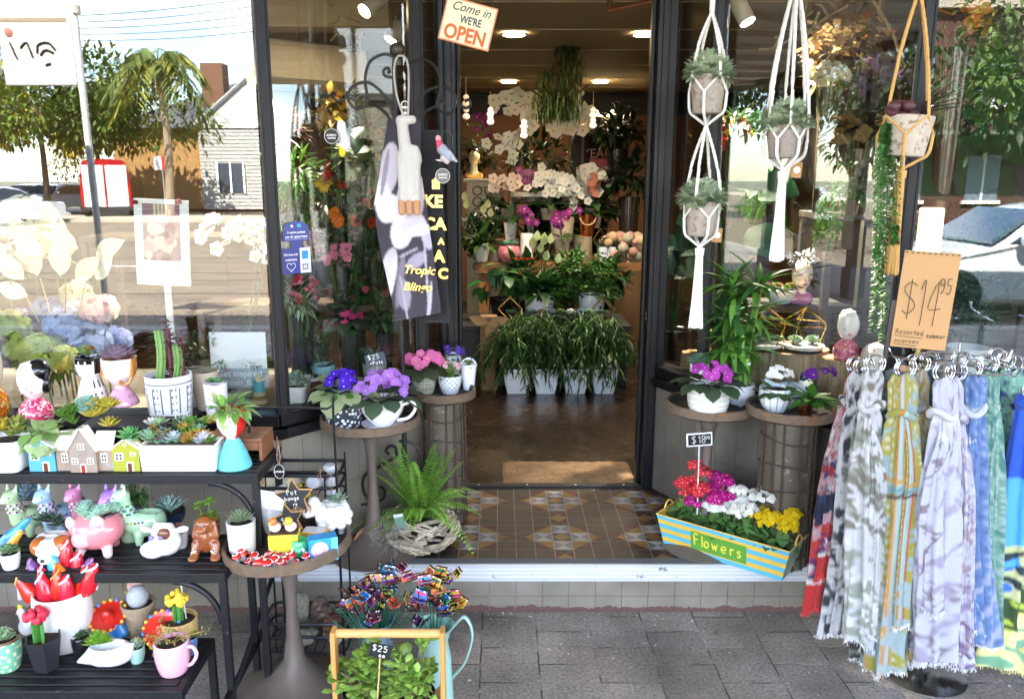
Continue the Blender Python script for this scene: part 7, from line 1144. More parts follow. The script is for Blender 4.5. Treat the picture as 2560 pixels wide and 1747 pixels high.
# ---------------------------------------------------------------- flowers behind the left splayed glass
def stand(lab,x0,x1,y0,y1,z0,z1,c='#5a4630', m=WOODX):t=thing('display_shelf', lab,'shelf', ((x0+x1)/2,(y0+y1)/2,z0));mb=MB();w,d,h=(x1-x0)/2,(y1-y0)/2,z1-z0;box(mb,(-w,-d,h-.03),(w,d,h),c);part('top_board', mb,m,t,0,.003);[P_(t,'leg', m,lambda mb:box(mb,(x-.015,y-.015,0),(x+.015,y+.015,h-.0305),c),0) for x in (-w+.02,w-.02) for y in (-d+.02,d-.02)]
stand('timber flower shelf behind the side glass', -1.35,-.42,3.5,3.74,ZW,1.1);stand('tall dark timber shelf of dried flowers behind the side glass', -2.2,-.5,4.2,4.6,.2,1.35)
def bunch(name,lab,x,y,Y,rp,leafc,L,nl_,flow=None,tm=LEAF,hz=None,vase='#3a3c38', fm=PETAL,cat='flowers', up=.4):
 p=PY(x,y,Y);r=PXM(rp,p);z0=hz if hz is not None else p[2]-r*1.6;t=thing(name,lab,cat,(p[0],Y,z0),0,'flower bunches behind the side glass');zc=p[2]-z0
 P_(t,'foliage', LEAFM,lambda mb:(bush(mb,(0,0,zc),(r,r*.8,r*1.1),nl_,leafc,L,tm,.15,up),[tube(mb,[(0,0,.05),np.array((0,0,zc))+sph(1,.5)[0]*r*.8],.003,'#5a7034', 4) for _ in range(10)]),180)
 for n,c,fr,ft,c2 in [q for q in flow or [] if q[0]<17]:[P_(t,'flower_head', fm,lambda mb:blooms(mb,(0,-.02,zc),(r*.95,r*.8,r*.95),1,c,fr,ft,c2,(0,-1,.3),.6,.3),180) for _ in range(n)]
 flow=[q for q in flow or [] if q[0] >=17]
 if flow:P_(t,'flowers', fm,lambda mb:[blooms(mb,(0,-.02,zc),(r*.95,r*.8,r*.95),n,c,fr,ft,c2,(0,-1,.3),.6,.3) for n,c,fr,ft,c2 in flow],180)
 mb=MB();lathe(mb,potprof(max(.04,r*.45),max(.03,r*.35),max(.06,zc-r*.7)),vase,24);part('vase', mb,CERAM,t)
G_='#4a6a30'
for a in (('flower_bunch', 'bright green lily stems with long leaves by the corner post', 735,450,3.55,60,'#5a8a34', .10,130,None,LANCE,1.1),('flower_bunch', 'pale green bent stem bunch low by the corner post', 720,545,3.5,50,'#8aac5a', .07,80,None,BLADE,1.1),('flower_bunch', 'orange gerbera bunch behind the floral tea towel', 885,540,3.6,55,'#34502c', .045,240,[(4,'#e87a1e', .045,DAISY,'#d8601a'),(5,'#b83a1e', .03,DAISY,'#7a2018')],LEAF,1.1),('flower_bunch', 'yellow chrysanthemum and red lily bunch below the cockatoo', 850,455,3.62,52,'#3f5a30', .07,170,[(3,'#e8b81e', .05,DAISY,'#d89a1a'),(4,'#a82818', .032,VIOLET,'#6a1810')],LANCE,1.1),('flower_bunch', 'golden dried flower bunch above the cockatoo', 850,290,4.3,60,'#7a6a34', .08,160,[(60,'#b88a3c', .022,CLUST,'#8a5a24'),(12,'#e0b06a', .03,DAISY,'#c88a3c')],LEAF,1.35),('flower_bunch', 'peach dried protea bunch beside the stand pole', 915,340,4.25,50,'#5a5a34', .09,110,[(26,'#d8a070', .035,DAISY,'#b87a4a')],LEAF,1.35),('flower_bunch', 'broad glossy green leaf bunch with rust undersides', 895,400,3.65,55,'#4a6230', .13,60,None,LEAF,1.1),('flower_bunch', 'pink carnation and thistle bunch at the middle shelf', 850,630,3.52,48,'#3c5a34', .04,260,[(16,'#d87a94', .025,HYDR,'#b84a6a')],LEAF,.9),('flower_bunch', 'dark burgundy rose bunch behind the blue sticker', 770,600,3.6,50,'#3c4a2c', .06,150,[(12,'#7a1e28', .03,HYDR,'#4a1018')],LEAF,1.0),('flower_bunch', 'blue green eucalyptus and fern bunch at the shelf middle', 930,620,3.7,50,'#4a6a4a', .035,320,None,LEAF,.95),('flower_bunch', 'pink kalanchoe in leafy pot under the square sticker', 760,725,3.42,42,'#4a7038', .035,200,[(40,'#e07a94', .011,CLUST,'#c84a6a'),(14,'#b8283c', .02,HYDR,'#8a1828')],LEAF,ZW),('flower_bunch', 'magenta cyclamen standing behind the slate sign', 870,800,3.4,42,'#3f5a3c', .05,110,[(12,'#c83c78', .02,VIOLET,'#a02858')],ROUND,ZW),('flower_bunch', 'striped spiderwort spilling over the blue ribbed pot', 740,760,3.28,46,'#a8b8a0', .075,60,None,LANCE,ZW),('flower_bunch', 'dark red and brown foliage against the ceiling', 700,330,4.0,52,'#4a3a2c', .08,170,[(8,'#8a3a5a', .03,CLUST,'#5a2038')],LEAF,1.35),('flower_bunch', 'deep green mixed foliage low behind the tea towel', 940,480,4.0,62,'#2c4024', .08,230,[(10,'#a8482c', .03,HYDR,'#6a2418')],LEAF,1.1),('flower_bunch', 'mid green leafy pot plant filling the gap above the slate sign', 890,730,3.55,50,'#3c5c34', .05,260,[(14,'#c8506a', .016,CLUST,'#8a2a3c')],LEAF,ZW),('flower_bunch', 'dark fern like pot plant low behind the white angular pots', 800,830,3.45,46,'#35552f', .045,240,None,LANCE,ZW),('flower_bunch', 'grey green foliage pot left of the iron pole', 960,800,3.5,44,'#4f6c4c', .05,200,None,LEAF,ZW),('flower_bunch', 'deep green ruscus foliage behind the round topped sticker', 800,520,4.1,65,'#2f4426', .08,240,None,LEAF,1.1)):bunch(*a)
for lab,x,yb,Y,r,h,c,g in (('white angular pot of lime succulents by the corner post', 745,900,3.12,.045,.11,'#eef0ee', lambda mb,r,h:[rosette(mb,(RS.uniform(-.02,.02),RS.uniform(-.02,.02),h+.01),.04,'#9ab04a', 20,SPIKE) for _ in range(4)]),('white angular pot of dusty grey succulents in front of the other', 738,968,3.02,.05,.105,'#f2f4f6', lambda mb,r,h:bush(mb,(0,0,h+.02),(.05,.045,.03),120,'#8aa090', .018,SUCC)),('ice blue ribbed pot holding the striped spiderwort', 805,860,3.3,.05,.12,'#8fb8c4', lambda mb,r,h:bush(mb,(0,0,h),(.04,.04,.03),60,'#5a7a4a', .04,LANCE)),('grey swirled pot of spiky blue fescue behind the iron pole', 935,870,3.35,.055,.12,'#b4b8b8', lambda mb,r,h:inst(mb,BLADE,np.tile((0,0,h),(90,1)),sph(90,1)+np.array((0,0,.5)),None,.09,None,jit('#6a8a7a', 90)))):p=PY(x,yb,Y);potted('pot_plant', lab,'pot plant', (p[0],Y,ZW),potprof(r,r*.8,h),c,CERAM,Pl(g),sq=.5 if 'angular' in lab else 0)
for lab,x,y in (('maroon white spotted toadstool ornament nearest the corner post', 800,905),('maroon white spotted toadstool ornament in the middle of its trio', 836,898),('maroon white spotted toadstool ornament nearest the slate sign', 875,892)):p=PY(x,y,3.16);p[2]=ZW;t=thing('toadstool_ornament', lab,'ornament', p,0,'maroon toadstools behind the side glass');mb=MB();toadcap(mb,(0,0,.05),.05,.06,'#5a1a20', '#f0e8e8', None,30);part('cap', mb,CERAM,t,50);mb=MB();lathe(mb,[(.001,0),(.025,0),(.02,.05)],'#d8ccc0', 14);part('stem', mb,CERAM,t)
mb=MB();pts=[[(560,-10),(700,60),(790,150),(900,185),(1000,240),(985,350),(970,470),(830,495)],[(790,150),(760,210),(670,240)],[(720,240),(765,325),(840,320),(875,270),(870,180)],[(765,325),(700,390)],[(875,270),(920,330),(950,320)],[(870,180),(905,90)],[(700,60),(760,40)],[(985,350),(1030,360)],[(970,390),(910,410)],[(600,0),(740,110)]]
for l in pts:tube(mb,smoothline([PY(x/3.776+640,y/3.776,3.7+.0002*x) for x,y in l],5),np.linspace(.007,.0035,len(l)*5-4),'#8a7458', 6)
solo('bare_branch', mb,BARK,'bare pale twig branch reaching across the top of the side glass', 'branch')
c=PY(770,170,5.6);t=thing('air_conditioner', 'cream wall air conditioner under the shop ceiling', 'air conditioner', c,radians(38));mb=MB();box(mb,(-.4,-.12,-.15),(.4,.12,.15),'#cfc4ac');part('casing', mb,SATIN,t,0,.05);mb=MB();box(mb,(-.36,-.135,-.13),(.36,-.1205,-.09),'#6a6252');part('louvre', mb,SATIN,t,0)
t=thing('brass_pipe', 'brown copper pipe elbow under the shop ceiling', 'pipe', PY(1525,28,4.6));mb=MB();tube(mb,[(-.01,0,.3),(0,0,0)],.014,'#6a4028');tube(mb,[(-.01,0,.0),(.3,-.1,.05)],.012,'#7a4a2c');part('pipe', mb,SATIN,t)
# ---------------------------------------------------------------- inside the open doorway
FL=.2
YF=5.25;WP=None
for lab,x in (('square white floor pot nearest the woven pillar under trailing greens', 1291),('square white floor pot second from the woven pillar under trailing greens', 1363),('square white floor pot second from the glossy door frame under trailing greens', 1437),('square white floor pot nearest the glossy door frame under trailing greens', 1508)):
 p=put(x,984,FL,.07);p[0]=(x-PX0)/FPX*DP(p);h=PXM(64,p);r=PXM(33,p)
 def trail(t,r,h):
  def f(mb):
   for k in range(46):
    a=RS.uniform(0,TAU);d=np.array((cos(a),sin(a),0));e=RS.uniform(.1,.38);o=RS.uniform(.05,.22);P=smoothline([np.array((0,0,h)),d*o*.4+np.array((0,0,h+e)),d*o+np.array((0,0,h+e*RS.uniform(.5,.95))),d*(o+.06)+np.array((0,0,h+e*.3-RS.uniform(0,.14)))],4)
    n=22;i=RS.uniform(2,len(P)-1.01,n);q=np.stack([np.interp(i,np.arange(len(P)),P[:,j]) for j in range(3)],1);tube(mb,P,.0022,'#3c5a2c', 4);inst(mb,BLADE,q,sph(n,.2)+d*.4+np.array((0,-.2,-.2)),None,RS.uniform(.05,.11,n),.13,jit(['#28461a', '#3c6224', '#1f3a16'][k%3],n,.35))
  P_(t,'foliage', LEAFM,f,180)
 potted('floor_pot', lab,'pot plant', (p[0],p[1],FL),[(.001,0),(r*.72,0),(r*.74,.006),(r*.92,h*.5),(r,h*.93),(r,h),(r*.93,h),(r*.9,h*.86),(.001,h*.84)],'#f8fafc', CERAM,trail,'white floor pots in the shop', sq=.8,n=40)
t=thing('display_table', 'black low crate stand behind the four white floor pots', 'stand', (.3,5.75,FL));mb=MB();box(mb,(-.62,-.25,.40),(.62,.3,.44),'#1c1a18');part('top', mb,WOODX,t,0,.004);mb=MB();box(mb,(-.6,-.22,0),(.6,.28,.399),'#161412');part('base', mb,WOODX,t,0,.004)
t=thing('display_table', 'honey timber display table loaded with pots and orchids', 'table', (.42,6.55,FL));mb=MB();box(mb,(-.62,0,.68),(.75,1.1,.77),'#7a5228');part('top', mb,WOODX,t,0,.006);[P_(t,'leg', WOOD,lambda mb:box(mb,(x-.04,y-.04,0),(x+.04,y+.04,.679),'#8a5c30'),0) for x in (-.55,.68) for y in (.08,1.0)]
t=thing('display_shelf', 'cream raised shelf carrying the white orchids at the back of the table', 'shelf', (.4,7.05,.97));mb=MB();box(mb,(-.3,0,.52),(.42,.35,.56),'#d8ccb4');part('board', mb,SATIN,t,0);[P_(t,'leg', WOOD,lambda mb:box(mb,(x-.02,.02,0),(x+.02,.33,.519),'#3a2c22'),0) for x in (-.27,.38)]
ZT=.972;ZG=.642
def ip(name,lab,x,yb,Y,z,wpx,hpx,c,m=CERAM,grow=None,tp=.75,cat='pot plant', cf=None,sq=0,belly=0.0):
 p=PY(x,yb,Y);p[2]=z;s=PXM(1,p);return potted(name,lab,cat,p,potprof(wpx/2*s,wpx/2*s*tp,hpx*s,.006,belly),c,m,grow or (lambda t,r,h:None),cf=cf,sq=sq)
def lily(n,L,c,fl=None,bud=None):
 def g(t,r,h):
  P_(t,'foliage', LEAFM,lambda mb:inst(mb,leafT(5,.3,.15,.55),np.tile((0,0,h),(n,1))+RS.normal(0,.02,(n,3)),sph(n,1)*np.array((1,1,.8))+np.array((0,-.1,.25)),None,L*RS.uniform(.6,1.1,n),None,jit(c,n,.3)),180)
  if fl:[P_(t,'flower', PETAL,lambda mb:(tube(mb,[(0,0,h),(x,-.04,h+z)],.003,'#4a6a34', 4),inst(mb,leafT(4,.6,.3,-.2),[(x,-.04,h+z)],[(.1,-.3,1)],(0,-1,0),.09,None,H(fl[2]))),180) for x,z in zip(RS.uniform(-.16,.16,fl[0]),RS.uniform(.5,1,fl[0])*fl[1])]
 return g
ip('pot_plant', 'peace lily in a big white pot at the centre of the doorway display', 1348,800,5.8,ZG,76,66,'#e4e4e2', grow=lily(60,.26,'#24451f', (9,.42,'#c8d8a0')),tp=.9)
ip('pot_plant', 'anthurium with heart leaves in a black pot at the display corner', 1258,800,5.75,ZG,70,54,'#141414', grow=lambda t,r,h:(P_(t,'foliage', LEAFM,lambda mb:inst(mb,leafT(5,.8,.1,.35,.8,.35),np.array((0,0,h+.05))+sph(24,1)*np.array((.15,.1,.2)),sph(24)+np.array((0,-.8,-.5)),None,RS.uniform(.1,.16,24),None,jit('#2f5a2a', 24,.3)),180),[P_(t,'flower', PETAL,lambda mb:inst(mb,ROUND,[(x,-.1,h+.3)],[(.3,-1,.4)],None,.1,.11,H('#d81c14')),180) for x in (.1,.17)]))
ip('pot_plant', 'maidenhair fern billowing over a white pot on the black crate', 1478,800,5.8,ZG,66,60,'#dfe2e4', grow=Lf(lambda mb,r,h:[bush(mb,(x,-.03,h+z),(.13,.1,.13),420,'#3a6424', .022,ROUND,.2,.4,.4) for x,z in ((-.05,.1),(-.22,.06),(-.12,.22),(.05,.2),(-.3,-.12),(.08,.02))]),tp=.9)
for lab,x,y in (('gold diamond wire terrarium before the anthurium pot', 1275,770),('gold diamond wire terrarium before the maidenhair fern', 1507,772)):
 p=PY(x,y,5.6);t=thing('wire_terrarium', lab,'terrarium', p,0,'gold wire terrariums in the shop');q=PXM(30,p);mb=MB();a=[np.array((q*cos(k*pi/2),-.04,q*sin(k*pi/2))) for k in range(5)];b_=[z*.8+np.array((0,.1,0)) for z in a];[tube(mb,[a[k],a[k+1]],.0035,'#b08a4a', 5) for k in range(4)];[tube(mb,[b_[k],b_[k+1]],.0035,'#b08a4a', 5) for k in range(4)];[tube(mb,[a[k],b_[k]],.0035,'#b08a4a', 5) for k in range(4)];part('wire_frame', mb,GOLD,t);P_(t,'foliage', WAXY,lambda mb:[rosette(mb,(RS.uniform(-.03,.03),.02,-q*.5),.04,'#5a7a5a', 16) for _ in range(4)],180)
for k in range(7):p=PY(1330+k*24,790+6*(k%2),5.55);c=['#6a8a7a', '#8a7a4a', '#7a8a9a', '#5a7a4a', '#d8d8d0', '#6a7a8a', '#7a9a7a'][k];p[2]=ZG;t=thing('succulent', '%s rosette succulent set along the black crate edge' % ['teal', 'bronze', 'blue grey', 'green', 'white', 'slate', 'mint'][k],'succulent', p,0,'rosettes along the black crate');P_(t,'rosette', WAXY,lambda mb:rosette(mb,(0,0,.07),.055,c,22),180);mb=MB();lathe(mb,potprof(.035,.03,.06),'#2a2a28', 16);part('pot', mb,SATIN,t)
p=PY(1222,895,5.45);t=thing('woven_pillar', 'tall woven seagrass pillar basket tied with a hessian bow', 'basket', (p[0],5.45,FL));mb=MB();lathe(mb,[(.001,0),(.055,.0),(.06,.02),(.058,.52),(.05,.52),(.001,.5)],'#7a6040', 20,sq=.5);part('weave', mb,WICKER,t);mb=MB();[inst(mb,leafT(4,.5,.2,.3),[(0,-.06,.48)],[d],(0,-1,0),.14,None,H('#a8845a')) for d in ((-1,-.2,.3),(1,-.2,.2),(.2,-.1,-1),(.6,-.1,-1))];part('bow', mb,FABRIC,t,180)
for q in (('pot_plant', 'white tapered pot of pale pink orchids on a log', 1276,598,6.75,34,45),('pot_plant', 'white pot of lily buds at the left table corner', 1205,652,6.62,40,44)):pass
ip('pot_plant', 'greenish white pot of lily buds at the table corner', 1205,664,6.62,ZT,40,46,'#cfcdbf', grow=lily(34,.22,'#3c5a24', (5,.36,'#d8d8a0')),tp=.7)
def log(lab,x,yt,yb,Y,wpx,c='#8a7a64', z=ZT):p=PY(x,yt,Y);s=PXM(1,p);t=thing('birch_log', lab,'log', (p[0],Y,z),0,'logs on the display table');h=p[2]-z;mb=MB();lathe(mb,[(.001,0),(wpx/2*s,0),(wpx/2*s*.98,h)],c,20);part('bark', mb,STONE,t);mb=MB();lathe(mb,[(wpx/2*s*.98,h+.0005),(.001,h+.001)],'#a88a60', 20);part('cut_face', mb,WOOD,t);return p[0],Y,h+z
lx=log('wide brown log under the pale pink orchid pot', 1262,598,660,6.95,74,'#5c4a38');log('small birch log behind the pink pig planter', 1238,622,668,6.7,26,'#b0a088');l2=log('birch log under the copper bucket', 1457,590,655,6.8,48,'#9a8c74');l3=log('dark log under the marbled orchid pot', 1403,604,660,6.85,60,'#40342a')
p_=PY(1276,598,6.95);OP=lambda y:PY(1276,y,6.95)
orchid('orchid', 'pale pink edged orchid in a white tapered pot on the wide log', PY(1276,556,6.9),[[PY(1276,556,6.9),PY(1270,470,6.9),PY(1248,448,6.85),PY(1236,470,6.8)],[PY(1276,556,6.9),PY(1284,470,6.9),PY(1285,452,6.85),PY(1296,470,6.8)]],'#efd8c4', .045,'#c86a7a', (.06,PY(1276,556,6.9)[2]-lx[2],'#e8e6e2'),n=7)
c=PY(1405,550,6.9);ip('plant_pot', 'large marbled cylinder pot behind the magenta orchids', 1405,604,6.85,l3[2],60,60,'#b4a890', STONE,tp=.85)
CB=PY(1405,560,6.85)
def white(lab,base,tips,c='#fbf8ee', r=.056,n=12,lv=5):orchid('orchid', lab,PY(*base),[[PY(*base),PY((base[0]+tp[0])/2,(base[1]*.35+tp[1]*.65),base[2]),PY(*tp[:2],base[2]-.03),PY(*tp[2:],base[2]-.08)] for tp in tips],c,r,'#d8c070', leaves=lv,n=n,pot=(.07,.1,'#8a8070'))
white('tall white moth orchid arching left above the doorway display', (1330,480,7.15),[(1300,235,1215,258),(1330,238,1262,262),(1320,262,1275,285)])
white('tall white moth orchid spreading over the centre of the display', (1370,480,7.2),[(1375,255,1325,262),(1395,258,1365,280),(1410,262,1350,268)])
white('tall white moth orchid arching right towards the hearts garland', (1420,480,7.15),[(1440,240,1478,285),(1425,232,1470,300),(1430,262,1452,318)])
white('white moth orchid with one short spray left of the others', (1270,520,7.1),[(1280,335,1225,360),(1300,330,1250,380)],n=6)
white('low mass of white orchids along the cream shelf', (1370,520,6.95),[(1360,430,1330,470),(1380,440,1350,455),(1410,440,1400,470),(1420,450,1465,500),(1400,460,1440,515),(1375,470,1375,480)],n=11,r=.045)
white('cream orchid cluster beside the red sampler sign', (1480,520,7.0),[(1460,430,1500,440),(1455,420,1480,460),(1470,440,1512,450)],n=8)
for lab,base,tips in (('magenta orchid drooping before the black vase', (1325,600,6.7),[(1305,520,1340,550),(1310,530,1330,545)]),('magenta orchid spray before the marbled pot', (1405,600,6.65),[(1400,545,1448,530),(1395,540,1420,545),(1390,550,1395,552)]),('purple orchid tall beside the door frame', (1240,480,7.3),[(1200,285,1192,320),(1215,290,1222,330)]),('mauve pink orchid beside the white mass', (1320,480,7.2),[(1325,430,1330,460),(1300,420,1300,445)])):white(lab,base,tips,'#8a2c7a' if 'm' ==lab[0] and 'mag' in lab or 'purple' in lab else '#c878a8', .036,6,4)
white('salmon orchid beneath the cream cluster', (1485,540,6.9),[(1480,450,1480,475),(1490,455,1500,478)],'#d88a78', .04,6)
ip('vase', 'tall white cylinder vase on the display table', 1317,668,6.6,ZT,33,70,'#e8e6e0', cat='vase', tp=1)
ip('vase', 'black glass vase holding a magenta orchid', 1330,600,6.95,ZT,40,110,'#0e0c0c', cat='vase', tp=1)
ip('pot_plant', 'pink pig face pot of pale sedum on the table edge', 1272,670,6.58,ZT,50,40,'#c87a80', grow=Pl(lambda mb,r,h:[rosette(mb,(RS.uniform(-.05,.05),0,h+.02),.05,'#8ab89a', 24) for _ in range(7)]),belly=.02)
ip('bucket', 'shiny copper bucket with rope handle on the birch log', 1467,590,6.8,l2[2],42,52,'#b8683c', GOLD,lambda t,r,h:P_(t,'rope_handle', ROPE,lambda mb:tube(mb,arc((0,-r,h),r,pi,TAU,14)*np.array((1,1,1)),.006,'#c8a880', 6)),.8,'bucket')
ip('plant_pot', 'small red and green patterned pot before the logs', 1405,668,6.6,ZT,34,32,'#7a3a30', cat='pot', cf=lambda u,q,r:['#8a3a34', '#c8b88a', '#4a5a34'][int(u*18+int(q*40))%3])
ip('pot_plant', 'white square pot printed with lilac trellis at the table right', 1515,668,6.6,ZT,44,38,'#d8dce6', grow=Lf(lambda mb,r,h:bush(mb,(0,0,h+.03),(.08,.06,.05),70,'#2c4a2c', .05)),sq=.7,tp=.95)
p=PY(1516,600,6.75);t=thing('glass_terrarium', 'faceted glass terrarium of air plants above the trellis pot', 'terrarium', p);q=PXM(32,p);v=[np.array((q*cos(k*pi/3),.5*q*sin(k*pi/3)*0+.02*(k%2),q*sin(k*pi/3))) for k in range(7)];mb=MB();[tube(mb,[v[k],v[k+1]],.004,'#a08a50', 5) for k in range(6)];[tube(mb,[v[k],(0,-.1,0)],.003,'#a08a50', 5) for k in range(6)];part('wire_frame', mb,GOLD,t);P_(t,'foliage', WAXY,lambda mb:(rosette(mb,(.02,-.02,-.03),.07,'#b8c4b8', 20,BLADE),rosette(mb,(-.04,0,-.05),.05,'#8a8a3a', 20)),180)
p=PY(1208,500,8.3);t=thing('fretwork_cabinet', 'cream fretwork pedestal cabinet against the orange wall', 'cabinet', (p[0],8.3,FL));ht=PY(1208,447,8.3)[2]-FL;mb=MB();box(mb,(-.17,0,.0),(.17,.3,ht-.03),'#c8b48a');box(mb,(-.2,-.03,ht-.0295),(.32,.33,ht),'#d4c29a');part('carcass', mb,SATIN,t,0,.004);mb=MB();[tube(mb,arc((x,-.004,ht-.12-k*.11),.045,0,TAU,14),.009,'#6a5a3a', 5) for k in range(8) for x in (-.06,.06)];part('fretwork', mb,SATIN,t)
p=PY(1185,447,8.35);t=thing('head_bust', 'lady head bust vase wearing a green wreath above the cabinet', 'bust', (p[0],8.42,ht+FL));mb=MB();blob(mb,[('e', (0,0,.22),(.06,.065,.085),'#d8c8a0'),('c', (0,0,.16),(0,0,.05),.035,.04,'#d8c8a0'),('c', (-.06,0,.03),(.06,0,.03),.035,.035,'#d0a850'),('e', (0,.02,.265),(.072,.07,.055),'#141210', 'hard')],40,.015);part('bust', mb,CERAM,t,80);mb=MB();bush(mb,(0,.03,.42),(.12,.03,.12),160,'#2f4a24', .05,LANCE,.9,0);part('wreath', mb,LEAFM,t,180)
c=PY(1392,185,6.3);t=thing('chandelier', 'dark iron chandelier draped with hanging green moss', 'chandelier', c);mb=MB();tube(mb,[(0,0,2.6-c[2]),(0,0,-.25)],.01,'#2c2418', 6);lathe(mb,[(.03,-.02),(.05,.02),(.03,.06),(.01,.1)],'#3a2c1c', 14);[tube(mb,smoothline([(0,0,-.2),(.12*cos(a),.12*sin(a),-.16),(.24*cos(a),.24*sin(a),-.08)],5),.008,'#3a2818', 6) for a in np.arange(6)*pi/3];part('iron_frame', mb,IRON,t)
mb=MB();[(lambda x,y,zt,n:inst(mb,LANCE,np.c_[x+RS.normal(0,.045,n),y+RS.normal(0,.045,n),RS.uniform(-.3,zt,n)],np.array((0,0,-1))+RS.normal(0,.4,(n,3)),None,RS.uniform(.05,.1,n),.06,jit('#33481a', n,.4)))(*q) for q in ((.09,.0,.28,900),(-.07,.02,.05,350),(-.02,-.05,-.15,250))];part('moss', mb,LEAFM,t,180)
for k,(x,y0,y1,nm) in enumerate(((1165,235,300,'next to the door frame'),(1226,270,310,'under the first orchid'),(1310,300,345,'under the orchid arch'),(1483,270,320,'at the end of the orchid arch'))):
 t=thing('heart_garland', 'string of little white hearts hanging ' + nm,'garland', PY(x,y0,6.2),0,'white heart garlands');L=PY(x,y0,6.2)[2]-PY(x,y1,6.2)[2];mb=MB();[sphere(mb,(0,0,-L*(j+.5)/4),(.028,.008,.024) if j%2 else (.022,.008,.02),'#f2e4d8', 8) for j in range(4)];part('heart', mb,SATIN,t);mb=MB();tube(mb,[(0,0,.12),(0,0,-L)],.0015,'#c8b8a0', 4);part('thread', mb,SATIN,t)
c=PY(1512,450,7.9);t=thing('sampler_sign', 'red and white sampler sign behind the cream orchids', 'sign', c);mb=MB();box(mb,(-.15,0,-.2),(.15,.012,.2),'#a8241c');part('board', mb,SATIN,t,0);mb=MB();box(mb,(-.13,-.002,-.17),(.13,-.0002,-.16),'#e8d8c0');box(mb,(-.13,-.002,.05),(.13,-.0002,.06),'#e8d8c0');mb.join(text('SAMPLER', .06,0,.001,.001,'#f0e0c8', XF((0,-.003,.1)),sx=.85));part('lettering', mb,SATIN,t,0)
c=PY(1500,370,8.6);t=thing('wall_letters', 'dark panel with cream letters about years and Balmain', 'sign', c);mb=MB();box(mb,(-.3,0,-.32),(.3,.02,.3),'#17110c');part('panel', mb,MATTE,t,0);mb=MB();mb.join(text('YEARS', .13,0,.001,.002,'#c8b088', XF((0,-.004,-.06))));mb.join(text('BALMAIN', .12,0,.001,.002,'#b89c74', XF((0,-.004,-.24))));mb.join(text('FAMILY', .1,0,.001,.002,'#8a7450', XF((-.05,-.004,.2))));part('lettering', mb,SATIN,t,0)
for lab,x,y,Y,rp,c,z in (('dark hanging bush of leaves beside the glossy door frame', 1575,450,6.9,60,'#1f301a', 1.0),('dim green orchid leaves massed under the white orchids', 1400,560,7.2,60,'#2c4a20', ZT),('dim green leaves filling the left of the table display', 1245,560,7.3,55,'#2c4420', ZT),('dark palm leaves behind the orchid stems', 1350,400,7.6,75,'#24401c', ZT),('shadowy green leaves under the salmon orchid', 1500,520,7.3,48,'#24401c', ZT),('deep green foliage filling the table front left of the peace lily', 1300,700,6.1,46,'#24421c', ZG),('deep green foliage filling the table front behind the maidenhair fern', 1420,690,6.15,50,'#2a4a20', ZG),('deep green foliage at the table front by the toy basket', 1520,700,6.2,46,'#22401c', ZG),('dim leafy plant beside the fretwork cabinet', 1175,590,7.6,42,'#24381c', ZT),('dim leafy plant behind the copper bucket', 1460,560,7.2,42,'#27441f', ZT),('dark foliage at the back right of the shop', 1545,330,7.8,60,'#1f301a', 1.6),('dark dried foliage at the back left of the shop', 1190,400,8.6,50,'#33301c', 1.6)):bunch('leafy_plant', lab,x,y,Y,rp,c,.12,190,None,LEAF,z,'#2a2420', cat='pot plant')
t=thing('toy_basket', 'brown wicker basket heaped with pastel plush toys by the door frame', 'basket', (1.06,6.7,FL));mb=MB();lathe(mb,[(.001,0),(.2,0),(.24,.3),(.26,.72),(.24,.72),(.001,.6)],'#6a4c2c', 26);part('weave', mb,WICKER,t);mb=MB();[sphere(mb,(RS.uniform(-.2,.2),RS.uniform(-.15,.1),.74+RS.uniform(0,.24)),RS.uniform(.025,.05),['#b08e68', '#b89c78', '#a87a6a', '#84907c', '#b07e70', '#a09880'][k%6],8) for k in range(90)];part('plush_toys', mb,FABRIC,t,60)
for k,(lab,x,y) in enumerate((('silver canister on the dark back shelf', 1490,300),('second silver canister beside the teapot on the back shelf', 1530,305),('round cream teapot on the dark back shelf', 1570,315))):p=PY(x,y,8.4);mb=MB();lathe(mb,[(.001,0),(.07,0),(.09,.05),(.085,.13),(.03,.16),(.02,.19),(.001,.2)],'#b8a888', 18);solo('canister', mb,SATIN,lab,'canister', (p[0],8.4,2.12))
t=thing('display_shelf', 'dark wall shelf of canisters high at the back of the shop', 'shelf', (1.15,8.3,2.08));mb=MB();box(mb,(-.35,-.05,0),(.6,.3,.035),'#1a140e');part('board', mb,WOODX,t,0);[P_(t,'leg', WOOD,lambda mb:box(mb,(x,.0,-1.88),(x+.03,.28,-.001),'#1a140e'),0) for x in (-.3,.5)]
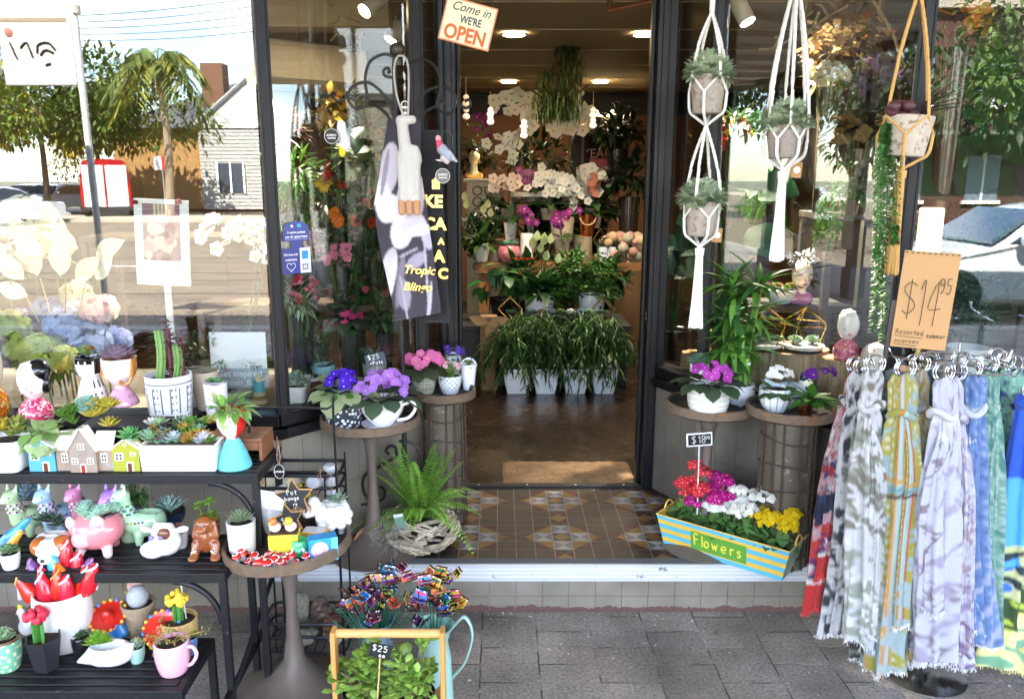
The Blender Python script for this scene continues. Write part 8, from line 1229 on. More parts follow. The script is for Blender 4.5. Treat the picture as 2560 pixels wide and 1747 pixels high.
# ---------------------------------------------------------------- macrame plant hangers
def macrame(lab,X,Y,ztop,pots,tz,c,n=4,rtop=.004,apex=None,knob=.55):
 t=thing('macrame_hanger', lab,'plant hanger', (X,Y,ztop),0,'macrame plant hangers');mb=MB();zt=ztop;o=np.array((X,Y,ztop));za=zt if apex is None else apex
 if za<zt:tube(mb,[(0,0,0),(0,0,za-zt)],rtop*n*.8,c,8)
 for i,(zr,zb,r) in enumerate(pots):
  mid=zr-(zr-zb)*.45;a0=.35+i*.6
  for k in range(n):
   a=a0+TAU*k/n;R=np.array((cos(a),sin(a),0));L=np.linspace(0,1,40)[:,None];P=np.array((0,0,za-zt))*(1-L)+(R*(r+.006)+np.array((0,0,zr-zt)))*L+R*(.012*np.sin(L*pi));kn=np.where(L[:,0]<knob,1+.35*np.abs(np.sin(L[:,0]*42)),.8);tube(mb,P,.0046*kn,c,7)
   if knob<1:tube(mb,P[int(40*knob):]+np.array((.005,.004,0)),.0035,c,6)
   for sg in (-1,1):b=a+sg*pi/n;Q=np.array((cos(b),sin(b),0));tube(mb,[R*(r+.006)+np.array((0,0,zr-zt)),Q*(r*.97+.006)+np.array((0,0,mid-zt))],.004,c,6)
   b=a+pi/n;Q=np.array((cos(b),sin(b),0));q=np.linspace(0,1,12)[:,None];P=Q*(r*.95+.007-(r*.95)*np.clip(q*1.6-.6,0,1))+np.array((0,0,1))*((mid-zt)*(1-q)+(zb-.035-zt)*q);P[:8,:2]=(Q*(r*.84+.008))[:2];tube(mb,smoothline([Q*(r*.97+.006)+np.array((0,0,mid-zt)),Q*(r*.86+.007)+np.array((0,0,zb+.01-zt)),Q*r*.6+np.array((0,0,zb-.012-zt)),np.array((0,0,zb-.04-zt))],4),.0055,c,6)
  za=zb-.04
 part('knotted_cords', mb,ROPE,t,60);mb=MB();lathe(mb,[(.001,za-zt),(.018,za-zt-.005),(.016,za-zt-.03),(.001,za-zt-.03)],c,14)
 for k in range(26):a=k*2.4;q=sqrt((k+.5)/26);tube(mb,smoothline([(.011*q*cos(a),.011*q*sin(a),za-zt-.02),(.016*q*cos(a),.016*q*sin(a),(za+tz)/2-zt),(.027*q*cos(a),.02*q*sin(a),tz-zt+RS.uniform(0,.012))],4),.0042,c,5)
 part('tassel', mb,ROPE,t);return t
def hpot(lab,X,Y,zb,h,r,rb,grow,c='#a89c90', rx=0,m=STONE):t=potted('hanging_pot', lab,'pot plant', (X,Y,zb),potprof(r,rb,h),c,m,grow,'stone pots hanging in macrame');t.rotation_euler.y=rx;return t
sagey=lambda n=90:Lf(lambda mb,r,h:[inst(mb,leafT(4,.58,.12,.15,.8,.5),np.array((0,0,h))+d*np.array((r*1.05,r*.95,.06))*q,d+RS.normal(0,.5,(7,3))+np.array((0,-.1,.35)),None,.044,None,jit(['#b4c4a2', '#a0b294', '#c8d4b8'][k%3],7,.12)) for k,(d,q) in enumerate(zip(sph(n,.8),RS.uniform(.5,1.15,n)))])
def seg(x,y,Y):return PY(x,y,Y)
Y1=2.93;a,b,c2,d2=(seg(1768,q,Y1) for q in (190,285,505,590));z1,z0=a[2],b[2];X1=PY(1766,300,Y1)[0];r1=PXM(44,a)
macrame('white two tier macrame hanger nearest the door frame', X1,Y1,3.2,[(z1,z0,r1),(c2[2],d2[2],r1)],PY(1740,822,Y1)[2],'#f4f1ea', 4,.003,PY(1768,30,Y1)[2])
hpot('upper stone pot of silver sage leaves in the two tier hanger', X1,Y1,z0,z1-z0,r1,r1*.82,sagey());hpot('lower stone pot of silver sage leaves in the two tier hanger', X1,Y1,d2[2],c2[2]-d2[2],r1,r1*.78,sagey(110))
Y2=2.83;a,b=seg(1966,312,Y2),seg(1966,396,Y2);r2=PXM(50,a);X2=PY(1963,350,Y2)[0];macrame('white single macrame hanger with a long tassel in the middle', X2,Y2,3.2,[(a[2],b[2],r2)],PY(1955,655,Y2)[2],'#f5f2ec', 6,.0045,PY(1980,-60,Y2)[2],.75);hpot('stone pot of silver sage leaves in the single white hanger', X2,Y2,b[2],a[2]-b[2],r2,r2*.72,sagey(110),'#9a9088')
Y3=2.70;a,b=seg(2262,292,Y3),seg(2262,392,Y3);r3=PXM(60,a);X3=PY(2262,340,Y3)[0];macrame('honey coloured macrame hanger with twine tassel on the scarf side', X3,Y3,3.2,[(a[2],b[2],r3)],PY(2245,688,Y3)[2],'#d8a860', 4,.0045,PY(2286,-30,Y3)[2])
def pods(t,r,h):P_(t,'brown_pods', WAXY,lambda mb:[sphere(mb,(-r*.5+RS.uniform(-.05,.04),-r*.3+RS.uniform(-.03,.03),h+RS.uniform(0,.045)),(.022,.018,.017),jit('#5a3438', 1)[0],10) for _ in range(10)],60);P_(t,'dark_spikes', LEAFM,lambda mb:inst(mb,BLADE,np.tile((r*.3,0,h),(14,1)),np.c_[RS.uniform(.2,1.2,14),RS.uniform(-.3,.3,14),np.ones(14)],None,.16,None,jit('#4a4248', 14)),180)
hpot('tilted pale bark pot of brown seed pods in the honey hanger', X3,Y3,b[2],a[2]-b[2],r3,r3*.8,pods,'#c0b4a4', .06)
t=thing('trailing_string_plant', 'long green button leaf strings trailing beside the honey hanger', 'trailing plant', (X3-.06,Y3-.03,a[2]));mb=MB()
for x0,x1,ye,dy in ((2200,2182,830,0),(2212,2205,850,.03),(2222,2200,700,.02),(2195,2190,640,-.02),(2232,2226,660,.04),(2206,2192,770,-.03),(2218,2212,800,.05),(2240,2236,560,.0)):
 P=smoothline([PY(2215,300,Y3-.03)-np.array(t.location),PY(x0,420,Y3-.03+dy)-np.array(t.location),PY((x0+x1)/2,600,Y3-.03+dy)-np.array(t.location),PY(x1,ye,Y3-.02+dy)-np.array(t.location)],12);tube(mb,P,.0015,'#3f6a34', 4);n=170;i=np.linspace(1,len(P)-1.01,n);q=np.stack([np.interp(i,np.arange(len(P)),P[:,j]) for j in range(3)],1);sg=np.tile([1,-1],n//2)[:,None];inst(mb,ROUND,q,sg*np.array((1,.1,0))+RS.normal(0,.25,(n,3))+np.array((0,-.3,-.25)),None,.019,None,jit('#548a44', n,.25))
part('leaf_strings', mb,LEAFM,t,180)
for lab,x,y,Y in (('kraft swing tag with white sticker behind the middle hanger', 1992,425,2.87),('kraft swing tag under the lower sage pot', 1793,588,2.97)):o=PY(x,y,Y);t=thing('swing_tag', lab,'tag', o,0,'kraft tags on the hangers');mb=MB();box(mb,(-.018,0,-.026),(.018,.0012,.026),'#b98a58', XF(ry=.08));part('card', mb,PAPER,t,0);mb=MB();lathe(mb,[(.001,0),(.012,0)],'#f0ece4', 16,XF((0,-.001,0),rx=pi/2));part('sticker', mb,PAPER,t)
# ---------------------------------------------------------------- right hand tray tables and their pots
TD,TE,ZD,ZE=(.818,3.0),(1.085,2.865),.775,.80
tray('round tray table on a slim brown pedestal right of the doorway', TD,ZD,.17,z0=.2);tray('round tray top on a wire caged drum beside the scarves', TE,ZE,.163,z0=.2,drum=.092)
p=put(1768,1046,ZD,.06);s=PXM(1,p);potted('violet_pot', 'white crosshatched pot of frilly magenta violets', 'pot plant', (p[0],p[1],ZD),potprof(50*s,42*s,76*s,.006,.009),'#ffffff', CERAM,violet('#b848b0', '#e8c8e8', '#3f523a', 40,.085,.017,.078),cf=lambda u,q,r:'#c8ccc4' if (u*70)%1 < .25 or (q*120)%1 < .25 else '#f0f0ea', n=140)
p=put(1848,1022,ZD,.05);s=PXM(1,p)
def bamboo(t,r,h):
 P_(t,'stalks', WAXY,lambda mb:[(tube(mb,np.c_[np.full(9,.026*cos(a)),np.full(9,.02*sin(a)),np.linspace(h-.01,h+.11+.05*(k%3),9)],.0085*(1+.12*(np.arange(9)%2)),'#7fae4a', 8)) for k,a in enumerate(np.linspace(0,TAU,8)[:-1])]);P_(t,'ribbon', FABRIC,lambda mb:lathe(mb,[(.037,h+.085),(.0375,h+.095)],'#f0eee8', 20))
 def lf(mb):
  for k in range(24):a=RS.uniform(0,TAU);x,y=.04*cos(a),.03*sin(a);z=h+RS.uniform(.1,.42);tube(mb,[(x*.6,y*.6,h+.08),(x*1.5,y*1.5,z)],.004,'#6f9a3c', 5);n=8;inst(mb,leafT(5,.2,.2,.5),np.tile((x*1.5,y*1.5,z),(n,1)),sph(n,.3)+np.array((0,0,.3)),None,RS.uniform(.08,.17,n),None,jit(['#3c6a24', '#5a8a34', '#34602a'][k%3],n,.25))
 P_(t,'foliage', LEAFM,lf,180);P_(t,'foot', CERAM,lambda mb:[sphere(mb,(r*.55*cos(a),r*.55*sin(a),.004),.012,'#e8e8f4', 8) for a in (.6,2.6,4.7)])
potted('lucky_bamboo', 'lucky bamboo bundle in a round white footed bowl', 'pot plant', (p[0],p[1]+.015,ZD+.006),potprof(36*s,24*s,52*s,.005,.012),'#ecebf4', CERAM,bamboo)
p=put(1752,985,ZD,.04);potted('pot_plant', 'white pot of spiky grey green rosette behind the magenta violets', 'pot plant', (p[0]-.005,p[1]+.03,ZD),potprof(.04,.034,.115),'#f0f0ee', CERAM,Pl(lambda mb,r,h:rosette(mb,(0,0,h+.01),.065,'#7a9a84', 60,SPIKE,None,1.4,.1)))
p=put(1935,1034,ZE,.05);s=PXM(1,p);potted('pot_plant', 'white pumpkin ribbed pot of white kalanchoe', 'pot plant', (p[0],p[1],ZE),potprof(39*s,27*s,60*s,.005,.008),'#ffffff', CERAM,lambda t,r,h:(P_(t,'foliage', WAXY,lambda mb:inst(mb,ROUND,np.c_[RS.normal(0,r*.7,22),RS.normal(-.01,r*.5,22),np.full(22,h)],sph(22,.4)+np.array((0,-.4,0)),None,.05,.048,jit('#3f6234', 22,.25)),180),P_(t,'flowers', PETAL,lambda mb:blooms(mb,(.012,0,h+.05),(.05,.035,.045),70,'#f4f3ee', .0105,CLUST,'#d8e0b0'),180)),cf=lambda u,q,r:'#a8b0bc' if (u*14)%1 < .16 else '#f2f3f4', n=84)
p=put(2012,1044,ZE,.03);potted('violet_pot', 'small copper pot of deep purple violets and broad leaves', 'pot plant', p,potprof(.026,.022,.055),'#b87048', GOLD,lambda t,r,h:(P_(t,'foliage', LEAFM,lambda mb:inst(mb,LEAF,np.tile((.02,0,h+.01),(34,1)),sph(34,.6)*np.array((1,.7,.6))+np.array((.05,-.2,0)),None,RS.uniform(.06,.11,34),None,jit('#4a7a30', 34,.3)),180),P_(t,'flowers', PETAL,lambda mb:blooms(mb,(.05,0,h+.105),(.055,.03,.028),15,'#5c1e84', .018,VIOLET,'#e8d84a'),180),P_(t,'white_buds', PETAL,lambda mb:blooms(mb,(-.0,-.01,h+.07),(.015,.01,.02),16,'#e8e8c8', .007,CLUST),180)))
p=put(1905,975,ZE,.05);animal('bird_dish', 'pale blue bird shaped dish with a dark blue head behind the kalanchoe', 'dish', (p[0]+.01,2.94,ZE),[('e', (0,0,.06),(.075,.04,.035),'#c4d2e0'),('c', (-.05,0,.07),(-.09,0,.1),.018,.01,'#ccd8e4'),('e', (.06,0,.115),(.022,.02,.02),'#2c3c5a'),('c', (.05,0,.07),(.06,0,.1),.02,.016,'#dce4ec'),('c', (0,0,.03),(0,0,.008),.03,.03,'#c4d2e0')],38,.01,group=None)
slate('black chalk sign for the flower box at eighteen dollars', 1749,1099,2.93,.088,.042,.08,[('$18', -.034,-.013,.028,.023),('00', .018,.002,.011,.011)],.36,'#f0f0f2', c='#141416')
# ---------------------------------------------------------------- striped flower box
fl_,fr_=PZ(1660,1362,.2),PZ(1954,1454,.2);v=fr_-fl_;L=np.linalg.norm(v);an=math.atan2(v[1],v[0]);ctr=(fl_+fr_)/2+np.array((-sin(an),cos(an),0))*.075;t=thing('flower_box', 'yellow and blue striped metal trough painted Flowers on the doorstep', 'planter', (ctr[0],ctr[1],.2035),an);Wb,hB=.15,.132
mb=MB();ns=7
for k in range(ns):
 z0,z1=hB*k/ns,hB*(k+1)/ns;e0,e1=.028*z0/hB,.028*z1/hB;c=['#5ab4d4', '#e0b84a'][k%2]
 for sg in (-1,1):
  a0,a1,b0,b1=L/2+e0,L/2+e1,Wb/2+e0*.8,Wb/2+e1*.8;mb.add([(-a0,sg*b0,z0),(a0,sg*b0,z0),(a1,sg*b1,z1),(-a1,sg*b1,z1)],[[0,1,2,3] if sg<0 else [3,2,1,0]],c);mb.add([(sg*a0,-b0,z0),(sg*a0,b0,z0),(sg*a1,b1,z1),(sg*a1,-b1,z1)],[[0,1,2,3] if sg>0 else [3,2,1,0]],c)
  mb.add([(-a0+.004,sg*(b0-.004),z0),(a0-.004,sg*(b0-.004),z0),(a1-.004,sg*(b1-.004),z1),(-a1+.004,sg*(b1-.004),z1)],[[3,2,1,0] if sg<0 else [0,1,2,3]],'#d8a83c');mb.add([(sg*(a0-.004),-b0,z0),(sg*(a0-.004),b0,z0),(sg*(a1-.004),b1,z1),(sg*(a1-.004),-b1,z1)],[[3,2,1,0] if sg>0 else [0,1,2,3]],'#d8a83c')
mb.add([(-L/2,-Wb/2,.003),(L/2,-Wb/2,.003),(L/2,Wb/2,.003),(-L/2,Wb/2,.003)],[[0,1,2,3]],'#b08a3c');part('trough', mb,SATIN,t,0)
mb=MB();e=.028;q=np.array([(-L/2-e,-Wb/2-e*.8,hB),(L/2+e,-Wb/2-e*.8,hB),(L/2+e,Wb/2+e*.8,hB),(-L/2-e,Wb/2+e*.8,hB)]);[tube(mb,[q[k],q[(k+1)%4]],.003,'#e4c064', 6) for k in range(4)];part('rolled_rim', mb,SATIN,t)
for sg in (-1,1):mb=MB();tube(mb,arc((sg*(L/2+e*.9),0,hB-.005),.034,0,pi,14,'yz'),.0035,'#e4c064', 7);part('handle', mb,SATIN,t)
slp=atan(e*.8/hB);Rf=Matrix.Translation((.0,-Wb/2-e*.4,hB*.5))@Matrix.Rotation(slp,4,'X');mb=MB();box(mb,(-.12,-.002,-.042),(.105,-.0004,.036),'#5f9a3c', Rf);part('painted_panel', mb,SATIN,t,0);mb=MB();hand(mb,'Flowers', -.113,-.02,.047,.0315,'#e8d84a', .0028,Rf,adv=1.07,y=-.0035);part('lettering', mb,MATTE,t)
mb=MB();box(mb,(-L/2+.004,-Wb/2-.008,hB*.6),(L/2-.004,Wb/2+.008,hB*.72),'#33261c');part('soil', mb,SOIL,t,0);R3=np.array(Matrix.Rotation(an,3,'Z'))
for lab,x,hz,c,tops in (('coral red kalanchoe at the doorway end of the striped box', -.18,.24,'#e03a4a', 5),('magenta kalanchoe second in the striped box', -.075,.22,'#c01e8a', 5),('white kalanchoe in front of the magenta one', .0,.16,'#f4f4ec', 3),('taller white kalanchoe in the middle of the striped box', .08,.2,'#f4f4ec', 5),('yellow kalanchoe at the scarf end of the striped box', .17,.16,'#e8c81e', 6)):
 pp=ctr+R3@np.array((x,.0,0));k_=thing('kalanchoe', lab,'flower', (pp[0],pp[1],.2+hB*.68),an,'kalanchoes in the striped flower box');tops +=6;tp=np.c_[RS.uniform(-.075,.075,tops),RS.uniform(-.05,.05,tops),hz*RS.uniform(.5,1.1,tops)]
 P_(k_,'foliage', WAXY,lambda mb:inst(mb,leafT(4,.62,.12,.25),np.c_[RS.uniform(-.05,.05,30),RS.uniform(-.05,.05,30),RS.uniform(0,.05,30)],sph(30,.7)+np.array((0,-.15,.25)),None,RS.uniform(.05,.085,30),None,jit('#668f4c', 30,.3)),180);P_(k_,'stems', LEAFM,lambda mb:stems(mb,(0,0,0),tp,.0028,'#6a8a4a', .05));P_(k_,'flowers', PETAL,lambda mb:[blooms(mb,q_,(.034,.03,.026),34,c,.0115,CLUST,'#f4e8c0' if c !='#e8c81e' else '#d8a81e', (0,-.5,.8),.7,.9) for q_ in tp],180)
# ---------------------------------------------------------------- inside the right window
def stump(lab,x,yt,yb,Y,wp,z=.757):p=PY(x,yt,Y);r=PXM(wp/2,p);h=p[2]-z;t=thing('tree_stump', lab,'stump', (p[0],Y,z),0,'bark stumps in the right window');mb=MB();a=np.linspace(0,TAU,181)[:-1];P=np.array([[(r*(1+.03*sin(7*q+z_*3)+.025*sin(31*q+sin(z_*9))+.015*sin(53*q+z_*4))*cos(q)*(1.06-.06*z_),r*(1+.03*sin(7*q+z_*3)+.025*sin(31*q+sin(z_*9))+.015*sin(53*q+z_*4))*sin(q)*(1.06-.06*z_),h*z_) for q in np.r_[a,a[:1]]] for z_ in np.linspace(0,1,8)]);sheet(mb,P,'#b09678');part('bark', mb,BARK,t,180);mb=MB();mb.add(np.r_[P[-1][:-1],[(0,0,h)]],[[i,(i+1)%180,180] for i in range(180)],'#cfa270');part('cut_face', mb,WOODX,t,0);return (p[0],Y,p[2])
s1=stump('wide bark stump under the terrariums in the right window', 1975,868,1010,3.42,176);s2=stump('smaller bark stump under the flower haired lady vase', 2108,895,1030,3.22,100);s0=stump('tall dark stump behind the lucky bamboo leaves', 1735,880,990,3.62,60)
lady('lady vase with flowers in black hair and beaded pink dress on the stump', 2100,885,s2[2],64,128,DOME,HEADB,speck(['#d83a6a', '#e8a0b8', '#7a3a9a', '#e87a3c', '#b81e50', '#e85a7a']),lambda u,q:FACE,eyes=[(-.7,.62,.05,'#1a1618'),(-.2,.52,.14,'#e87878')],extra=bun,p=(s2[0],s2[1]-.02,s2[2]))
lady('lady vase in yellow dress half hidden behind the trailing strings', 2190,890,.757,90,160,DOME,HEADB,speck(['#d8b83a', '#e8d88a', '#d83a5a', '#e8c84a']),lambda u,q:FACE,eyes=[(-.5,.55,.12,'#e87878')],extra=bun,p=(PY(2190,890,3.1)[0],3.1,.757))
for lab,x,Y in (('gold edged sand terrarium at the left of the wide stump', 1910,3.38),('gold edged sand terrarium at the right of the wide stump', 2010,3.34)):
 p=PY(x,845,Y);t=thing('sand_terrarium', lab,'terrarium', (p[0],Y,s1[2]),0,'sand terrariums on the stump');mb=MB();lathe(mb,[(.001,.002),(.075,.002),(.085,.03),(.001,.034)],'#e8e6e0', 24,cf=lambda u,q,r:'#2c2a28' if q < .017 else '#e8e6e0');part('sand', mb,SOIL,t);P_(t,'foliage', WAXY,lambda mb:[rosette(mb,(RS.uniform(-.05,.05),RS.uniform(-.03,.03),.04),.04,'#7a9a7a', 20) for _ in range(4)],180);mb=MB();v=[(.085*cos(k*TAU/5),.085*sin(k*TAU/5),.03) for k in range(5)];w_=[(.1*cos(k*TAU/5+.3),.1*sin(k*TAU/5+.3),.12) for k in range(5)];[(tube(mb,[v[k],w_[k]],.0025,'#b8963c', 5),tube(mb,[w_[k],(0,0,.19)],.0025,'#b8963c', 5),tube(mb,[w_[k],w_[(k+1)%5]],.0025,'#b8963c', 5)) for k in range(5)];part('wire_frame', mb,GOLD,t)
p=PY(1955,745,3.75);mb=MB();[box(mb,(x-.02,-.05,-.55),(x+.02,.05,-.031),'#1c1a18') for x in (-.16,.2)];box(mb,(-.2,-.12,-.03),(.28,.14,0),'#201c18');solo('display_shelf', mb,WOODX,'dark raised shelf behind the stump carrying the head vase', 'shelf', (p[0],3.75,p[2]-.02))
zs=p[2]-.02;q=PY(2002,735,3.7);t=thing('head_vase', 'sleeping lady head vase with grey leaf crown and pink dotted collar', 'vase', (q[0],3.7,zs));mb=MB();f=PXM(1,q);blob(mb,[('c', (0,0,22*f),(0,0,50*f),11*f,11*f,'#e8d4c4'),('e', (0,0,75*f),(25*f,24*f,38*f),'#ecd8c8'),('c', (-12*f,0,12*f),(12*f,0,12*f),18*f,18*f,'#c87aa8'),('c', (3*f,-24*f,72*f),(3*f,-26*f,62*f),2*f,4*f,'#ecd0c0'),('e', (2*f,-22*f,52*f),(5*f,3*f,3*f),'#c8504a', 'hard'),('e', (-11*f,-21*f,76*f),(7*f,2*f,1.6*f),'#4a3a34', 'hard'),('e', (13*f,-19*f,76*f),(7*f,2*f,1.6*f),'#4a3a34', 'hard')],54,.01);part('head', mb,CERAM,t,80);P_(t,'leaf_crown', CERAM,lambda mb:bush(mb,(0,0,112*f),(30*f,28*f,10*f),70,'#6a7078', 20*f,LEAF,.7,.3),180)
ip('pot_plant', 'wide white bowl of low green sedum beside the head vase', 1952,738,3.72,zs,82,36,'#d8dce0', grow=Pl(lambda mb,r,h:[rosette(mb,(RS.uniform(-.09,.09),RS.uniform(-.05,.05),h+.01),.03,['#6a8a3a', '#8a5a3a'][k%2],16) for k in range(18)]),tp=.6)
ip('plant_pot', 'tall white square planter behind the lucky bamboo', 1802,870,3.6,.757,52,150,'#dce2ea', cat='pot', sq=.7,tp=.85);ip('plant_pot', 'glass bowl of pebbles at the foot of the yellow lady vase', 2165,890,3.02,.757,70,36,'#b8bcb4', cat='bowl', tp=.6,grow=Pl(lambda mb,r,h:rosette(mb,(0,0,h),.05,'#5a8a3c', 18)))
ip('pot_plant', 'big white tub of grey green conifer behind the price board', 2415,905,3.15,.757,100,140,'#eceef2', grow=Lf(lambda mb,r,h:[bush(mb,(x,0,h+z),(.055,.05,.12),260,'#5a7468', .022,TINY,.2,.5) for x,z in ((-.06,.08),(0,.16),(.05,.1),(-.02,.26),(.03,.28))]),tp=.9)
def monstera(lab,x,y,Y,rp,c):p=PY(x,y,Y);r=PXM(rp,p);t=thing('monstera_leaf_plant', lab,'pot plant', (p[0],Y+.1,.757),0,'monsteras in the right window');z=p[2]-.757;P_(t,'leaves', LEAFM,lambda mb:[inst(mb,leafT(7,.9,.1,.25,.7,.35),[np.array((RS.uniform(-.8,.8)*r,-.05+RS.uniform(-.1,.1),z+RS.uniform(-.9,.9)*r))],[(RS.uniform(-1,1),-.5,RS.uniform(-1,.1))],(0,-1,.5),r*1.3,None,jit(c,1,.3)) for _ in range(9)],180);P_(t,'stems', LEAFM,lambda mb:[tube(mb,smoothline([(0,0,.1),(q*.3,0,z*.6),(q,-.05,z)],4),.006,'#4a7a34', 6) for q in (-.08,0,.07,.12)]);mb=MB();lathe(mb,potprof(.09,.07,.15),'#3a3a3a', 22);part('pot', mb,CERAM,t)
for a in (('dark monstera with split leaves beside the two tier hanger', 1850,500,3.5,85,'#2c5a36'),('bright green monstera leaf plant behind the middle hanger', 1880,340,3.8,70,'#2c5226'),('dark green broad leaf plant by the splay post', 1700,640,3.85,50,'#2c4c38'),('shadowy big leaf plant behind the scarf rack', 2440,420,3.6,130,'#2c4a2c'),('tall banana leaf plant in the end window', 2520,200,3.7,150,'#34542c'),('dim philodendron low in the end window', 2520,700,3.4,100,'#24402a')):monstera(*a)
for a in (('leafy_plant', 'glossy green foliage low between the wide stump and the splay post', 1800,800,3.55,50,'#3c6a34', .08,150,None,LEAF),('leafy_plant', 'feathery green plant below the honey hanger pot', 2130,480,3.4,60,'#3f6a34', .06,260,None,LANCE),('leafy_plant', 'green leafy plant filling the end window beside the pillar lamp', 2420,560,3.5,80,'#345a30', .09,260,None,LEAF),('dried_flower_bunch', 'brown and cream dried flower bunch high in the splayed window', 2120,120,3.7,95,'#6a5434', .09,190,[(60,'#b89a6a', .022,CLUST,'#8a6a3c'),(14,'#c8703c', .045,ROUND,None)],LEAF),('dried_flower_bunch', 'white everlasting daisy bunch among the dried flowers', 2075,190,3.6,40,'#7a6a4a', .06,80,[(34,'#e8dcc0', .03,DAISY,'#c8a85a')],LEAF),('dried_flower_bunch', 'rust and purple dried leaf bunch behind the honey hanger', 2200,200,3.65,85,'#4a2c20', .12,150,[(16,'#7a5a78', .05,CLUST,'#4a3048')],LEAF),('dried_flower_bunch', 'red and yellow bottlebrush bunch by the sage hanger', 1830,330,3.7,45,'#3c5a2c', .09,110,[(14,'#a8241c', .035,DAISY,'#7a1414'),(30,'#c8a82c', .014,CLUST,'#a8882c')],LANCE),('dried_flower_bunch', 'orange physalis leaf bunch at the top of the end window', 2400,70,3.5,70,'#5a4a2c', .09,100,[(14,'#d88a3c', .05,HYDR,'#a85a1c')],LEAF),('dried_flower_bunch', 'dark burgundy leaf bunch low behind the honey tassel', 2150,330,3.5,60,'#3a2a1c', .1,120,[(10,'#8a6a3c', .04,HYDR,'#5a3a1c')],LEAF)):bunch(*a,hz=1.5 if a[2]>2050 else .757,vase='#4a3a2c')
stand('tall dark shelf of dried flowers in the right window', 1.42,2.35,3.5,3.85,.757,1.5,'#2a221a')
mb=MB()
for l in ([(1620,120),(1500,330),(1350,380),(1180,460),(1050,470)],[(1888,60),(1700,160),(1560,260),(1420,350)],[(1500,20),(1480,160),(1560,110)],[(1700,160),(1640,60),(1560,40)],[(1180,460),(1240,370),(1200,350)],[(2120,0),(2300,300),(2420,650)],[(2200,0),(2180,120),(2240,180)]):tube(mb,smoothline([PY(x/3.776+1620,y/3.776,3.4) for x,y in l],5),.006,'#8a7450', 6)
solo('curly_willow', mb,BARK,'curly tan willow branches across the top of the right window', 'branch')
t=thing('pillar_candle', 'glowing pale pillar lamp in the window behind the price board', 'lamp', PZ(2322,900,.757)*np.array((0,0,1))+np.array((PY(2322,600,3.25)[0],3.25,0)));z=PY(2322,522,3.25)[2]-.757;mb=MB();lathe(mb,[(.001,z-.2),(.045,z-.2),(.045,z),(.04,z+.004),(.001,z-.002)],'#fff0d0', 24);part('wax_shade', mb,emit('candle_glow', '#ffdca0', .32),t);mb=MB();lathe(mb,[(.001,0),(.05,0),(.05,.02),(.012,.04),(.012,z-.22),(.045,z-.201)],'#2a2620', 20);part('stand', mb,IRON,t)
# ---------------------------------------------------------------- scarf racks
def rack(lab,X,Y,z):
 t=thing('scarf_rack', lab,'display rack', (X,Y,0),0,'chrome scarf racks');mb=MB();tube(mb,[(0,0,.01),(0,0,z+.02)],.011,'#d8d8da', 10);part('pole', mb,CHROME,t);mb=MB();lathe(mb,[(.001,.0),(.135,.0),(.135,.008),(.06,.022),(.015,.03),(.001,.03)],'#e4e4e8', 40);part('base', mb,CHROME,t)
 for k in range(8):a=k*pi/4+.3;d=np.array((cos(a),sin(a),0));mb=MB();tube(mb,[(0,0,z),d*.14+np.array((0,0,z)),d*.19+np.array((0,0,z+.002)),d*.205+np.array((0,0,z+.028))],.0026,'#d8d8dc', 6);part('arm', mb,CHROME,t)
 mb=MB();tube(mb,arc((0,0,z),.15,0,TAU,40,'xy'),.0026,'#d8d8dc', 6);part('hoop', mb,CHROME,t)
RX,RY,RZ=1.437,2.43,1.085
rack('chrome scarf rack under the kraft price board', RX,RY,RZ);rack('second chrome scarf rack at the picture edge', 1.98,2.5,1.1)
def nz(u,v,s,k=1.0):return np.sin(u*s*3.1+np.sin(v*s*2.3+k)*1.7+k)*np.sin(v*s*4.2+np.sin(u*s*1.9+k*2)*1.6+k*3)
def pat(base,*layers):
 def f(u,v):
  C=np.zeros(u.shape+(3,));C[:]=H(base)
  for c,fn in layers:m=np.asarray(fn(u,v),float)[...,None];C=C*(1-m)+H(c)*m
  return C*.52
 return f
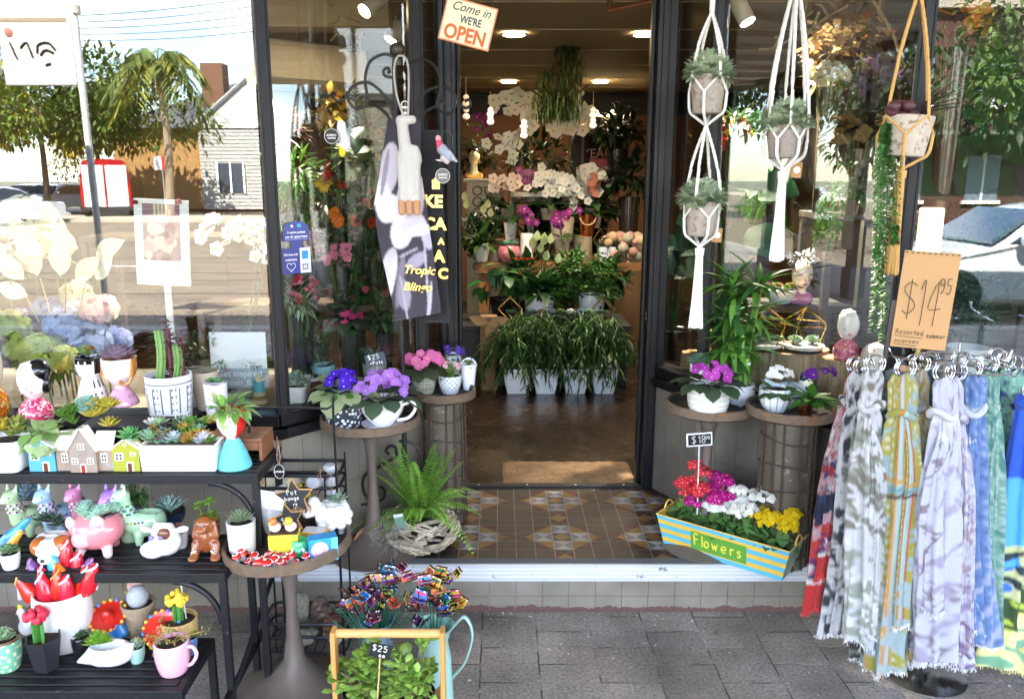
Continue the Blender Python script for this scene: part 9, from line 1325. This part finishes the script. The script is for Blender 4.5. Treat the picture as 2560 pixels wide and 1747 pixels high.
def scarf(lab,top,bot,wt,wb,fn,folds=5,Yt=None,ph=0.0,knot=.13,depth=.55,fr='#d8d8d8'):
 (x0,y0,Y0),(x1,y1,Y1)=top,bot;A,B=PY(x0,y0,Y0),PY(x1,y1,Y1);t=thing('scarf', lab,'scarf', A,0,'printed scarves on the racks');nu,nv=88,150;V=np.linspace(0,1,nv);w=1.27*PXM(1,A)*np.interp(V,[0,.03,knot-.02,knot,knot+.03,.4,1],[wt*.5,wt*.8,wt*.75,wt*.6,wt*.8,(wt+wb)*.52,wb])/2;th=np.linspace(0,TAU,nu,endpoint=False);RS.seed(int(x0+y1));p1,p2=RS.uniform(0,6,2)
 side=1 if p1>3 else -1
 for kt,(dx,dy,kw,ln) in enumerate(((0,0,1,1),(side*.42,-.026,.5,RS.uniform(.78,.97)))):
  P=np.zeros((nv,nu+1,3));ctr=(B-A)*V[:,None]*ln;ctr[:,0] +=.008*np.sin(V*5+p1+kt)+dx*w*np.clip(V*4-knot*4,0,1);ctr[:,1] +=dy*np.clip(V*6-knot*6,0,1)
  if kt:ctr=ctr[int(knot*nv):];ctr=np.stack([np.interp(np.linspace(0,1,nv),np.linspace(0,1,len(ctr)),ctr[:,q]) for q in range(3)],1)
  for j in range(nv):
   amp=(.17+.15*V[j])*(1 if V[j]>knot or kt else .5);r=1+amp*np.sin(th*folds+p1+kt+.9*sin(V[j]*3+p2))+.55*amp*np.sin(th*(2*folds+1)+p2+V[j]*3)+.05*np.sin(th*3+V[j]*23+p1)*np.sin(V[j]*31+th*2);wj=w[j]*kw*(1-.12*sin(V[j]*4+p2));P[j,:nu,0]=ctr[j,0]+wj*r*np.cos(th);P[j,:nu,1]=ctr[j,1]+wj*depth*r*np.sin(th);P[j,:nu,2]=ctr[j,2]+.005*np.sin(th*3+V[j]*17+p1)+(.012*np.sin(th*2+p2)*(j/nv)**3)
  P[:,nu]=P[:,0];u=(np.arange(nu)+.5)/nu;Uq,Vq=np.meshgrid(u*2*kw+kt*.7,(V[:-1]+V[1:])/2*7);mb=MB();sheet(mb,P,fn(Uq,Vq));softcol(part('tail', mb,FABRIC,t,180));e=P[-1,:nu]
  mb=MB();[tube(mb,[q,q+np.array((RS.normal(0,.003),RS.normal(0,.003),-RS.uniform(.006,.016)))],.0008,fr,3) for q in np.repeat(e,2,0)+RS.normal(0,.002,(nu*2,3))*np.array((1,1,0))];part('fringe', mb,FABRIC,t)
 ctr=(B-A)*V[:,None]
 mb=MB();a=np.linspace(0,TAU,25);j=int(knot*nv);tube(mb,np.c_[ctr[j,0]+w[j]*1.22*np.cos(a),ctr[j,1]+w[j]*depth*1.5*np.sin(a),ctr[j,2]+.012*np.sin(a*2+p1)],.011,fn(np.linspace(0,2,25)[None],np.full((1,25),7.3*knot))[0],8,cap=False);part('knot', mb,FABRIC,t,80)
 mb=MB();[tube(mb,arc((dx,0,.018),.028,0,TAU,22,'xz'),.0022,'#d8d8dc', 6) for dx in (-.004,.004)];part('ring', mb,CHROME,t)
dots=lambda s,r,o=0:(lambda u,v:((u*s+o)%1-.5)**2+((v*s*.55+.5*(np.floor(u*s+o)%2))%1-.5)**2<r)
band=lambda s,a,b,o=0:(lambda u,v:((u*s+o)%1>a)&((u*s+o)%1<b));hband=lambda a,b:(lambda u,v:(v>a)&(v<b));nse=lambda s,k,th=.35:(lambda u,v:np.clip((.65*nz(u,v*.5,s*1.7,k)+.42*nz(u,v*.55,s*4.6,k+2)-th*.9)/.2+.5,0,1))
S=scarf
S('navy red and pink scarf with a plain red end leaning out to the left', (2140,925,2.5),(2033,1520,2.42),44,44,pat('#d8a8b0', ('#2a4a74', nse(1.3,1,.2)),('#e8e4e0', nse(2.2,3,.4)),('#c82a2c', nse(1.6,5,.45)),('#1c2048', lambda u,v:(v>3.6)&(v<4.4)&(nz(u,v,1,2)>-.2)),('#d03a34', lambda u,v:(v>4.9)&(v<5.5)),('#7a2a6a', lambda u,v:(v>5.2)&(v<6.1)&(nz(u,v,3,4) > .2)),('#f0ece8', hband(6.05,6.2)),('#d82a28', hband(6.2,7))),fr='#d82a28')
S('white and charcoal feather print scarf beside the red ended one', (2158,930,2.42),(2095,1580,2.36),52,60,pat('#e8e8ec', ('#4a4c58', nse(2.4,1,.32)),('#9aa08e', nse(1.2,4,.45)),('#3a3c44', lambda u,v:(nz(u,v*.4,3,2) > .55))))
S('pale camouflage scarf in sage grey and white', (2185,925,2.33),(2150,1595,2.27),56,64,pat('#e0e0e4', ('#a4ac9c', nse(1.1,2,.15)),('#8a8478', lambda u,v:(v<4)&(nz(u,v,2.6,5) > .1)&(u>1)),('#f2f2f4', nse(1.7,7,.4))))
S('grey green scarf with pink sprigs half hidden in the bundle', (2222,925,2.44),(2185,1650,2.40),40,60,pat('#8aa49c', ('#c8a0a0', dots(9,.02)),('#a8bcc0', nse(1.5,3,.4)),('#d8dcdc', hband(5.4,6.0)),('#4a4440', lambda u,v:(v>6.2)&(nz(u,v,2.5,1) > .0))))
S('mustard yellow patterned scarf with orange and aqua stripes', (2262,935,2.30),(2222,1672,2.24),66,74,pat('#b8b04a', ('#e8e4d8', dots(8,.05)),('#a8c4c8', nse(1.1,3,.35)),('#e0943c', band(2,.62,.72)),('#b8dcd8', band(2,.72,.86)),('#d8643c', band(2,.86,.92)),('#e0a848', hband(2.3,2.4)),('#7ab0b8', hband(2.5,2.62)),('#5a4438', hband(2.7,2.76)),('#b4c8cc', lambda u,v:(v>5.6)&(nz(u,v,1.6,9)>-.1))))
S('white floral scarf with golden yellow blossom patches', (2298,925,2.36),(2272,1655,2.31),54,52,pat('#ececec', ('#d8ac2c', nse(2.1,4,.18)),('#b0a8bc', nse(1.8,8,.42)),('#e4c85a', nse(3.6,2,.4)),('#8a7a4a', nse(4.5,6,.7))))
S('white lilac scarf with brown leaf branches and a white knot', (2358,945,2.26),(2340,1635,2.22),64,84,pat('#dcdcf0', ('#9a8c98', nse(1.5,2,.52)),('#b8b0c8', nse(1.2,6,.55)),('#7a6e78', lambda u,v:np.abs(((u*1.3+v*.35+.12*np.sin(v*3))%1)-.5) < .02),('#f0f0f8', hband(.8,1.1))),knot=.12,folds=4)
S('mauve and white leaf scarf beside the blue dotted one', (2388,945,2.28),(2390,1655,2.25),50,60,pat('#d4d0e4', ('#a898b8', nse(1.9,5,.25)),('#b8a0a8', nse(1.1,1,.45)),('#8a6a9a', lambda u,v:(v>6)&(nz(u,v,3,3) > .1)),('#f0f0f6', nse(3.4,4,.5))))
S('cornflower blue scarf with pale dots and a white pompon knot', (2428,935,2.33),(2432,1600,2.28),60,76,pat('#6f92cc', ('#a8bce4', dots(7,.06)),('#5a78b8', nse(2.4,2,.3)),('#b8c0dc', lambda u,v:(v>4.6)&(((u*2.2+v*1.2)%1) < .25)),('#e4e8f4', hband(.78,1.0))),folds=4)
S('dusty pink lilac scarf behind the cornflower blue one', (2460,920,2.45),(2500,1560,2.42),44,66,pat('#b8a0b8', ('#a088a8', nse(1.4,2,.3)),('#c8b8cc', nse(2.6,4,.4))))
S('black and white zebra scarf at the back of the second rack', (2490,905,2.62),(2490,1480,2.6),56,52,pat('#e4e4e0', ('#1c1a1c', lambda u,v:np.sin(u*9+v*13+3*np.sin(v*3)) > .2),('#c8b83c', lambda u,v:(u < .25))))
S('mint and navy spattered scarf with a looped knot', (2535,925,2.46),(2505,1580,2.46),62,66,pat('#94d4b8', ('#1c3a7a', nse(1.5,3,.38)),('#c8ece0', band(3,.3,.4)),('#24448a', nse(5,2,.6))))
S('bright blue painted landscape scarf with green ground at the picture edge', (2580,990,2.38),(2528,1660,2.36),60,110,lambda u,v:(lambda C:(C.__setitem__(v<2,H('#1c4ab0')),C.__setitem__((v >=2)&(v<4.3),H('#4a9ae8')),C.__setitem__((v >=3.7)&(v<5.2)&(nz(u,v,1.3,2)>-.25),H('#b4b884')),C.__setitem__((v >=3.7)&(v<5.2)&(nz(u,v,2.1,6) > .35),H('#1c2c34')),C.__setitem__((v >=5.1)&(v<5.9),H('#26401c')),C.__setitem__((v >=5.1)&(v<5.9)&(nz(u,v,4,3) > .3),H('#a8b83c')),C.__setitem__(v >=5.9,H('#d8d08a')),C.__setitem__((v >=5.9)&(nz(u,v,2,5) > .25),H('#6a9a7a')),C)[-1])(np.zeros(u.shape+(3,))+H('#2c62c8')),knot=.02,folds=3,fr='#d8d08a')
S('sea green scarf with fine white sprigs between the two racks', (2468,925,2.36),(2474,1590,2.34),44,58,pat('#7ab0a0', ('#dceee4', dots(11,.03)),('#4a8a84', nse(1.7,3,.3)),('#b8d4c8', nse(3,6,.45))))
S('deep teal and lime scarf tucked behind the mint spattered one', (2512,915,2.56),(2545,1560,2.55),50,70,pat('#2c7a74', ('#a8c84a', nse(1.6,2,.4)),('#14405a', nse(1.1,5,.35)),('#d8e8c8', nse(3.4,1,.55))))
S('grey blue paisley scarf behind the white lilac one', (2400,915,2.46),(2405,1610,2.43),50,66,pat('#98a4bc', ('#5c6884', nse(2.2,4,.3)),('#d0d4e0', nse(3.2,2,.4))))
S('dark teal scarf deep in the bundle beside the golden one', (2322,915,2.47),(2318,1600,2.45),44,60,pat('#2c5a5c', ('#4a7a74', nse(2,2,.2)),('#a8b8a8', nse(3.6,5,.55))))
Yb=2.36;c=PY(2313,752,Yb);q=PXM(1,c);t=thing('price_board', 'kraft price board for summer scarves clipped on the scarf rack', 'price sign', c,radians(-14));mb=MB();box(mb,(-64*q,0,-122*q),(64*q,.004,122*q),'#b58c5e', XF(ry=.05));part('board', mb,PAPER,t,0);mb=MB();R_=XF((0,-.002,0),ry=.05)
for s_,x,z,h,w in (('$', -60,-40,84,46),('14', -26,-62,112,42),('.', 22,-62,20,20),('95', 24,20,38,16),('Assorted', -58,-88,14,9),('summer', 14,-92,12,7.5),('scarves', -58,-110,12,9)):hand(mb,s_,x*q,z*q,h*q,w*q,'#3a3a30', .0011 if h>20 else .0007,R_,y=-.0015)
for s0,s1,z in ((-58,6,-93),(-58,-4,-114)):tube(mb,[np.array(R_@Vector((s0*q,-.001,z*q))),np.array(R_@Vector((s1*q,-.001,(z-2)*q)))],.0008,'#3a3a30', 5)
[box(mb,((-62+k*13)*q,-.001,116*q),((-57+k*13)*q,0,119*q),'#3a3a30', R_) for k in range(10)];part('lettering', mb,MATTE,t,0);mb=MB();box(mb,(.07,.006,-.3),(.082,.018,.0),'#2a2420', XF((-.16,0,0),ry=.04));tube(mb,[(0,.01,-124*q),(0,.06,RZ-c[2])],.006,'#c8b070');part('clip_post', mb,SATIN,t)
